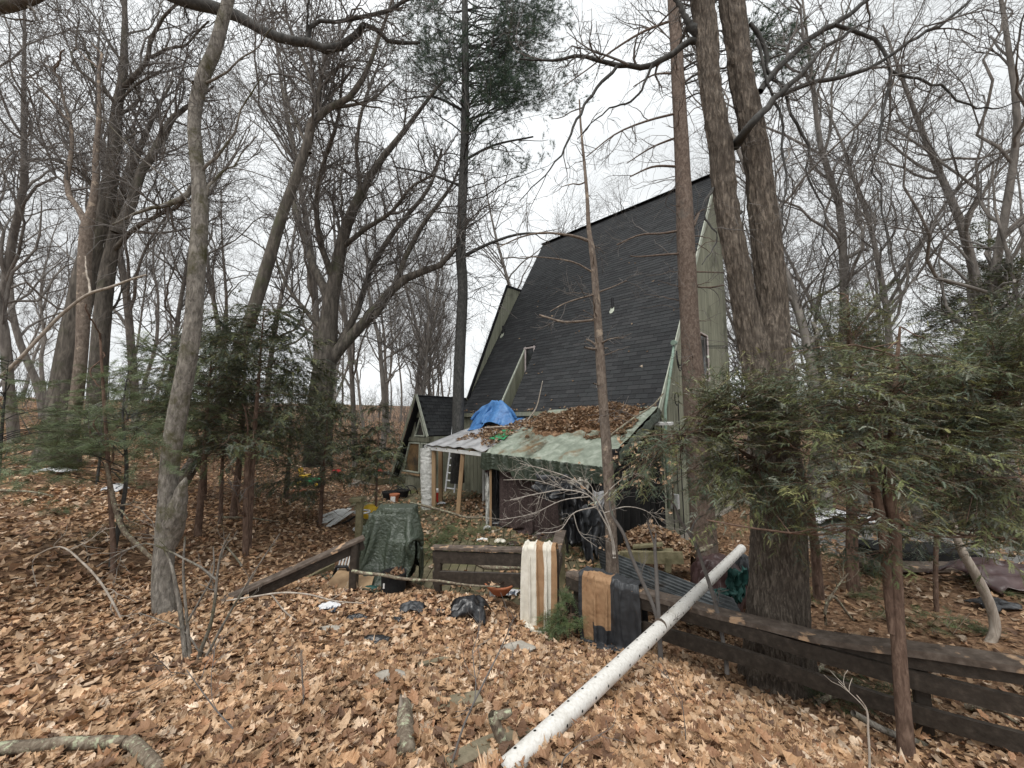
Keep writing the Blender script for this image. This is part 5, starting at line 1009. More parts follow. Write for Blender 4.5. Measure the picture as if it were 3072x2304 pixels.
# ------------------------------------------------------------------ fence rails by the deck
def wboard(name, a, b, wd, ht, mt, parent, up=(0, 0, 1), n=10, jit=.006, seed=1, **kw):
    V, Fs = beam(a, b, wd, ht, up, n=n, jit=jit, seed=seed, **kw); return mk(name, V, Fs, M[mt], parent)
# front rail piece
FA, FB = P(1300, 1680, 5.2), P(1680, 1700, 4.86)
fa, fb = FA[:2], FB[:2]
rail = thing('deck_railing', 'brown two-board deck railing with a peeling cap, the cream cloth hanging at its right end', 'railing', (fa[0], fa[1], -2.4))
e = norm(A(fb[0] - fa[0], fb[1] - fa[1], 0)); nrm_ = A(e[1], -e[0], 0)
if nrm_[1] > 0: nrm_ = -nrm_
q0, q1 = PL(1298, 1641, fa, fb), PL(1650, 1652, fa, fb)
wboard('cap', q0, q1, .14, .035, 'railcap', rail, jit=.008)
wboard('board', PL(1302, 1668, fa, fb) + nrm_ * .03, PL(1655, 1681, fa, fb) + nrm_ * .03, .035, .15, 'rail', rail)
wboard('board', PL(1302, 1729, fa, fb) + nrm_ * .03, PL(1655, 1741, fa, fb) + nrm_ * .03, .035, .17, 'rail', rail)
for px in (1316, 1665):
    t_ = PL(px, 1650, fa, fb); wboard('post', (t_[0], t_[1], -2.75), t_, .09, .09, 'rail', rail, up=tuple(nrm_), n=4)
# the return going back, its cap tipped upward
r0, r1 = P(1662, 1660, 4.88), P(1684, 1594, 5.9)
rb = thing('deck_railing', 'short grey-topped railing running away from the camera behind the cream cloth', 'railing', (r1[0], r1[1], -2.4))
wboard('cap', r0 + A(0, 0, .0), r1, .15, .04, 'railcap', rb, jit=.008)
wboard('board', r0 - A(0, 0, .12), r1 - A(0, 0, .12), .035, .15, 'railcap', rb); wboard('board', r0 - A(0, 0, .36), r1 - A(0, 0, .36), .035, .14, 'railcap', rb)
wboard('post', (r1[0], r1[1], -2.7), r1 - A(0, 0, .03), .09, .09, 'moss_wood', rb, up=(1, 0, 0), n=4)
# the long fence down to the right
ga_, gb_ = P(1685, 1700, 4.75)[:2], P(3120, 2000, 2.6)[:2]
fen = thing('rail_fence', 'long dark brown board fence with a rotting cap running to the right edge', 'fence', (1.9, 3.7, -2.6))
e = norm(A(gb_[0] - ga_[0], gb_[1] - ga_[1], 0)); nf = A(e[1], -e[0], 0)
if nf[1] > 0: nf = -nf
def fl(pts, off=0): return [PL(x_, y_, ga_, gb_) + nf * off for x_, y_ in pts]
def strip(name, pts_top, pts_bot, th, mt, off, n=26, jit=.005, seed=1, topw=None):
    a = np.array(fl(pts_top, off)); b = np.array(fl(pts_bot, off)); A1, _ = resample(a, np.ones(len(a)), n, True); B1, _ = resample(b, np.ones(len(b)), n, True); bk = -nf * (topw or th)
    V = np.stack([B1, A1, A1 + bk, B1 + bk], 1).reshape(-1, 3); V = V + np.stack([fbm(V, 7, seed + k) for k in range(3)], -1) * jit
    F_ = [[i * 4 + j, i * 4 + (j + 1) % 4, (i + 1) * 4 + (j + 1) % 4, (i + 1) * 4 + j] for i in range(n - 1) for j in range(4)] + [[3, 2, 1, 0], [(n - 1) * 4 + k for k in range(4)]]
    return mk(name, V, [F_], M[mt], fen)
strip('cap', [(1700, 1716), (1990, 1795), (2271, 1868), (2480, 1914), (2727, 1945), (3072, 1994), (3200, 2012)], [(1700, 1728), (1990, 1810), (2271, 1882), (2480, 1930), (2727, 1966), (3072, 2016), (3200, 2034)], .17, 'railcap', .03, jit=.013, seed=4)
strip('board', [(1925, 1786), (2100, 1830), (2271, 1884), (2500, 1950), (2727, 2008), (3072, 2092), (3200, 2122)], [(1925, 1826), (2100, 1876), (2271, 1925), (2500, 1996), (2727, 2060), (3072, 2148), (3200, 2180)], .04, 'rail', .02, seed=6)
strip('board', [(1930, 1864), (2100, 1912), (2271, 1960), (2500, 2036), (2727, 2106), (3072, 2198), (3200, 2232)], [(1930, 1900), (2100, 1956), (2271, 2004), (2500, 2084), (2727, 2158), (3072, 2258), (3200, 2296)], .04, 'rail', .02, seed=7)
strip('board', [(2460, 1930), (2727, 1968), (3072, 2018), (3200, 2036)], [(2460, 1936), (2727, 2004), (3072, 2056), (3200, 2072)], .04, 'rail', .0, seed=8)
strip('board', [(1700, 1726), (1840, 1768), (1925, 1792)], [(1700, 1764), (1840, 1806), (1925, 1828)], .04, 'rail', .02, seed=9)
strip('board', [(1700, 1800), (1840, 1840), (1930, 1866)], [(1700, 1832), (1840, 1876), (1930, 1900)], .04, 'rail', .02, seed=10)
for px, y0, y1 in [(1722, 1716, 1830), (1900, 1775, 1905), (2760, 1960, 2190), (3120, 2010, 2290)]:
    t_ = PL(px, y0 + 10, ga_, gb_) - nf * .09; wboard('post', (t_[0], t_[1], t_[2] - .9), t_, .09, .09, 'rail', fen, up=tuple(nf), n=4)
# sloping hand rail at left with its post
hr = thing('hand_rail', 'dark sloping handrail running down left into the leaves from its post', 'railing', P(1065, 1785, 5.0))
a, b = P(1092, 1612, 5.1), P(655, 1806, 4.35)
wboard('cap', a, b, .15, .035, 'railcap', hr, jit=.006); wboard('board', a - A(0, -.0, .085), b - A(0, 0, .085), .04, .12, 'rail', hr)
t_ = P(1066, 1630, 5.03); wboard('post', (t_[0], t_[1], -2.7), t_, .095, .095, 'rail', hr, up=(0, 1, 0), n=4)
po = P(1076, 1600, 8.2); pst = thing('wooden_post', 'short mossy wooden post with a flat top behind the green tarp', 'post', (po[0], po[1], -2.45))
wboard('shaft', (po[0], po[1], -2.6), (po[0], po[1], P(1076, 1502, 8.2)[2]), .13, .13, 'moss_wood', pst, up=(0, 1, 0), n=3); V, Fs = box(P(1071, 1498, 8.2), .24, .22, .06); mk('top_plate', V, Fs, M['moss_wood'], pst)

# ------------------------------------------------------------------ lean-to under the eave
lt = thing('lean_to', 'patched lean-to shelter of tarps and plastic sheet on posts against the house', 'shelter', H(2.8, 1.3, DZ))
def LS(u, v, off=0):
    """point on the lean-to roof"""
    f = v / 2.62; zl = .12 + (-.64 - .12) * f; zr = .36 + (-.79 - .36) * f; m_ = np.clip((u) / 5.75, 0, 1); step = 1 / (1 + math.exp(-(u - 3.3) * 9))
    z = zr * (1 - step) + zl * step
    if u < 3.3: z = zr * (1 - .0) + (( -.70) - (-.79)) * (u / 3.3) * f
    return H(u, v, z + off)
def sheet(name, us, vs, fn, mt, parent, th=.006, smooth=True, amp=0, seed=0, fr=2.5, an=1, **kw):
    nu, nv = len(us), len(vs); V = np.array([[fn(u, v) for v in vs] for u in us]).reshape(-1, 3)
    if amp:
        G = V.reshape(nu, nv, 3); du = np.gradient(G, axis=0); dv = np.gradient(G, axis=1); nn_ = norm(np.cross(du, dv)).reshape(-1, 3)
        V0_ = V * A(1, 1, an); qq = V0_ + .2 * np.stack([fbm(V, fr * .5, seed + 6), fbm(V, fr * .5, seed + 7), fbm(V, fr * .5, seed + 8)], -1)
        if amp > .03: V = V + nn_ * (ridge(qq, fr * 2.6, seed + 11, 2) * amp * .42)[:, None]
        V = V + nn_ * ((ridge(qq, fr, seed, 3) * .9 + .6 * (1 - 2 * np.abs(fbm(qq, fr * .6, seed + 2, 2)))) * amp)[:, None]; V[:, :2] += np.stack([fbm(V, fr, seed + 3), fbm(V, fr, seed + 4)], -1) * amp * .4
    i = (np.arange(nu - 1)[:, None] * nv + np.arange(nv - 1)[None]).ravel(); Q = np.stack([i, i + 1, i + nv + 1, i + nv], -1); o = mk(name, V, [Q], M[mt], parent, smooth=smooth, **kw)
    md_ = o.modifiers.new('thickness', 'SOLIDIFY'); md_.thickness = th; return o
def tarp_fn(u, v):
    p = LS(u, v, .012); sag = -.035 * math.sin(u * 9.5) ** 2 * min(1, v / 1.5); p[2] += sag + (-.04 if v > 2.55 else 0); return p
sheet('tarp_roof', np.linspace(.0, 3.24, 60), np.linspace(.02, 2.66, 50), tarp_fn, 'rooftarp', lt, amp=.02, seed=5)
def plas_fn(u, v): p = LS(u, v, 0); p[2] += .015 * math.cos((u - 3.2) * 13); return p
sheet('plastic_roof', np.linspace(3.22, 5.78, 64), np.linspace(.05, 2.66, 24), plas_fn, 'plastic', lt, amp=.012, seed=8)
for u in np.linspace(3.35, 5.7, 6):
    a, b = H(u, .1, .04), H(u, 2.62, -.74); V, Fs = beam(a, b, .04, .08); mk('rafter', V, Fs, M['wood'], lt)
V, Fs = beam(H(5.80, 2.6, -.72), H(3.2, 2.6, -.78), .045, .10); mk('front_beam', V, Fs, M['white'], lt)
V, Fs = beam(H(5.80, 2.64, -.70), H(5.75, .5, -.05), .05, .06); mk('edge_board', V, Fs, M['white'], lt)
V, Fs = beam(H(3.2, 2.56, -.86), H(0, 2.56, -.92), .045, .10); mk('front_beam', V, Fs, M['wood'], lt)
# valance hanging from the front of the tarp
def val_fn(u, t): 
    drop = .30 + .08 * math.sin(u * 2.1) + (.12 * max(0, (u - 1.2)) if 0 else 0) + .07 * (1 if u < 1.2 else 0)
    p = LS(u, 2.66, -.02); q = H(u, 2.70 + .03 * t * math.sin(u * 7 + 2 * math.sin(u * 3)) + .012 * math.sin(u * 23 + 2 * math.sin(u * 5)), p[2] - t * (drop + .05 * math.sin(u * 6 + math.sin(u * 15)) + .10 * math.sin(u * 1.0 + .2) + .03 * math.sin(u * 19 + 3 * math.sin(u * 7))) - (.02 if t else 0)); return q
hung('valance', H(3.27, 2.70, LS(3.27, 2.66)[2] + .0), H(-.04, 2.70, LS(-.02, 2.66)[2] + .0), .40, 1.18, 'greentarp', lt, nu=110, nv=12, seed=9, wr=.008, dropf=lambda u: .75 + .35 * math.sin(u * 3.1) + .12 * math.sin(u * 17 + 1) + .07 * math.sin(u * 41), fr=34)
def side_fn(v, t): p = LS(.0, v, 0); return H(-.03 - .05 * t + .02 * math.sin(v * 17), v, p[2] * (1 - t) + t * (p[2] - .22))
sheet('side_flap', np.linspace(.02, 2.66, 40), np.linspace(0, 1, 5), side_fn, 'greentarp', lt, amp=.018, seed=10, fr=6)
def curtain(name, u0, u1, v0, z0, z1, mt, folds, amp, seed=0, skew=0, n=120, side=False):
    def fn(u, t):
        f = (u - u0) / (u1 - u0); a_ = f * folds * 3.1 + seed; w_ = (math.sin(a_ + .8 * t) + .7 * math.sin(1.73 * a_ + 2 - .5 * t) + .5 * math.sin(3.1 * a_ + 1.3 * seed) * (.5 + t)) * amp * (.4 + .6 * t)
        uu = u + skew * t * (f - .5); z = z0 + (z1 - z0) * t
        return H(w_ - .02, uu, z) if side else H(uu, v0 + w_, z)
    return sheet(name, np.linspace(u0, u1, n), np.linspace(0, 1, 26), fn, mt, lt, amp=.022, seed=seed + 20, fr=5, an=.3)
hung('brown_curtain', H(2.86, 2.50, -.86), H(1.05, 2.46, -.90), 1.50, 1.22, 'shag', lt, nu=76, nv=40, seed=1, zfloor=DZ + .01)
hung('black_sheet', H(3.14, 2.44, -.84), H(2.74, 2.46, -.84), 1.55, 1.35, 'blackpl', lt, nu=24, nv=34, seed=2, zfloor=DZ + .01)
hung('black_sheet', H(1.16, 2.42, -.90), H(.50, 2.46, -.92), 1.5, 1.3, 'blackpl', lt, nu=34, nv=36, seed=3, zfloor=DZ + .01, wr=.012)
hung('black_sheet', H(.58, 2.50, -.90), H(.0, 2.54, -.92), 1.6, 1.25, 'blackcan', lt, nu=34, nv=36, seed=4, zfloor=DZ - .1, wr=.012)
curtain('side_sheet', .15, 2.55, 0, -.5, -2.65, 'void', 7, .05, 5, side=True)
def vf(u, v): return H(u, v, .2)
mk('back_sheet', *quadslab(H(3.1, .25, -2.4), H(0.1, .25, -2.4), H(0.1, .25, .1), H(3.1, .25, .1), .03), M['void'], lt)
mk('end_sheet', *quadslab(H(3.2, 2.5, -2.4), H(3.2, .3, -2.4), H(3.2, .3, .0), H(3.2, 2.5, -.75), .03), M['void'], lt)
# crumpled black and torn pale scraps at the head of the curtain
def scrap(name, c, sx, sy, sz, mt, parent=None, seed=0, label=None, cat=None, group=None, n=18, amp=.35, fr=None, tilt=0, rz=0, th=.004):
    a = np.linspace(-1, 1, n); U, W_ = np.meshgrid(a, a); rr = np.sqrt(U ** 2 + W_ ** 2); edge = 1 + .25 * noise3(np.stack([U * 2, W_ * 2, U * 0], -1), 1, seed)
    q = np.stack([U * edge, W_ * edge, U * 0], -1); h = (1 - np.clip(rr / 1.3, 0, 1) ** 2) * .8 + amp * ridge(q, fr or 1.8, seed, 3)
    X, Y, Z = U * edge * sx / 2, W_ * edge * sy / 2, h * sz; X = X + .12 * sx * fbm(q, 2.5, seed + 1); Y = Y + .12 * sy * fbm(q, 2.5, seed + 2)
    Z = Z + X * tilt; V = np.stack([X * math.cos(rz) - Y * math.sin(rz), X * math.sin(rz) + Y * math.cos(rz), Z - Z.min()], -1).reshape(-1, 3) + A(*c)
    i = (np.arange(n - 1)[:, None] * n + np.arange(n - 1)[None]).ravel(); o = mk(name, V, [np.stack([i, i + 1, i + n + 1, i + n], -1)], M[mt], parent, smooth=True)
    m2 = o.modifiers.new('thickness', 'SOLIDIFY'); m2.thickness = th; m2.offset = 1
    if label: tag(o, label, cat, group)
    return o
def hang(name, px, py, d, wpx, hpx, mt, parent=None, seed=0, label=None, cat=None, amp=.05, n=22):
    c = P(px, py, d); sx = wpx * d / F; sz = hpx * d / F; a = np.linspace(-.5, .5, n); U, W_ = np.meshgrid(a, a); q = np.stack([U * 2, W_ * 2, U * 0], -1)
    X = U * sx * (1 - .8 * np.clip(-W_, 0, 1)) + .22 * sx * fbm(q, 2.6, seed); Z = W_ * sz + .28 * sz * fbm(q, 2.4, seed + 2); Y = amp * ridge(q, 2.2, seed + 4, 3) + amp * .7 * np.sin(U * 17 + seed)
    V = np.stack([X, Y, Z], -1).reshape(-1, 3) + c; i = (np.arange(n - 1)[:, None] * n + np.arange(n - 1)[None]).ravel(); o = mk(name, V, [np.stack([i, i + 1, i + n + 1, i + n], -1)], M[mt], parent, smooth=True)
    m2 = o.modifiers.new('thickness', 'SOLIDIFY'); m2.thickness = .004
    if label: tag(o, label, cat)
    return o
hang('torn_sheet', 1660, 1462, 7.35, 100, 70, 'blackcan', lt, 3); hang('torn_sheet', 1738, 1462, 7.2, 60, 46, 'stone', lt, 4, amp=.08); hang('torn_sheet', 1728, 1500, 7.15, 20, 90, 'stone', lt, 9, amp=.04); hang('torn_sheet', 1752, 1485, 7.12, 16, 60, 'stone', lt, 10, amp=.04)
hang('torn_sheet', 1795, 1505, 6.9, 34, 50, 'plastic', lt, 14, amp=.03); hang('torn_sheet', 1720, 1560, 7.0, 80, 180, 'blackpl', lt, 5, amp=.09); hang('torn_sheet', 1775, 1600, 6.8, 60, 150, 'blackcan', lt, 7, amp=.08)
hang('torn_sheet', 1497, 1440, 9.2, 30, 130, 'blackpl', lt, 8, amp=.06); hang('torn_sheet', 1463, 1500, 9.3, 14, 150, 'foam', lt, 12, amp=.04)
# posts
def lpost(px, y0, y1, d, wpx, mt, nm='post'):
    a, b = P(px, y1, d), P(px, y0, d); wd = wpx * d / F; a[2] = DZ - .02; V, Fs = beam(a, b, wd, wd * .9, up=(0, 1, 0), n=3); return mk(nm, V, Fs, M[mt], lt)
lpost(1302, 1352, 1516, 10.9, 12, 'wood'); lpost(1322, 1350, 1495, 11.8, 12, 'wood'); lpost(1451, 1366, 1470, 10.9, 7, 'white'); lpost(1472, 1372, 1570, 9.2, 7, 'wood')
a, b = P(1373, 1540, 10.0), P(1389, 1358, 10.0); a[2] = DZ; V, Fs = beam(a, b, .11, .09, up=(0, 1, 0)); mk('post', V, Fs, M['wood'], lt)
# batting-wrapped post
c0, c1 = P(1284, 1516, 11.0), P(1281, 1344, 11.0); c0[2] = DZ; ts = np.linspace(0, 1, 40); V, Fs = trunk_mesh(np.array([c0 * (1 - t_) + c1 * t_ for t_ in ts]), np.full(40, .18), 60, 28, .03, (40, 40, 22), 0, 77, .12); mk('wrapped_post', V, Fs, M['foam'], lt, smooth=True)
# leaf pile, needles and scraps on the roof tarp
def roofz(off=0):
    P0_ = HO
    def f(x, y):
        dx, dy = x - P0_[0], y - P0_[1]; u = dx * HA[0] + dy * HA[1]; v = dx * HN[0] + dy * HN[1]; return np.array([LS(a_, b_, off)[2] for a_, b_ in zip(u, v)])
    return f
PILE_C = [(1.35, .75, .95, .62, .24), (2.1, 1.05, .8, .6, .16), (.75, .55, .5, .5, .16)]
def pileh(u, v): return sum(h * np.clip(1 - ((u - cu) / a_) ** 2 - ((v - cv) / b_) ** 2, 0, 1) for cu, cv, a_, b_, h in PILE_C)
us, vs = np.linspace(.2, 3.0, 56), np.linspace(.12, 1.75, 34)
def pile_fn(u, v): h = float(pileh(u, v)); p = LS(u, v, .0); p[2] += h - .02 + (.02 if h > 0 else -.03); return p
sheet('leaf_bed', us, vs, pile_fn, 'ground', lt, amp=.012, seed=31, fr=7)
u = rng.uniform(.15, 3.15, 6500); v = rng.uniform(.1, 2.2, 6500); q = pileh(u, v) + .20 * fbm(np.stack([u, v, u * 0], -1), 2.3, 3) - .02 * (v > 1.5); keep = q > .0 + .12 * np.clip(v - 1.3, 0, 1); u, v = u[keep], v[keep]
pos = np.array([LS(a_, b_, 0) for a_, b_ in zip(u, v)]); pos[:, 2] += pileh(u, v) + rng.uniform(.02, .06, len(u)); rl = MB(); V, Fq, C = leaves(pos, rng.uniform(.08, .13, len(u)), 1, tilt=.45, cols=leaf_cols(len(u), .62)); rl.add(V, Fq, C)
u = rng.uniform(3.2, 4.9, 1300); v = rng.uniform(.2, 2.4, 1300); keep = (fbm(np.stack([u, v, u * 0], -1), 1.7, 9) + .45 - .30 * v + .12 * (u < 4.3)) > .12; u, v = u[keep], v[keep]
pos = np.array([LS(a_, b_, 0) for a_, b_ in zip(u, v)]); pos[:, 2] += rng.uniform(.02, .07, len(u)); V, Fq, C = leaves(pos, rng.uniform(.08, .13, len(u)), 1, tilt=.4, cols=leaf_cols(len(u), .6)); rl.add(V, Fq, C)
rl.build('leaf_litter', M['leaf'], lt, colr=True, kind='stuff')
def needlebed(cu, cv, a_, b_, n, seed):
    th = rng.uniform(0, 6.28, n); r_ = np.sqrt(rng.uniform(0, 1, n)); u = cu + a_ * r_ * np.cos(th); v = cv + b_ * r_ * np.sin(th); pos = np.array([LS(x_, y_, .02) for x_, y_ in zip(u, v)]); pos[:, 2] += pileh(u, v) + rng.uniform(0, .02, n); d_ = norm(np.stack([rng.normal(size=n), rng.normal(size=n), rng.normal(0, .15, n)], -1)); s_ = norm(np.cross(d_, A(0, 0, 1))) * .002
    return np.stack([pos - s_, pos + s_, pos + d_ * .10], 1).reshape(-1, 3)
nb_ = MB()
for a in [(.55, 1.35, .35, .35, 1600, 1), (2.35, 1.75, .3, .5, 1500, 2), (1.9, 2.25, .14, .35, 800, 3), (.8, .3, .5, .2, 1000, 4), (2.75, 1.5, .2, .4, 600, 5), (1.2, 1.35, .9, .25, 1500, 6)]:
    V = needlebed(*a); nb_.add(V, [np.arange(len(V)).reshape(-1, 3)], (.30, .16, .07))
nb_.build('needle_litter', M['needle'], lt, colr=True, kind='stuff')
# green patch on the plastic
def patch_fn(u, v): p = LS(u, v, .03); return p
sheet('green_patch', np.linspace(3.30, 3.85, 12), np.linspace(1.25, 2.05, 16), lambda u, v: LS(u - (v - 1.6) * .35, v, .035), 'green', lt, amp=.02, seed=3)
# blue tarp
bc = H(5.0, .62, 0)
def blue_col(X):
    X = X.copy(); t_ = np.zeros(X.shape[:2], bool)
    d = X - A(bc[0], bc[1], 0); u_ = d @ A(HA[0], HA[1], 0); v_ = d @ A(HN[0], HN[1], 0); zr_ = .10 - .29 * (v_ + .62) + .03
    tent = .60 - 1.5 * np.maximum(np.abs(v_) - .03, 0) - .8 * np.maximum(np.abs(u_) - .30, 0) - .12 * np.sin(u_ * 6 + 1); lo = np.maximum(zr_, tent); m_ = X[..., 2] < lo; X[..., 2] = np.where(m_, lo, X[..., 2]); return X, m_
U, T = np.meshgrid(np.linspace(-.5, .5, 44), np.linspace(-.5, .5, 44), indexing='ij'); rest = np.stack([U * 2.0, T * 1.7, U * 0], -1); ca_, sa_ = math.cos(.3), math.sin(.3); uu_ = rest[..., 0] * ca_ - rest[..., 1] * sa_; vv_ = rest[..., 0] * sa_ + rest[..., 1] * ca_
X = bc + uu_[..., None] * A(HA[0], HA[1], 0) * .85 + vv_[..., None] * A(HN[0], HN[1], 0) * .85; X[..., 2] = .68 + rng.normal(0, .01, X.shape[:2]); X = relax(X, rest, blue_col, pin=(np.hypot(U, T) < .06), steps=100, iters=6, fric=.3)
o = cloth_obj('blue_tarp', X, ['bluetarp'], wr=.010, seed=14, fr=16); tag(o, 'blue tarp draped in a tent shape on top of the lean-to roof', 'tarp')
# sticks lying on the roof
def stick(label, pts, d, mt='lichen', group=None, name='fallen_branch', subs=(), nt_=0, lead=None):
    p_, r_ = ppath(pts, d); mb = MB(); Pt, Rd = resample(p_, r_, 16); mb.add(*trunk_mesh(p_, r_, 26, 8, 0, seed=len(pts), lump=.15)); Ls = [(Pt, Rd)]
    for s in subs: a = resample(*ppath(s, d), 12); mb.add(*tubes(a[0][None], a[1][None], 6)); Ls.append((resample_many(a[0][None], 16)[0], np.interp(np.linspace(0, 11, 16), np.arange(12), a[1])))
    if nt_:
        LP = np.array([l[0] for l in Ls]); LR = np.array([l[1] for l in Ls]); B, Rb = grow(LP, LR, nt_, .45, t=(.2, 1), k=6, wander=.22, up=.05, rf=.6, rmin=.0016, prop=False); mb.add(*tubes(B, Rb, 4)); B, Rb = grow(B, Rb, nt_ * 4, .2, t=(.2, 1), k=4, wander=.25, up=.05, rf=.7, rmin=.0014); mb.add(*tubes(B, Rb, 3))
    o = mb.build(name, M[mt], smooth=True, org=tuple(p_[0])); return tag(o, label, 'branch', group)
stick('thin pale branch lying up the leaf pile on the lean-to roof toward the mast', [(1825, 1310, 7, 7.7), (1900, 1255, 7, 8.0), (1960, 1215, 5, 8.4), (1990, 1180, 4, 8.9)], 8)
stick('straight stick lying level across the foot of the blue tarp', [(1455, 1283, 5, 11.2), (1520, 1280, 5, 11.0), (1578, 1281, 4, 10.7)], 11, 'bk_pale')
stick('upright bare twig on the roof slope above the lean-to', [(1580, 1265, 4, 11.2), (1610, 1220, 4, 11.2), (1620, 1180, 3, 11.2), (1628, 1142, 2, 11.2)], 11, 'bk_pale')
# ladder
ld = thing('ladder', 'aluminium extension ladder leaning inside the open end of the lean-to', 'ladder', P(1345, 1475, 12.6))
LA, LB = P(1336, 1474, 12.6), P(1359, 1278, 13.0); ra, rb_ = P(1363, 1478, 12.5), P(1387, 1278, 12.9)
for a, b in ((LA, LB), (ra, rb_)): V, Fs = beam(a, b, .055, .09, up=(0, 1, 0)); mk('side_rail', V, Fs, M['alu'], ld)
for k in range(9): f = .05 + k * .112; V, Fs = tube([LA * (1 - f) + LB * f, ra * (1 - f) + rb_ * f], [.028, .028], 8); mk('rung', V, Fs, M['alu'], ld)
dr_ = mk('plum_door', *quadslab(H(6.05, .0, -2.4), H(5.35, .0, -2.4), H(5.35, .0, -.3), H(6.05, .0, -.3), .05), M['door'], house)
ck = thing('cooler', 'red cooler with a white lid standing beside the batting-wrapped post', 'cooler', (P(1312, 1465, 11.9)[0], 11.9, DZ))
c = P(1312, 1448, 11.9); V, Fs = beam((c[0], c[1], DZ + .02), (c[0], c[1], DZ + .30), .28, .26, up=(0, 1, 0), w1=.32, h1=.30); mk('body', V, Fs, M['red'], ck); V, Fs = beam((c[0], c[1], DZ + .30), (c[0], c[1], DZ + .38), .32, .30, up=(0, 1, 0)); mk('lid', V, Fs, M['white'], ck)

# ------------------------------------------------------------------ cloths over the rails
def drape(name, label, a, b, front, back, mt, folds=3, amp=.03, seed=0, nu=40, nt_=40, off=.09, lean=None, narrow=0, segm=None, up_=.035, mats=None, mfun=None, ragged=.04):
    """cloth over a rail from a to b (top points); front/back hang lengths (callables of f allowed)"""
    a = A(*a); b = A(*b); e = norm(A(b[0] - a[0], b[1] - a[1], 0)); n_ = A(e[1], -e[0], 0)
    if n_[1] > 0: n_ = -n_
    V = []; L_ = np.linalg.norm(b - a)
    for i in range(nu):
        f = i / (nu - 1); top = a * (1 - f) + b * f; fr_ = front(f) if callable(front) else front; bk_ = back(f) if callable(back) else back
        for j in range(nt_):
            t = j / (nt_ - 1); tot = bk_ + 2 * off + fr_; s_ = t * tot
            if s_ < bk_: o_ = -off; z = -(bk_ - s_)
            elif s_ < bk_ + 2 * off: o_ = -off + (s_ - bk_); z = up_ * math.sin((s_ - bk_) / (2 * off) * math.pi)
            else: o_ = off; z = -(s_ - bk_ - 2 * off)
            dn = min(1, abs(min(z, 0)) / .5); w_ = math.sin(f * folds * 6.283 + seed + .8 * math.sin(3 * z + seed)) * amp * (.25 + dn) + math.sin(f * folds * 15 + seed * 2) * amp * .25
            ff = (f - .5) * (1 - narrow * dn) * L_; p = (a + b) / 2 + e * ff + A(0, 0, (top - (a + b) / 2)[2]); p = p + n_ * (o_ + (w_ + abs(w_) * .5) * (1 if o_ > 0 else -1) * (1 if z < 0 else .1)) + A(0, 0, z)
            if lean is not None: p = p + e * lean * dn
            V.append(p)
    V = np.array(V); V = V + np.stack([fbm(V, 5, seed + 1), fbm(V, 5, seed + 2), fbm(V, 5, seed + 3)], -1) * .018 + np.stack([ridge(V, 9, seed + 4), ridge(V, 9, seed + 5), V[:, 0] * 0], -1) * .008
    i = (np.arange(nu - 1)[:, None] * nt_ + np.arange(nt_ - 1)[None]); Q = np.stack([i, i + 1, i + nt_ + 1, i + nt_], -1).reshape(-1, 4); mi = None
    hang_ = np.clip(-(V[:, 2] - a[2]) / .25, 0, 1)[:, None]; V = V + n_ * (np.abs(fbm(V * A(1, 1, .45), 5.5, seed + 14)) * hang_[:, 0] * amp * 2.6)[:, None] + e * (fbm(V, 2.5, seed + 15) * hang_[:, 0] * amp * 1.2)[:, None]; V[:, 2] += fbm(V, 3, seed + 16) * .05 * hang_[:, 0]
    if mfun: mi = [mfun(k // (nt_ - 1) / (nu - 2), k % (nt_ - 1) / (nt_ - 2)) for k in range(len(Q))]
    o = mk(name, V, [Q], [M[x] for x in (mats or [mt])], smooth=True, mi=mi); md_ = o.modifiers.new('thickness', 'SOLIDIFY'); md_.thickness = .005
    return tag(o, label, 'cloth')
ca, cb = PL(1566, 1635, fa, fb), PL(1676, 1640, fa, fb)
over_rail('draped_cloth', 'long cream cloth with tan bands hanging over the railing to the ground', ca, cb, .085, .66, 1.30, .45, ['cream', 'tan'], lambda f, t: 1 if (.40 < f < .60 and t < .985) or f > .88 else 0, nu=54, nv=74, squeeze=.60, seed=3, wr=.003, folds=3.2)
ba, bb_ = PL(1735, 1716, ga_, gb_), PL(1925, 1775, ga_, gb_)
over_rail('draped_cloth', 'black canvas tarp with a tan panel hung over the fence beside the white pipe', ba - nf * .07 + A(0, 0, .012), bb_ - nf * .07 + A(0, 0, .012), .095, .90, 1.06, .5, ['blackcan', 'tan'], lambda f, t: 1 if (.06 < f < .56 and .30 < t < (.66 if f > .2 else .84)) else 0, nu=54, nv=66, squeeze=.74, seed=6, wr=.007, skewf=.55, fr=14, folds=2.4)
# green tarp draped over something by the steps
gc = A(P(1168, 1600, 5.55)[0], 5.65, 0)
def green_col(X):
    X = X.copy(); d = X - gc; t_ = np.zeros(X.shape[:2], bool)
    for (cx_, cy_, hx, hy, zt_) in ((.12, .02, .22, .14, -1.22), (-.10, -.02, .20, .12, -1.30), (-.26, .05, .12, .14, -1.48), (.22, -.06, .20, .20, -1.62), (.0, -.10, .26, .22, -1.95)):
        dx, dy = d[..., 0] - cx_, d[..., 1] - cy_; pz = zt_ - X[..., 2]; px_, py_ = hx - np.abs(dx), hy - np.abs(dy); ins = (pz > 0) & (px_ > 0) & (py_ > 0); tp = ins & (pz < .16); sx = ins & ~tp & (px_ < py_); sy = ins & ~tp & ~sx
        X[..., 2] = np.where(tp, zt_, X[..., 2]); X[..., 0] += np.where(sx, np.sign(dx) * px_, 0); X[..., 1] += np.where(sy, np.sign(dy) * py_, 0); t_ |= ins; d = X - gc
    zg = gz(X[..., 0], X[..., 1]) + .03; lw = X[..., 2] < zg; X[..., 2] = np.where(lw, zg, X[..., 2]); return X, t_ | lw
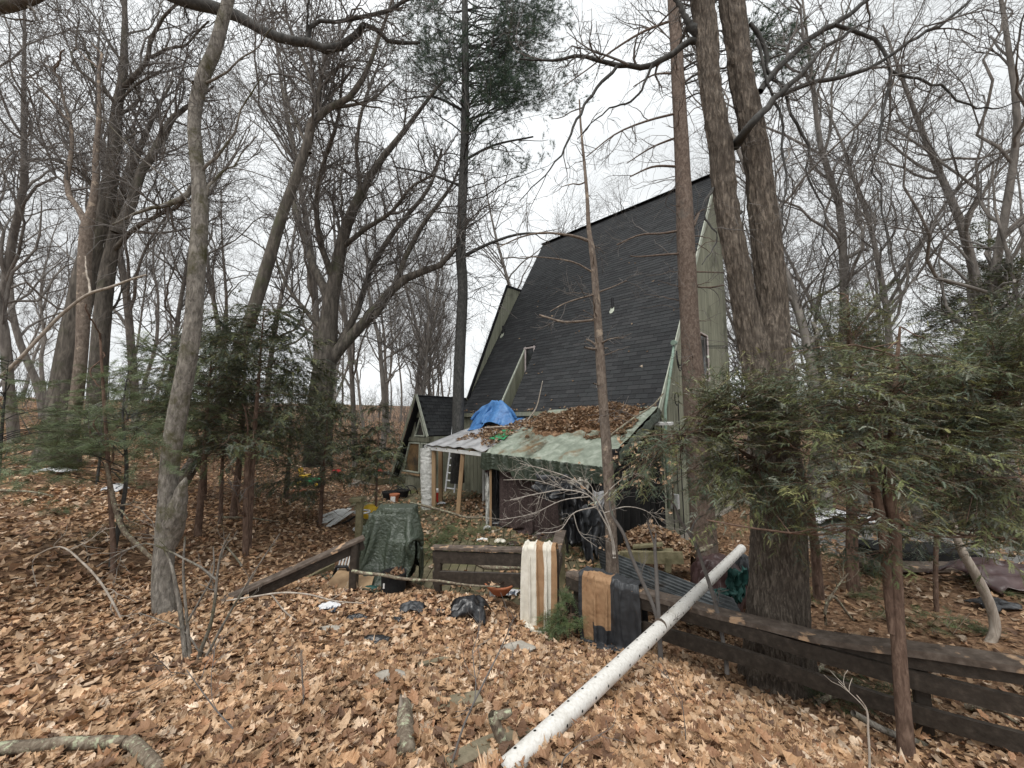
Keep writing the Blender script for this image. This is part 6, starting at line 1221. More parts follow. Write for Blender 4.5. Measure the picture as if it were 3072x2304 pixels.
U, T = np.meshgrid(np.linspace(-.5, .5, 66), np.linspace(-.5, .5, 66), indexing='ij'); rest = np.stack([U * 2.1, T * 1.75, U * 0], -1); ca_, sa_ = math.cos(.85), math.sin(.85)
X = gc + np.stack([(rest[..., 0] * ca_ - rest[..., 1] * sa_) * .94 - .10, (rest[..., 0] * sa_ + rest[..., 1] * ca_) * .97, -1.20 + rng.normal(0, .012, U.shape)], -1)
X = relax(X, rest, green_col, pin=(np.hypot(U + .0, T) < .05), steps=130, iters=8, fric=.25, bend=.3); o = cloth_obj('draped_tarp', X, ['greentarp'], wr=.0045, seed=44, fr=17); tag(o, 'dark green tarp draped over a tall bulky item beside the handrail post', 'tarp')
# ------------------------------------------------------------------ the white perforated pipe
pa_, pb_ = P(1500, 2330, 1.98), P(2222, 1648, 5.6); pipe = thing('drain_pipe', 'long white perforated drain pipe leaning on the fence toward the camera', 'pipe', pa_)
pr = .054; V, Fs = tube([pa_ + (pb_ - pa_) * t_ + A(0, 0, -.02 * math.sin(t_ * math.pi)) for t_ in np.linspace(0, 1, 14)], [pr] * 14, 40, cap=False); mk('tube', V, Fs, M['pvc'], pipe, smooth=True)
d_, x_, z_ = frame(pb_ - pa_); V, Fs = tube([pb_ - d_ * .02, pb_ + d_ * .06, pb_ + d_ * .085], [pr * 1.06, pr * 1.06, pr * .8], 32); mk('end_cap', V, Fs, M['pvc'], pipe, smooth=True)
cp = pa_ + (pb_ - pa_) * .40; V, Fs = tube([cp - d_ * .003, cp + d_ * .003], [pr * 1.012] * 2, 40); mk('joint_ring', V, Fs, M['railcap'], pipe)
hd = bpy.data.meshes.new('hole'); a = np.arange(10) / 10 * 6.283
plen = np.linalg.norm(pb_ - pa_); hm = mesh_data('hole', np.stack([np.cos(a) * .0085, np.sin(a) * .0085, a * 0], -1), [[list(range(10))]], M['void'])
import mathutils
for k in range(30):
    for ang in (1.80, .10):
        s_ = .12 + k * (plen - .2) / 30 + (.05 if ang < 1 else 0); n_ = x_ * math.cos(ang) + z_ * math.sin(ang)
        n_ = norm(n_); c = pa_ + d_ * s_ + n_ * (pr + .0012) + A(0, 0, -.02 * math.sin(s_ / plen * math.pi)); o = bpy.data.objects.new('hole', hm); COL.objects.link(o); o.parent = pipe; o.location = tuple(c - pa_)
        o.rotation_euler = mathutils.Vector(n_).to_track_quat('Z', 'Y').to_euler()

# ------------------------------------------------------------------ corrugated sheets, lumber, covered heap
cr_ = thing('corrugated_panels', 'stack of grey corrugated metal panels lying slanted behind the fence', 'metal sheet', P(2000, 1720, 5.4))
def corr(nm, p00, p10, p01, nw_=11, off=0):
    p00, p10, p01 = A(*p00), A(*p10), A(*p01); n_ = norm(np.cross(p10 - p00, p01 - p00)); n_ = n_ * np.sign(n_[2]); U = 6; Wd = nw_ * 8 + 1; V = []
    for i in range(U):
        for j in range(Wd): f = j / (Wd - 1); V.append(p00 + (p10 - p00) * i / (U - 1) + (p01 - p00) * f + n_ * (.014 * math.sin(f * nw_ * 6.283) + off))
    i = (np.arange(U - 1)[:, None] * Wd + np.arange(Wd - 1)[None]).ravel(); o = mk(nm, np.array(V), [np.stack([i, i + 1, i + Wd + 1, i + Wd], -1)], M['metal'], cr_, smooth=True); m2 = o.modifiers.new('thickness', 'SOLIDIFY'); m2.thickness = .003
corr('panel', P(1792, 1640, 6.6), P(2200, 1795, 4.9), P(1800, 1695, 6.2), 6); corr('panel', P(1800, 1690, 6.25), P(2195, 1835, 4.7), P(1812, 1726, 5.95), 5, -.02)
lb2 = thing('lumber_pile', 'mossy planks stacked as a low step at the right end of the deck', 'lumber', P(1950, 1690, 6.9))
for (a, b, wd, ht) in [((1862, 1672, 6.9), (2050, 1674, 6.5), .04, .20), ((1862, 1655, 7.2), (2020, 1652, 6.9), .18, .04), ((1900, 1640, 7.1), (1988, 1632, 6.9), .14, .05), ((1850, 1662, 7.0), (1952, 1652, 7.0), .13, .04), ((1870, 1700, 6.9), (1875, 1655, 6.9), .09, .09), ((2004, 1715, 6.6), (2004, 1672, 6.6), .09, .09)]:
    V, Fs = beam(P(*a), P(*b), wd, ht, n=3, jit=.004); mk('plank', V, Fs, M['moss_wood'], lb2)
# leaf mound by the corner of the lean-to
mc = P(1955, 1640, 7.45); mb = MB(); th_ = np.linspace(0, 6.283, 25)[:-1]; V = []
for i in range(10):
    t_ = i / 9
    for a_ in th_: V.append(mc + A(math.cos(a_) * .75 * t_, math.sin(a_) * .5 * t_, .42 * (1 - t_ ** 1.5) - .1))
V = np.array(V); V[:, 2] += .04 * fbm(V, 4, 2); Q = [[i * 24 + j, (i + 1) * 24 + j, (i + 1) * 24 + (j + 1) % 24, i * 24 + (j + 1) % 24] for i in range(9) for j in range(24)]
md0 = mk('leaf_mound', V, [Q], M['ground'], smooth=True, kind='stuff'); tag(md0, 'mound of fallen leaves heaped on the planks by the lean-to corner', 'leaf pile')
r_ = np.sqrt(rng.uniform(0, 1, 900)); a_ = rng.uniform(0, 6.28, 900); pos = mc + np.stack([np.cos(a_) * .8 * r_, np.sin(a_) * .55 * r_, .42 * (1 - r_ ** 1.5) - .06 + rng.uniform(0, .05, 900)], -1); V, Fq, C = leaves(pos, rng.uniform(.08, .13, 900), 1, tilt=.45, cols=leaf_cols(900, .75)); mk('leaves', V, Fq, M['leaf'], md0, col=C, kind='stuff')
hp = thing('covered_heap', 'heap under a shiny brown tarp against the double trunk behind the fence', 'tarp', P(2160, 1790, 5.6))
def dome(nm, c, rx, ry, rz_, mt, seed, amp, parent, drop=.1):
    def fn(th_, t): r = math.sin(t * math.pi / 2) ** .8; f = 1 + .12 * math.sin(th_ * 5 + seed) * t + .06 * math.sin(th_ * 9); return A(c[0] + rx * r * f * math.cos(th_), c[1] + ry * r * f * math.sin(th_), c[2] + rz_ * math.cos(t * math.pi / 2) ** .8 - drop * t ** 4)
    return sheet(nm, np.linspace(0, 2 * math.pi, 70), np.linspace(.0, 1, 30), fn, mt, parent, amp=amp, seed=seed, fr=3)
hc = P(2155, 1785, 5.5); dome('brown_cover', hc, .40, .36, .56, 'browntarp', 3, .05, hp); hc2 = P(2235, 1775, 5.75); dome('grey_cover', hc2, .20, .3, .55, 'blackcan', 5, .04, hp)
hang('teal_cloth', 2215, 1755, 5.15, 50, 90, 'teal', hp, 3, amp=.05); hang('teal_cloth', 2180, 1785, 5.0, 60, 30, 'teal', hp, 6, amp=.05)
stick('broken pale stick end resting on the brown covered heap', [(2098, 1652, 16, 5.2), (2115, 1645, 18, 5.2), (2138, 1637, 12, 5.2)], 5.2)

# ------------------------------------------------------------------ litter and containers
def gp(px, py, up=0): p = ground_hit(px, py); return p + A(0, 0, up)
for (px, py, sx, sy, sz, mt, sd_, nm, lb_, ct) in [
    (1405, 1850, .40, .34, .22, 'blackpl', 3, 'plastic_bag', 'crumpled shiny black plastic bag on the leaves in front of the railing', 'plastic bag'), (1235, 1838, .26, .16, .10, 'blackcan', 5, 'plastic_scrap', 'grey-black plastic scrap left of the crumpled black bag', 'plastic scrap'),
    (1190, 1872, .14, .07, .05, 'blackpl', 6, 'plastic_scrap', 'narrow black shred pointing down from the grey scrap', 'plastic scrap'), (1320, 1842, .10, .08, .04, 'blackcan', 8, 'plastic_scrap', 'small dark scrap between the grey scrap and the black bag', 'plastic scrap'),
    (1125, 1930, .26, .10, .05, 'blackpl', 9, 'plastic_scrap', 'thin black strip on the leaves in mid foreground', 'plastic scrap'), (1070, 1866, .22, .07, .05, 'blackpl', 11, 'plastic_scrap', 'flat black strip left of the narrow shred, nearest the white wrapper', 'plastic scrap'),
    (985, 1830, .20, .16, .06, 'paper', 12, 'wrapper', 'white and dark crumpled wrapper below the handrail', 'wrapper'), (990, 1895, .22, .08, .04, 'stone', 13, 'paper_scrap', 'flat pale scrap half buried below the white wrapper', 'paper'),
    (345, 1475, .38, .30, .16, 'paper', 15, 'crumpled_sheet', 'crumpled grey and white sheet on the leaves left of the leaning grey tree', 'sheet'), (170, 1420, .8, .35, .10, 'paper', 16, 'white_tarp', 'white rumpled sheet lying far off at the left', 'sheet'),
    (1275, 1690, .36, .30, .12, 'paper', 17, 'wrapper', 'white patterned foil behind the green tarp, left of the railing', 'wrapper'), (1340, 1960, .1, .07, .03, 'stone', 18, 'paper_scrap', 'tiny pale scrap in the foreground leaves', 'paper')]:
    d0 = gp(px, py); o = scrap(nm, d0 + A(0, 0, .0), sx, sy, sz, mt, None, sd_, lb_, ct, n=22)
for (px, py, d, sx, sy, sz, mt, sd_, nm, lb_, ct) in [(1500, 1603, 7.9, .22, .18, .07, 'cream', 21, 'rag', 'cream and maroon rag on the deck in front of the brown curtain', 'rag'), (1540, 1612, 7.6, .22, .16, .10, 'browntarp', 22, 'rag', 'maroon rag beside the cream one on the deck', 'rag'), (1448, 1602, 8.0, .20, .08, .05, 'white', 23, 'bottle', 'white bottle lying on the deck', 'bottle'), (1462, 1570, 8.8, .16, .12, .08, 'paper', 24, 'paper_scrap', 'pale scrap at the foot of the lean-to corner post', 'paper'), (1520, 1728, 5.6, .34, .2, .03, 'paper', 25, 'paper_sheet', 'white sheet lying on the deck seen between the railing boards', 'paper'), (1325, 1500, 11.4, .25, .15, .08, 'paper', 26, 'paper_scrap', 'white bundle at the foot of the wooden post inside the lean-to', 'paper')]:
    c = P(px, py, d); c[2] = DZ + .02; scrap(nm, c, sx, sy, sz, mt, None, sd_, lb_, ct, n=14)
def lathe(nm, c, prof, mt, parent=None, s=28, smooth=True):
    V = []; 
    for r_, z in prof: V += [A(c[0] + r_ * math.cos(a_), c[1] + r_ * math.sin(a_), c[2] + z) for a_ in np.arange(s) / s * 6.283]
    Q = [[i * s + j, i * s + (j + 1) % s, (i + 1) * s + (j + 1) % s, (i + 1) * s + j] for i in range(len(prof) - 1) for j in range(s)]
    return mk(nm, np.array(V), [Q, [[(len(prof) - 1) * s + j for j in range(s)]]], M[mt], parent, smooth=smooth)
def leaves_in(c, r, n, parent, dark=.8): a_ = rng.uniform(0, 6.28, n); q = np.sqrt(rng.uniform(0, 1, n)) * r; pos = A(*c) + np.stack([q * np.cos(a_), q * np.sin(a_), rng.uniform(0, .04, n)], -1); V, Fq, C = leaves(pos, rng.uniform(.07, .11, n), 1, tilt=.4, cols=leaf_cols(n, dark)); mk('leaves', V, Fq, M['leaf'], parent, col=C, kind='stuff')
pt = thing('fabric_pot', 'round black fabric planter full of leaves at the foot of the green tarp', 'planter', gp(1180, 1782)); c = ORG[pt.name]
lathe('pot', c, [(.135, 0), (.15, .08), (.155, .24), (.158, .27), (.145, .27), (.14, .2)], 'blkpot', pt); lathe('soil', c, [(.14, .20), (.05, .22), (.01, .225)], 'bed', pt); leaves_in(c + A(0, 0, .23), .12, 30, pt); V, Fs = box(c + A(-.08, -.135, .15), .02, .012, .06); mk('tag_strip', V, Fs, M['white'], pt)
bw = thing('bowl_planter', 'shallow terracotta bowl full of leaves under the railing', 'planter', P(1500, 1775, 5.05)); c = ORG[bw.name]; lathe('bowl', c, [(.09, -.02), (.13, .02), (.18, .08), (.195, .10), (.20, .12), (.18, .12), (.16, .09)], 'terra', bw); lathe('soil', c, [(.165, .085), (.02, .10)], 'bed', bw); leaves_in(c + A(0, 0, .11), .14, 26, bw)
nt2 = thing('fabric_pot', 'collapsed black fabric pot lying on the deck behind the railing', 'planter', (P(1472, 1645, 7.0)[0], 7.0, DZ)); c = ORG[nt2.name] + A(0, 0, .0); lathe('pot', c, [(.2, 0), (.25, .06), (.27, .16), (.25, .17), (.22, .06)], 'blkpot', nt2); leaves_in(c + A(0, 0, .08), .2, 24, nt2)
bt_ = gp(1475, 1796); o = tag(lathe('bottle', bt_ + A(0, 0, .03), [(.03, 0), (.032, .07), (.02, .09), (.014, .12)], 'white'), 'small white bottle standing in the leaves below the railing', 'bottle')
o = scrap('blue_scrap', gp(1108, 1775, .02), .22, .10, .05, 'teal', None, 33, 'light blue plastic tray at the foot of the green tarp', 'tray', n=12)
# tilted sheet of wood and the striped seat leaning by the steps
wsh = mk('plywood_sheet', *quadslab(P(955, 1785, 4.9), P(1105, 1790, 4.9), P(1130, 1700, 5.5), P(1030, 1690, 5.5), .015), M['wood']); tag(wsh, 'weathered plywood sheet lying at the foot of the handrail post', 'board')
wc = thing('lawn_chair', 'folded lawn chair with white slats leaning between handrail and green tarp', 'chair', P(1020, 1720, 5.35))
for k in range(4): V, Fs = tube([P(1012 + k * 9, 1715, 5.4), P(1030 + k * 9, 1645, 5.5)], [.011] * 2, 6); mk('slat', V, Fs, M['white' if k % 2 else 'alu'], wc)
V, Fs = tube([P(1003, 1722, 5.38), P(1010, 1700, 5.36), P(1040, 1700, 5.36), P(1050, 1722, 5.38)], [.022] * 4, 8); mk('arm_rest', V, Fs, M['iron'], wc, smooth=True)
# dark hole under the broken deck edge
V, Fs = beam(P(915, 1752, 5.3), P(1000, 1706, 5.9), .04, .16); o = mk('broken_board', V, Fs, M['moss_wood']); tag(o, 'broken reddish board edge sticking out of the leaves beside the plywood', 'board')
# stack of white strips
ws = thing('white_boards', 'loose stack of narrow white boards on the leaves left of the mossy post', 'lumber', gp(1010, 1570))
for k, (a, b) in enumerate([((960, 1572), (1030, 1540)), ((972, 1580), (1040, 1543)), ((985, 1586), (1048, 1545)), ((965, 1560), (1020, 1541)), ((995, 1582), (1056, 1550))]):
    p0, p1 = ground_hit(*a) + A(0, 0, .05 + .03 * (k % 2)), ground_hit(*b) + A(0, 0, .10 + .03 * (k % 3)); V, Fs = beam(p0, p1, .11, .02); mk('board', V, Fs, M['white'], ws)
o = stick('black pole lying beside the white boards', [(1015, 1578, 7), (1040, 1565, 7), (1068, 1548, 7)], float(gp(1040, 1572)[1]) - .1, 'cable')
fr_ = thing('stool', 'upturned round stool with a metal ring next to the mossy post', 'stool', (P(1085, 1560, 8.4)[0], 8.4, DZ))
for z in (.15, .5):
    c = ORG[fr_.name]; a = np.linspace(0, 6.283, 20); V, Fs = tube([c + A(.16 * math.cos(x_), .16 * math.sin(x_), z) for x_ in a], [.02] * 20, 6); mk('ring', V, Fs, M['alu'], fr_, smooth=True)
V, Fs = tube([ORG[fr_.name] + A(0, 0, 0), ORG[fr_.name] + A(0, 0, .5)], [.02] * 2, 6); mk('leg', V, Fs, M['iron'], fr_)
yb = thing('yellow_bucket', 'yellow-orange bucket standing on the deck above the green tarp', 'bucket', (P(1112, 1510, 9.0)[0], 9.0, -2.18)); lathe('body', ORG[yb.name], [(.15, 0), (.19, .1), (.18, .2), (.12, .27), (.06, .30)], 'yellow', yb); V, Fs = tube([ORG[yb.name] + A(.1, -.12, .2), ORG[yb.name] + A(.14, -.2, .12)], [.03, .03], 8); mk('spout', V, Fs, M['yellow'], yb)
wl = thing('bucket_lid', 'white round lid on the ground beside the yellow bucket', 'lid', (P(1122, 1513, 8.4)[0], 8.4, -1.98)); lathe('lid', ORG[wl.name], [(.11, 0), (.12, .02), (.02, .03)], 'white', wl)
# toy tractor
ty = thing('toy_tractor', 'green and yellow toy tractor parked in the leaves at the far clearing', 'toy', gp(932, 1462)); c = ORG[ty.name]
V, Fs = beam(c + A(-.35, 0, .22), c + A(.40, 0, .24), .36, .26, n=1, ch=.3, w1=.28, h1=.2); mk('body', V, Fs, M['green'], ty); V, Fs = beam(c + A(-.32, 0, .42), c + A(-.05, 0, .42), .26, .12, ch=.3); mk('seat', V, Fs, M['yellow'], ty); V, Fs = beam(c + A(-.36, 0, .42), c + A(-.42, 0, .72), .26, .06, up=(1, 0, 0), ch=.3); mk('seat_back', V, Fs, M['yellow'], ty)
for sx_, sy_, r_ in ((-.28, -.22, .19), (-.28, .22, .19), (.32, -.18, .13), (.32, .18, .13)):
    V, Fs = tube([c + A(sx_, sy_ - .05, r_), c + A(sx_, sy_ + .05, r_)], [r_, r_], 18); wh = mk('wheel', V, Fs, M['iron'], ty, smooth=False); V, Fs = tube([c + A(sx_, sy_ - .055, r_), c + A(sx_, sy_ + .055, r_)], [r_ * .5] * 2, 12); hb = mesh_data('hub', V - ORG[ty.name], Fs, M['yellow']); ho = bpy.data.objects.new('hub', hb); COL.objects.link(ho); ho.parent = wh
a = np.linspace(0, 6.283, 13); V, Fs = tube([c + A(.05 + .03 * math.sin(x_), .1 * math.cos(x_), .52 + .09 * math.sin(x_)) for x_ in a], [.014] * 13, 6); mk('steering_wheel', V, Fs, M['iron'], ty)
o = tag(lathe('saucer', gp(895, 1476), [(.24, .02), (.26, .06), (.02, .07)], 'terra'), 'round salmon saucer lying left of the toy tractor', 'saucer')
# planter bed and pots at the far end of the deck
pbd = thing('raised_bed', 'low timber raised bed beyond the deck, left of the cabin wing', 'planter', gp(1100, 1452)); c = ORG[pbd.name]
for (a, b, z) in [((1052, 1424, 15.5), (1135, 1446, 13.6), 0), ((1135, 1446, 13.6), (1215, 1440, 14.6), 0), ((1052, 1424, 15.5), (1130, 1420, 17), 0)]:
    V, Fs = beam(P(*a), P(*b), .06, .22, n=2); mk('timber', V, Fs, M['moss_wood'], pbd)
for k, (px, py) in enumerate([(1075, 1446), (1095, 1452), (1060, 1462), (1120, 1456)]):
    V, Fs = box(gp(px, py, .08), .4, .2, .18, .3 * k); o = mk('concrete_block', V, Fs, M['stone']); tag(o, ['grey block leftmost in front of the raised bed', 'grey block second from the left in front of the raised bed', 'grey block lowest and nearest in front of the raised bed', 'grey block rightmost in front of the raised bed'][k], 'block', 'concrete blocks')
for nm, mt, px, py, d, r_, lb_ in [('plant_pot', 'blkpot', 1168, 1478, 12.3, .22, 'wide black pot on the far deck'), ('plant_pot', 'terra', 1184, 1480, 11.9, .15, 'terracotta-coloured pot with a white label beside the wide black pot'), ('plant_pot', 'blkpot', 1205, 1474, 12.6, .24, 'black tub on the far deck right of the terracotta-coloured pot')]:
    c = P(px, py, d); c[2] = DZ; t = thing(nm, lb_, 'pot', c); lathe('pot', c, [(r_ * .75, 0), (r_, .2), (r_ * 1.05, .24), (r_ * .9, .24), (r_ * .8, .18)], mt, t); lathe('soil', c, [(r_ * .85, .18), (.02, .19)], 'bed', t)
    if mt == 'terra': V, Fs = box(c + A(0, -r_ - .004, .1), .14, .02, .16); mk('label', V, Fs, M['white'], t)
wbk = thing('handcart', 'black metal cart frame lying by the cabin wing wall', 'cart', (P(1222, 1468, 12.9)[0], 12.9, DZ)); c = ORG[wbk.name]
for k in range(3): a = np.linspace(0, math.pi, 9); V, Fs = tube([c + A(-.35 + .2 * k + .25 * math.cos(x_), .1 * k, .02 + .28 * math.sin(x_)) for x_ in a], [.016] * 9, 6); mk('frame_bar', V, Fs, M['iron'], wbk, smooth=True)
o = scrap('rubbish_bag', gp(1258, 1470, .25), .5, .4, .35, 'blackpl', None, 41, 'black rubbish bag slumped beside the cabin wing under its window', 'bag', n=18)
for px, py, cl, lb_ in [(1010, 1418, 'red', 'red plastic toy in the far leaves'), (1140, 1418, 'red', 'small red object beyond the raised bed'), (1100, 1428, 'white', 'white plastic piece lying by the raised bed'), (1160, 1425, 'iron', 'dark bin lid beyond the raised bed')]:
    o = scrap('plastic_toy', gp(px, py, .02), .4, .3, .16, cl, None, px, lb_, 'toy' if cl == 'red' else 'junk', n=12)
# ------------------------------------------------------------------ far right: paving and junk
pv = [gp(2820, 1660), gp(3072, 1790), gp(3300, 1700), gp(3100, 1610), gp(2900, 1590)]; n_ = 30
uu, vv = np.meshgrid(np.linspace(6.0, 12.5, 30), np.linspace(6.2, 14, 30)); V = np.stack([uu, vv, gz(uu, vv) + .012 + .02 * 0], -1); m_ = ((uu - 9.3) / 2.6) ** 2 + ((vv - 9) / 2.6) ** 2 < 1
i = (np.arange(29)[:, None] * 30 + np.arange(29)[None]).ravel(); kq = m_.ravel()[i]; i = i[kq]; mk('paving', V.reshape(-1, 3), [np.stack([i, i + 1, i + 31, i + 30], -1)], M['pave'], org=(9, 9, -3.3), kind='structure')
mt_ = thing('mattress', 'pale board and dark cover lying flat under the hemlock behind the fence', 'board', gp(2740, 1712)); c = ORG[mt_.name]; V, Fs = beam(c + A(-.9, .1, .10), c + A(.8, .0, .12), .7, .07, n=4, jit=.02); mk('pale_board', V, Fs, M['railcap'], mt_); V, Fs = beam(c + A(-.5, .4, .22), c + A(1.2, .3, .22), .7, .16, n=5, jit=.05); mk('dark_cover', V, Fs, M['void'], mt_)
o = scrap('vinyl_cover', gp(3030, 1760, 0), 1.4, .9, .35, 'browntarp', None, 51, 'maroon vinyl cover lying on the paving at the right edge', 'cover', n=22)
o = scrap('plastic_sheet', gp(2480, 1560, 0), 2.2, 1.2, .4, 'paper', None, 52, 'pale plastic sheet behind the evergreen right of the double trunk', 'sheet', n=22)
o = scrap('black_scrap', gp(2990, 1830, 0), .5, .3, .12, 'blackpl', None, 53, 'small black scrap on the ground at the right edge', 'plastic scrap', n=14)
o = scrap('white_scrap', gp(2640, 1705, 0), .5, .12, .12, 'white', None, 54, 'white strip at the left end of the pale board', 'scrap', n=12)

# ------------------------------------------------------------------ logs, branches, shrubs in the foreground
def log(label, a, b, r0, r1, mt='lichen', name='log', subs=(), ends=True):
    a, b = A(*a), A(*b); mid = (a + b) / 2 + A(0, 0, .01); V, Fs = trunk_mesh(np.array([a, mid, b]), A(r0, (r0 + r1) / 2, r1), 40, 20, .006, (20, 20, 9), 0, int(r0 * 1000), .18); mb = MB(); mb.add(V, Fs + [[list(range(20))[::-1], [39 * 20 + j for j in range(20)]]]); o = mb.build(name, M[mt], smooth=True, org=tuple(a)); return tag(o, label, 'log')
log('thick lichen-covered branch lying at the bottom left corner', gp(-60, 2290, .04), gp(372, 2262, .05), .027, .022); log('short lichen-spotted branch end at the bottom edge right of the corner branch', gp(385, 2275, .05), gp(480, 2340, .03), .028, .024)
log('rotten lichen-spotted stump of wood lying toward the camera in the lower middle', gp(1212, 2160, .05), gp(1218, 2290, .03), .040, .045)
o = stick('broken splintered pale wood sticking up behind the rotten stump', [(1212, 2165, 26), (1205, 2130, 16), (1202, 2085, 6)], float(gp(1212, 2170)[1]), 'bk_pale')
stick('forked lichen branch standing beside the lower end of the white pipe', [(1545, 2310, 24), (1520, 2260, 28), (1500, 2210, 30), (1484, 2165, 32), (1476, 2142, 26)], 2.15, 'lichen', subs=[[(1484, 2150, 24), (1520, 2140, 22), (1535, 2134, 14)]])
for (a, b, lb_) in [((1310, 2140), (1440, 2110), 'mossy green plank half buried in the foreground leaves'), ((1340, 2320), (1580, 2210), 'mossy plank beneath the lower end of the white pipe'), ((1250, 2010), (1345, 1990), 'short mossy plank scrap in the middle of the leaves')]:
    V, Fs = beam(gp(*a, .022), gp(*b, .03), .10 if a[1] > 2100 else .04, .025, n=6, jit=.012); o = mk('plank', V, Fs, M['oldplank']); tag(o, lb_, 'plank')
for px, py, s_, lb_ in [(1165, 2050, .09, 'pale stone or bark chunk in the middle foreground leaves'), (1555, 1960, .13, 'flat pale stone below the hanging cream cloth')]:
    c = gp(px, py); V = []; n1 = 14
    for i in range(9):
        for j in range(n1): t_ = i / 8 * math.pi; a_ = j / n1 * 6.283; V.append(c + A(s_ * math.sin(t_) * math.cos(a_) * 1.2, s_ * .5 * math.sin(t_) * math.sin(a_), s_ * .35 * math.cos(t_) + .03))
    V = np.array(V); V += np.stack([ridge(V, 7, k) for k in (1, 2, 3)], -1) * s_ * .16; o = mk('stone', V, [[[i * n1 + j, (i + 1) * n1 + j, (i + 1) * n1 + (j + 1) % n1, i * n1 + (j + 1) % n1] for i in range(8) for j in range(n1)]], M['stone'], smooth=False); tag(o, lb_, 'stone')
stick('long crooked branch lying from the handrail post to the railing', [(1056, 1712, 12), (1080, 1718, 11), (1140, 1724, 10), (1200, 1735, 10), (1260, 1740, 8), (1310, 1742, 7), (1400, 1755, 6), (1500, 1760, 4)], 4.85)
stick('grey fallen branch lying on the deck behind the railing', [(1420, 1688, 7), (1450, 1700, 13), (1490, 1704, 14), (1550, 1702, 13), (1620, 1708, 10)], 5.75)
stick('thin branch lying across the far deck boards toward the lean-to corner', [(1230, 1508, 6), (1290, 1522, 8), (1350, 1538, 8), (1400, 1552, 7), (1455, 1552, 5)], 9.2)
# multi-stemmed shrub at left
sh = [( [(565, 2045, 22), (555, 1950, 18), (545, 1860, 16), (530, 1770, 14), (512, 1690, 10), (490, 1640, 7)]), ([(585, 2040, 16), (600, 1960, 14), (630, 1880, 12), (645, 1800, 10), (650, 1740, 8), (670, 1640, 6), (690, 1600, 4)]), ([(575, 2048, 14), (570, 1960, 12), (560, 1850, 10), (550, 1700, 8), (555, 1610, 6)]), ([(590, 2045, 12), (640, 1930, 10), (700, 1820, 8), (760, 1720, 5), (840, 1600, 3)])]
def shrub(label, d, stems, limbs, mt, nt_, l2=.5, l3=.28, rmin=.0012, cat='shrub', name='leafless_shrub', ups=.05, tgt=None):
    gps = [ppath(s, d) for s in stems]; t = thing(name, label, cat, gps[0][0][0]); mb = MB(); q = []
    for p_, r_ in gps: p_, r_ = extend_down(p_, r_, .06); mb.add(*trunk_mesh(p_, r_, 40, 8, 0, seed=3, lump=.12)); q.append((p_, r_))
    for s in limbs:
        p_, r_ = ppath(s, d); a = resample(p_, r_, 14); mb.add(*tubes(a[0][None], a[1][None], 6)); q.append((p_, r_))
    mb.build('stem', M[mt], t, smooth=True); LP, LR = stems_to(q, 14); B, Rb = grow(LP, LR, nt_, l2, t=(.3, 1), k=7, wander=.18, up=ups, rf=.5, rmin=rmin, rmax=.0042); B2, Rb2 = grow(B, Rb, nt_ * 4, l3, t=(.15, 1), k=5, wander=.22, up=ups, rf=.6, rmin=rmin, rmax=.0022); c_ = MB(); c_.add(*tubes(B, Rb, 5)); c_.add(*tubes(B2, Rb2, 4)); c_.build('twigs', M[mt], t, kind='stuff'); return t, B2
shrub('leafless multi-stemmed shrub in the left foreground leaves', 3.05, sh, [[(560, 1870, 9), (600, 1800, 7), (640, 1720, 6), (640, 1640, 4)], [(650, 1740, 8), (600, 1700, 8), (560, 1680, 8), (500, 1650, 7), (440, 1630, 6), (360, 1660, 5), (290, 1700, 4)], [(680, 1640, 5), (720, 1690, 7), (725, 1698, 7)], [(600, 1960, 6), (560, 1900, 5), (480, 1860, 4), (420, 1840, 3)]], 'bk_grey', 15, .4, .22)
stick('pale arched branch reaching from the shrub toward the right over the leaves', [(680, 1802, 6), (760, 1790, 6), (850, 1778, 6), (930, 1784, 5), (1000, 1802, 4), (1090, 1810, 2)], 3.9, 'bk_pale', subs=[[(815, 1784, 5), (860, 1840, 5), (920, 1880, 4), (980, 1905, 3), (1050, 1925, 2)]], nt_=6)
stick('pale dead twig arching over the leaves at far left', [(110, 1760, 3), (100, 1680, 4), (175, 1640, 6), (250, 1690, 8), (300, 1745, 8), (340, 1810, 8), (365, 1860, 6)], 3.7, 'bk_pale', nt_=5)
stick('lichen-crusted crooked dead sapling leaning on the foot of the leaning grey tree', [(318, 1390, 12), (330, 1450, 16), (345, 1520, 17), (370, 1590, 17), (420, 1640, 15), (470, 1690, 12)], 4.3, 'lichen', nt_=4)
# thin young saplings
for pts, d, lb_ in [([(340, 1700, 20), (335, 1560, 17), (325, 1400, 15), (312, 1200, 12), (300, 1000, 8)], 4.5, 'slim dark sapling stem left of the leaning grey tree'), ([(735, 1690, 20), (738, 1500, 18), (745, 1300, 14)], 5.8, 'thin straight brown sapling stem behind the handrail end')]:
    bare_tree('sapling', lb_, 'tree', d, [pts], mt='bk_hem', ext=.2, auto=6, autolen=.8, twigs=dict(n2=10, n3=30, n4=0, l2=.4, l3=.2, rmin=.0015))
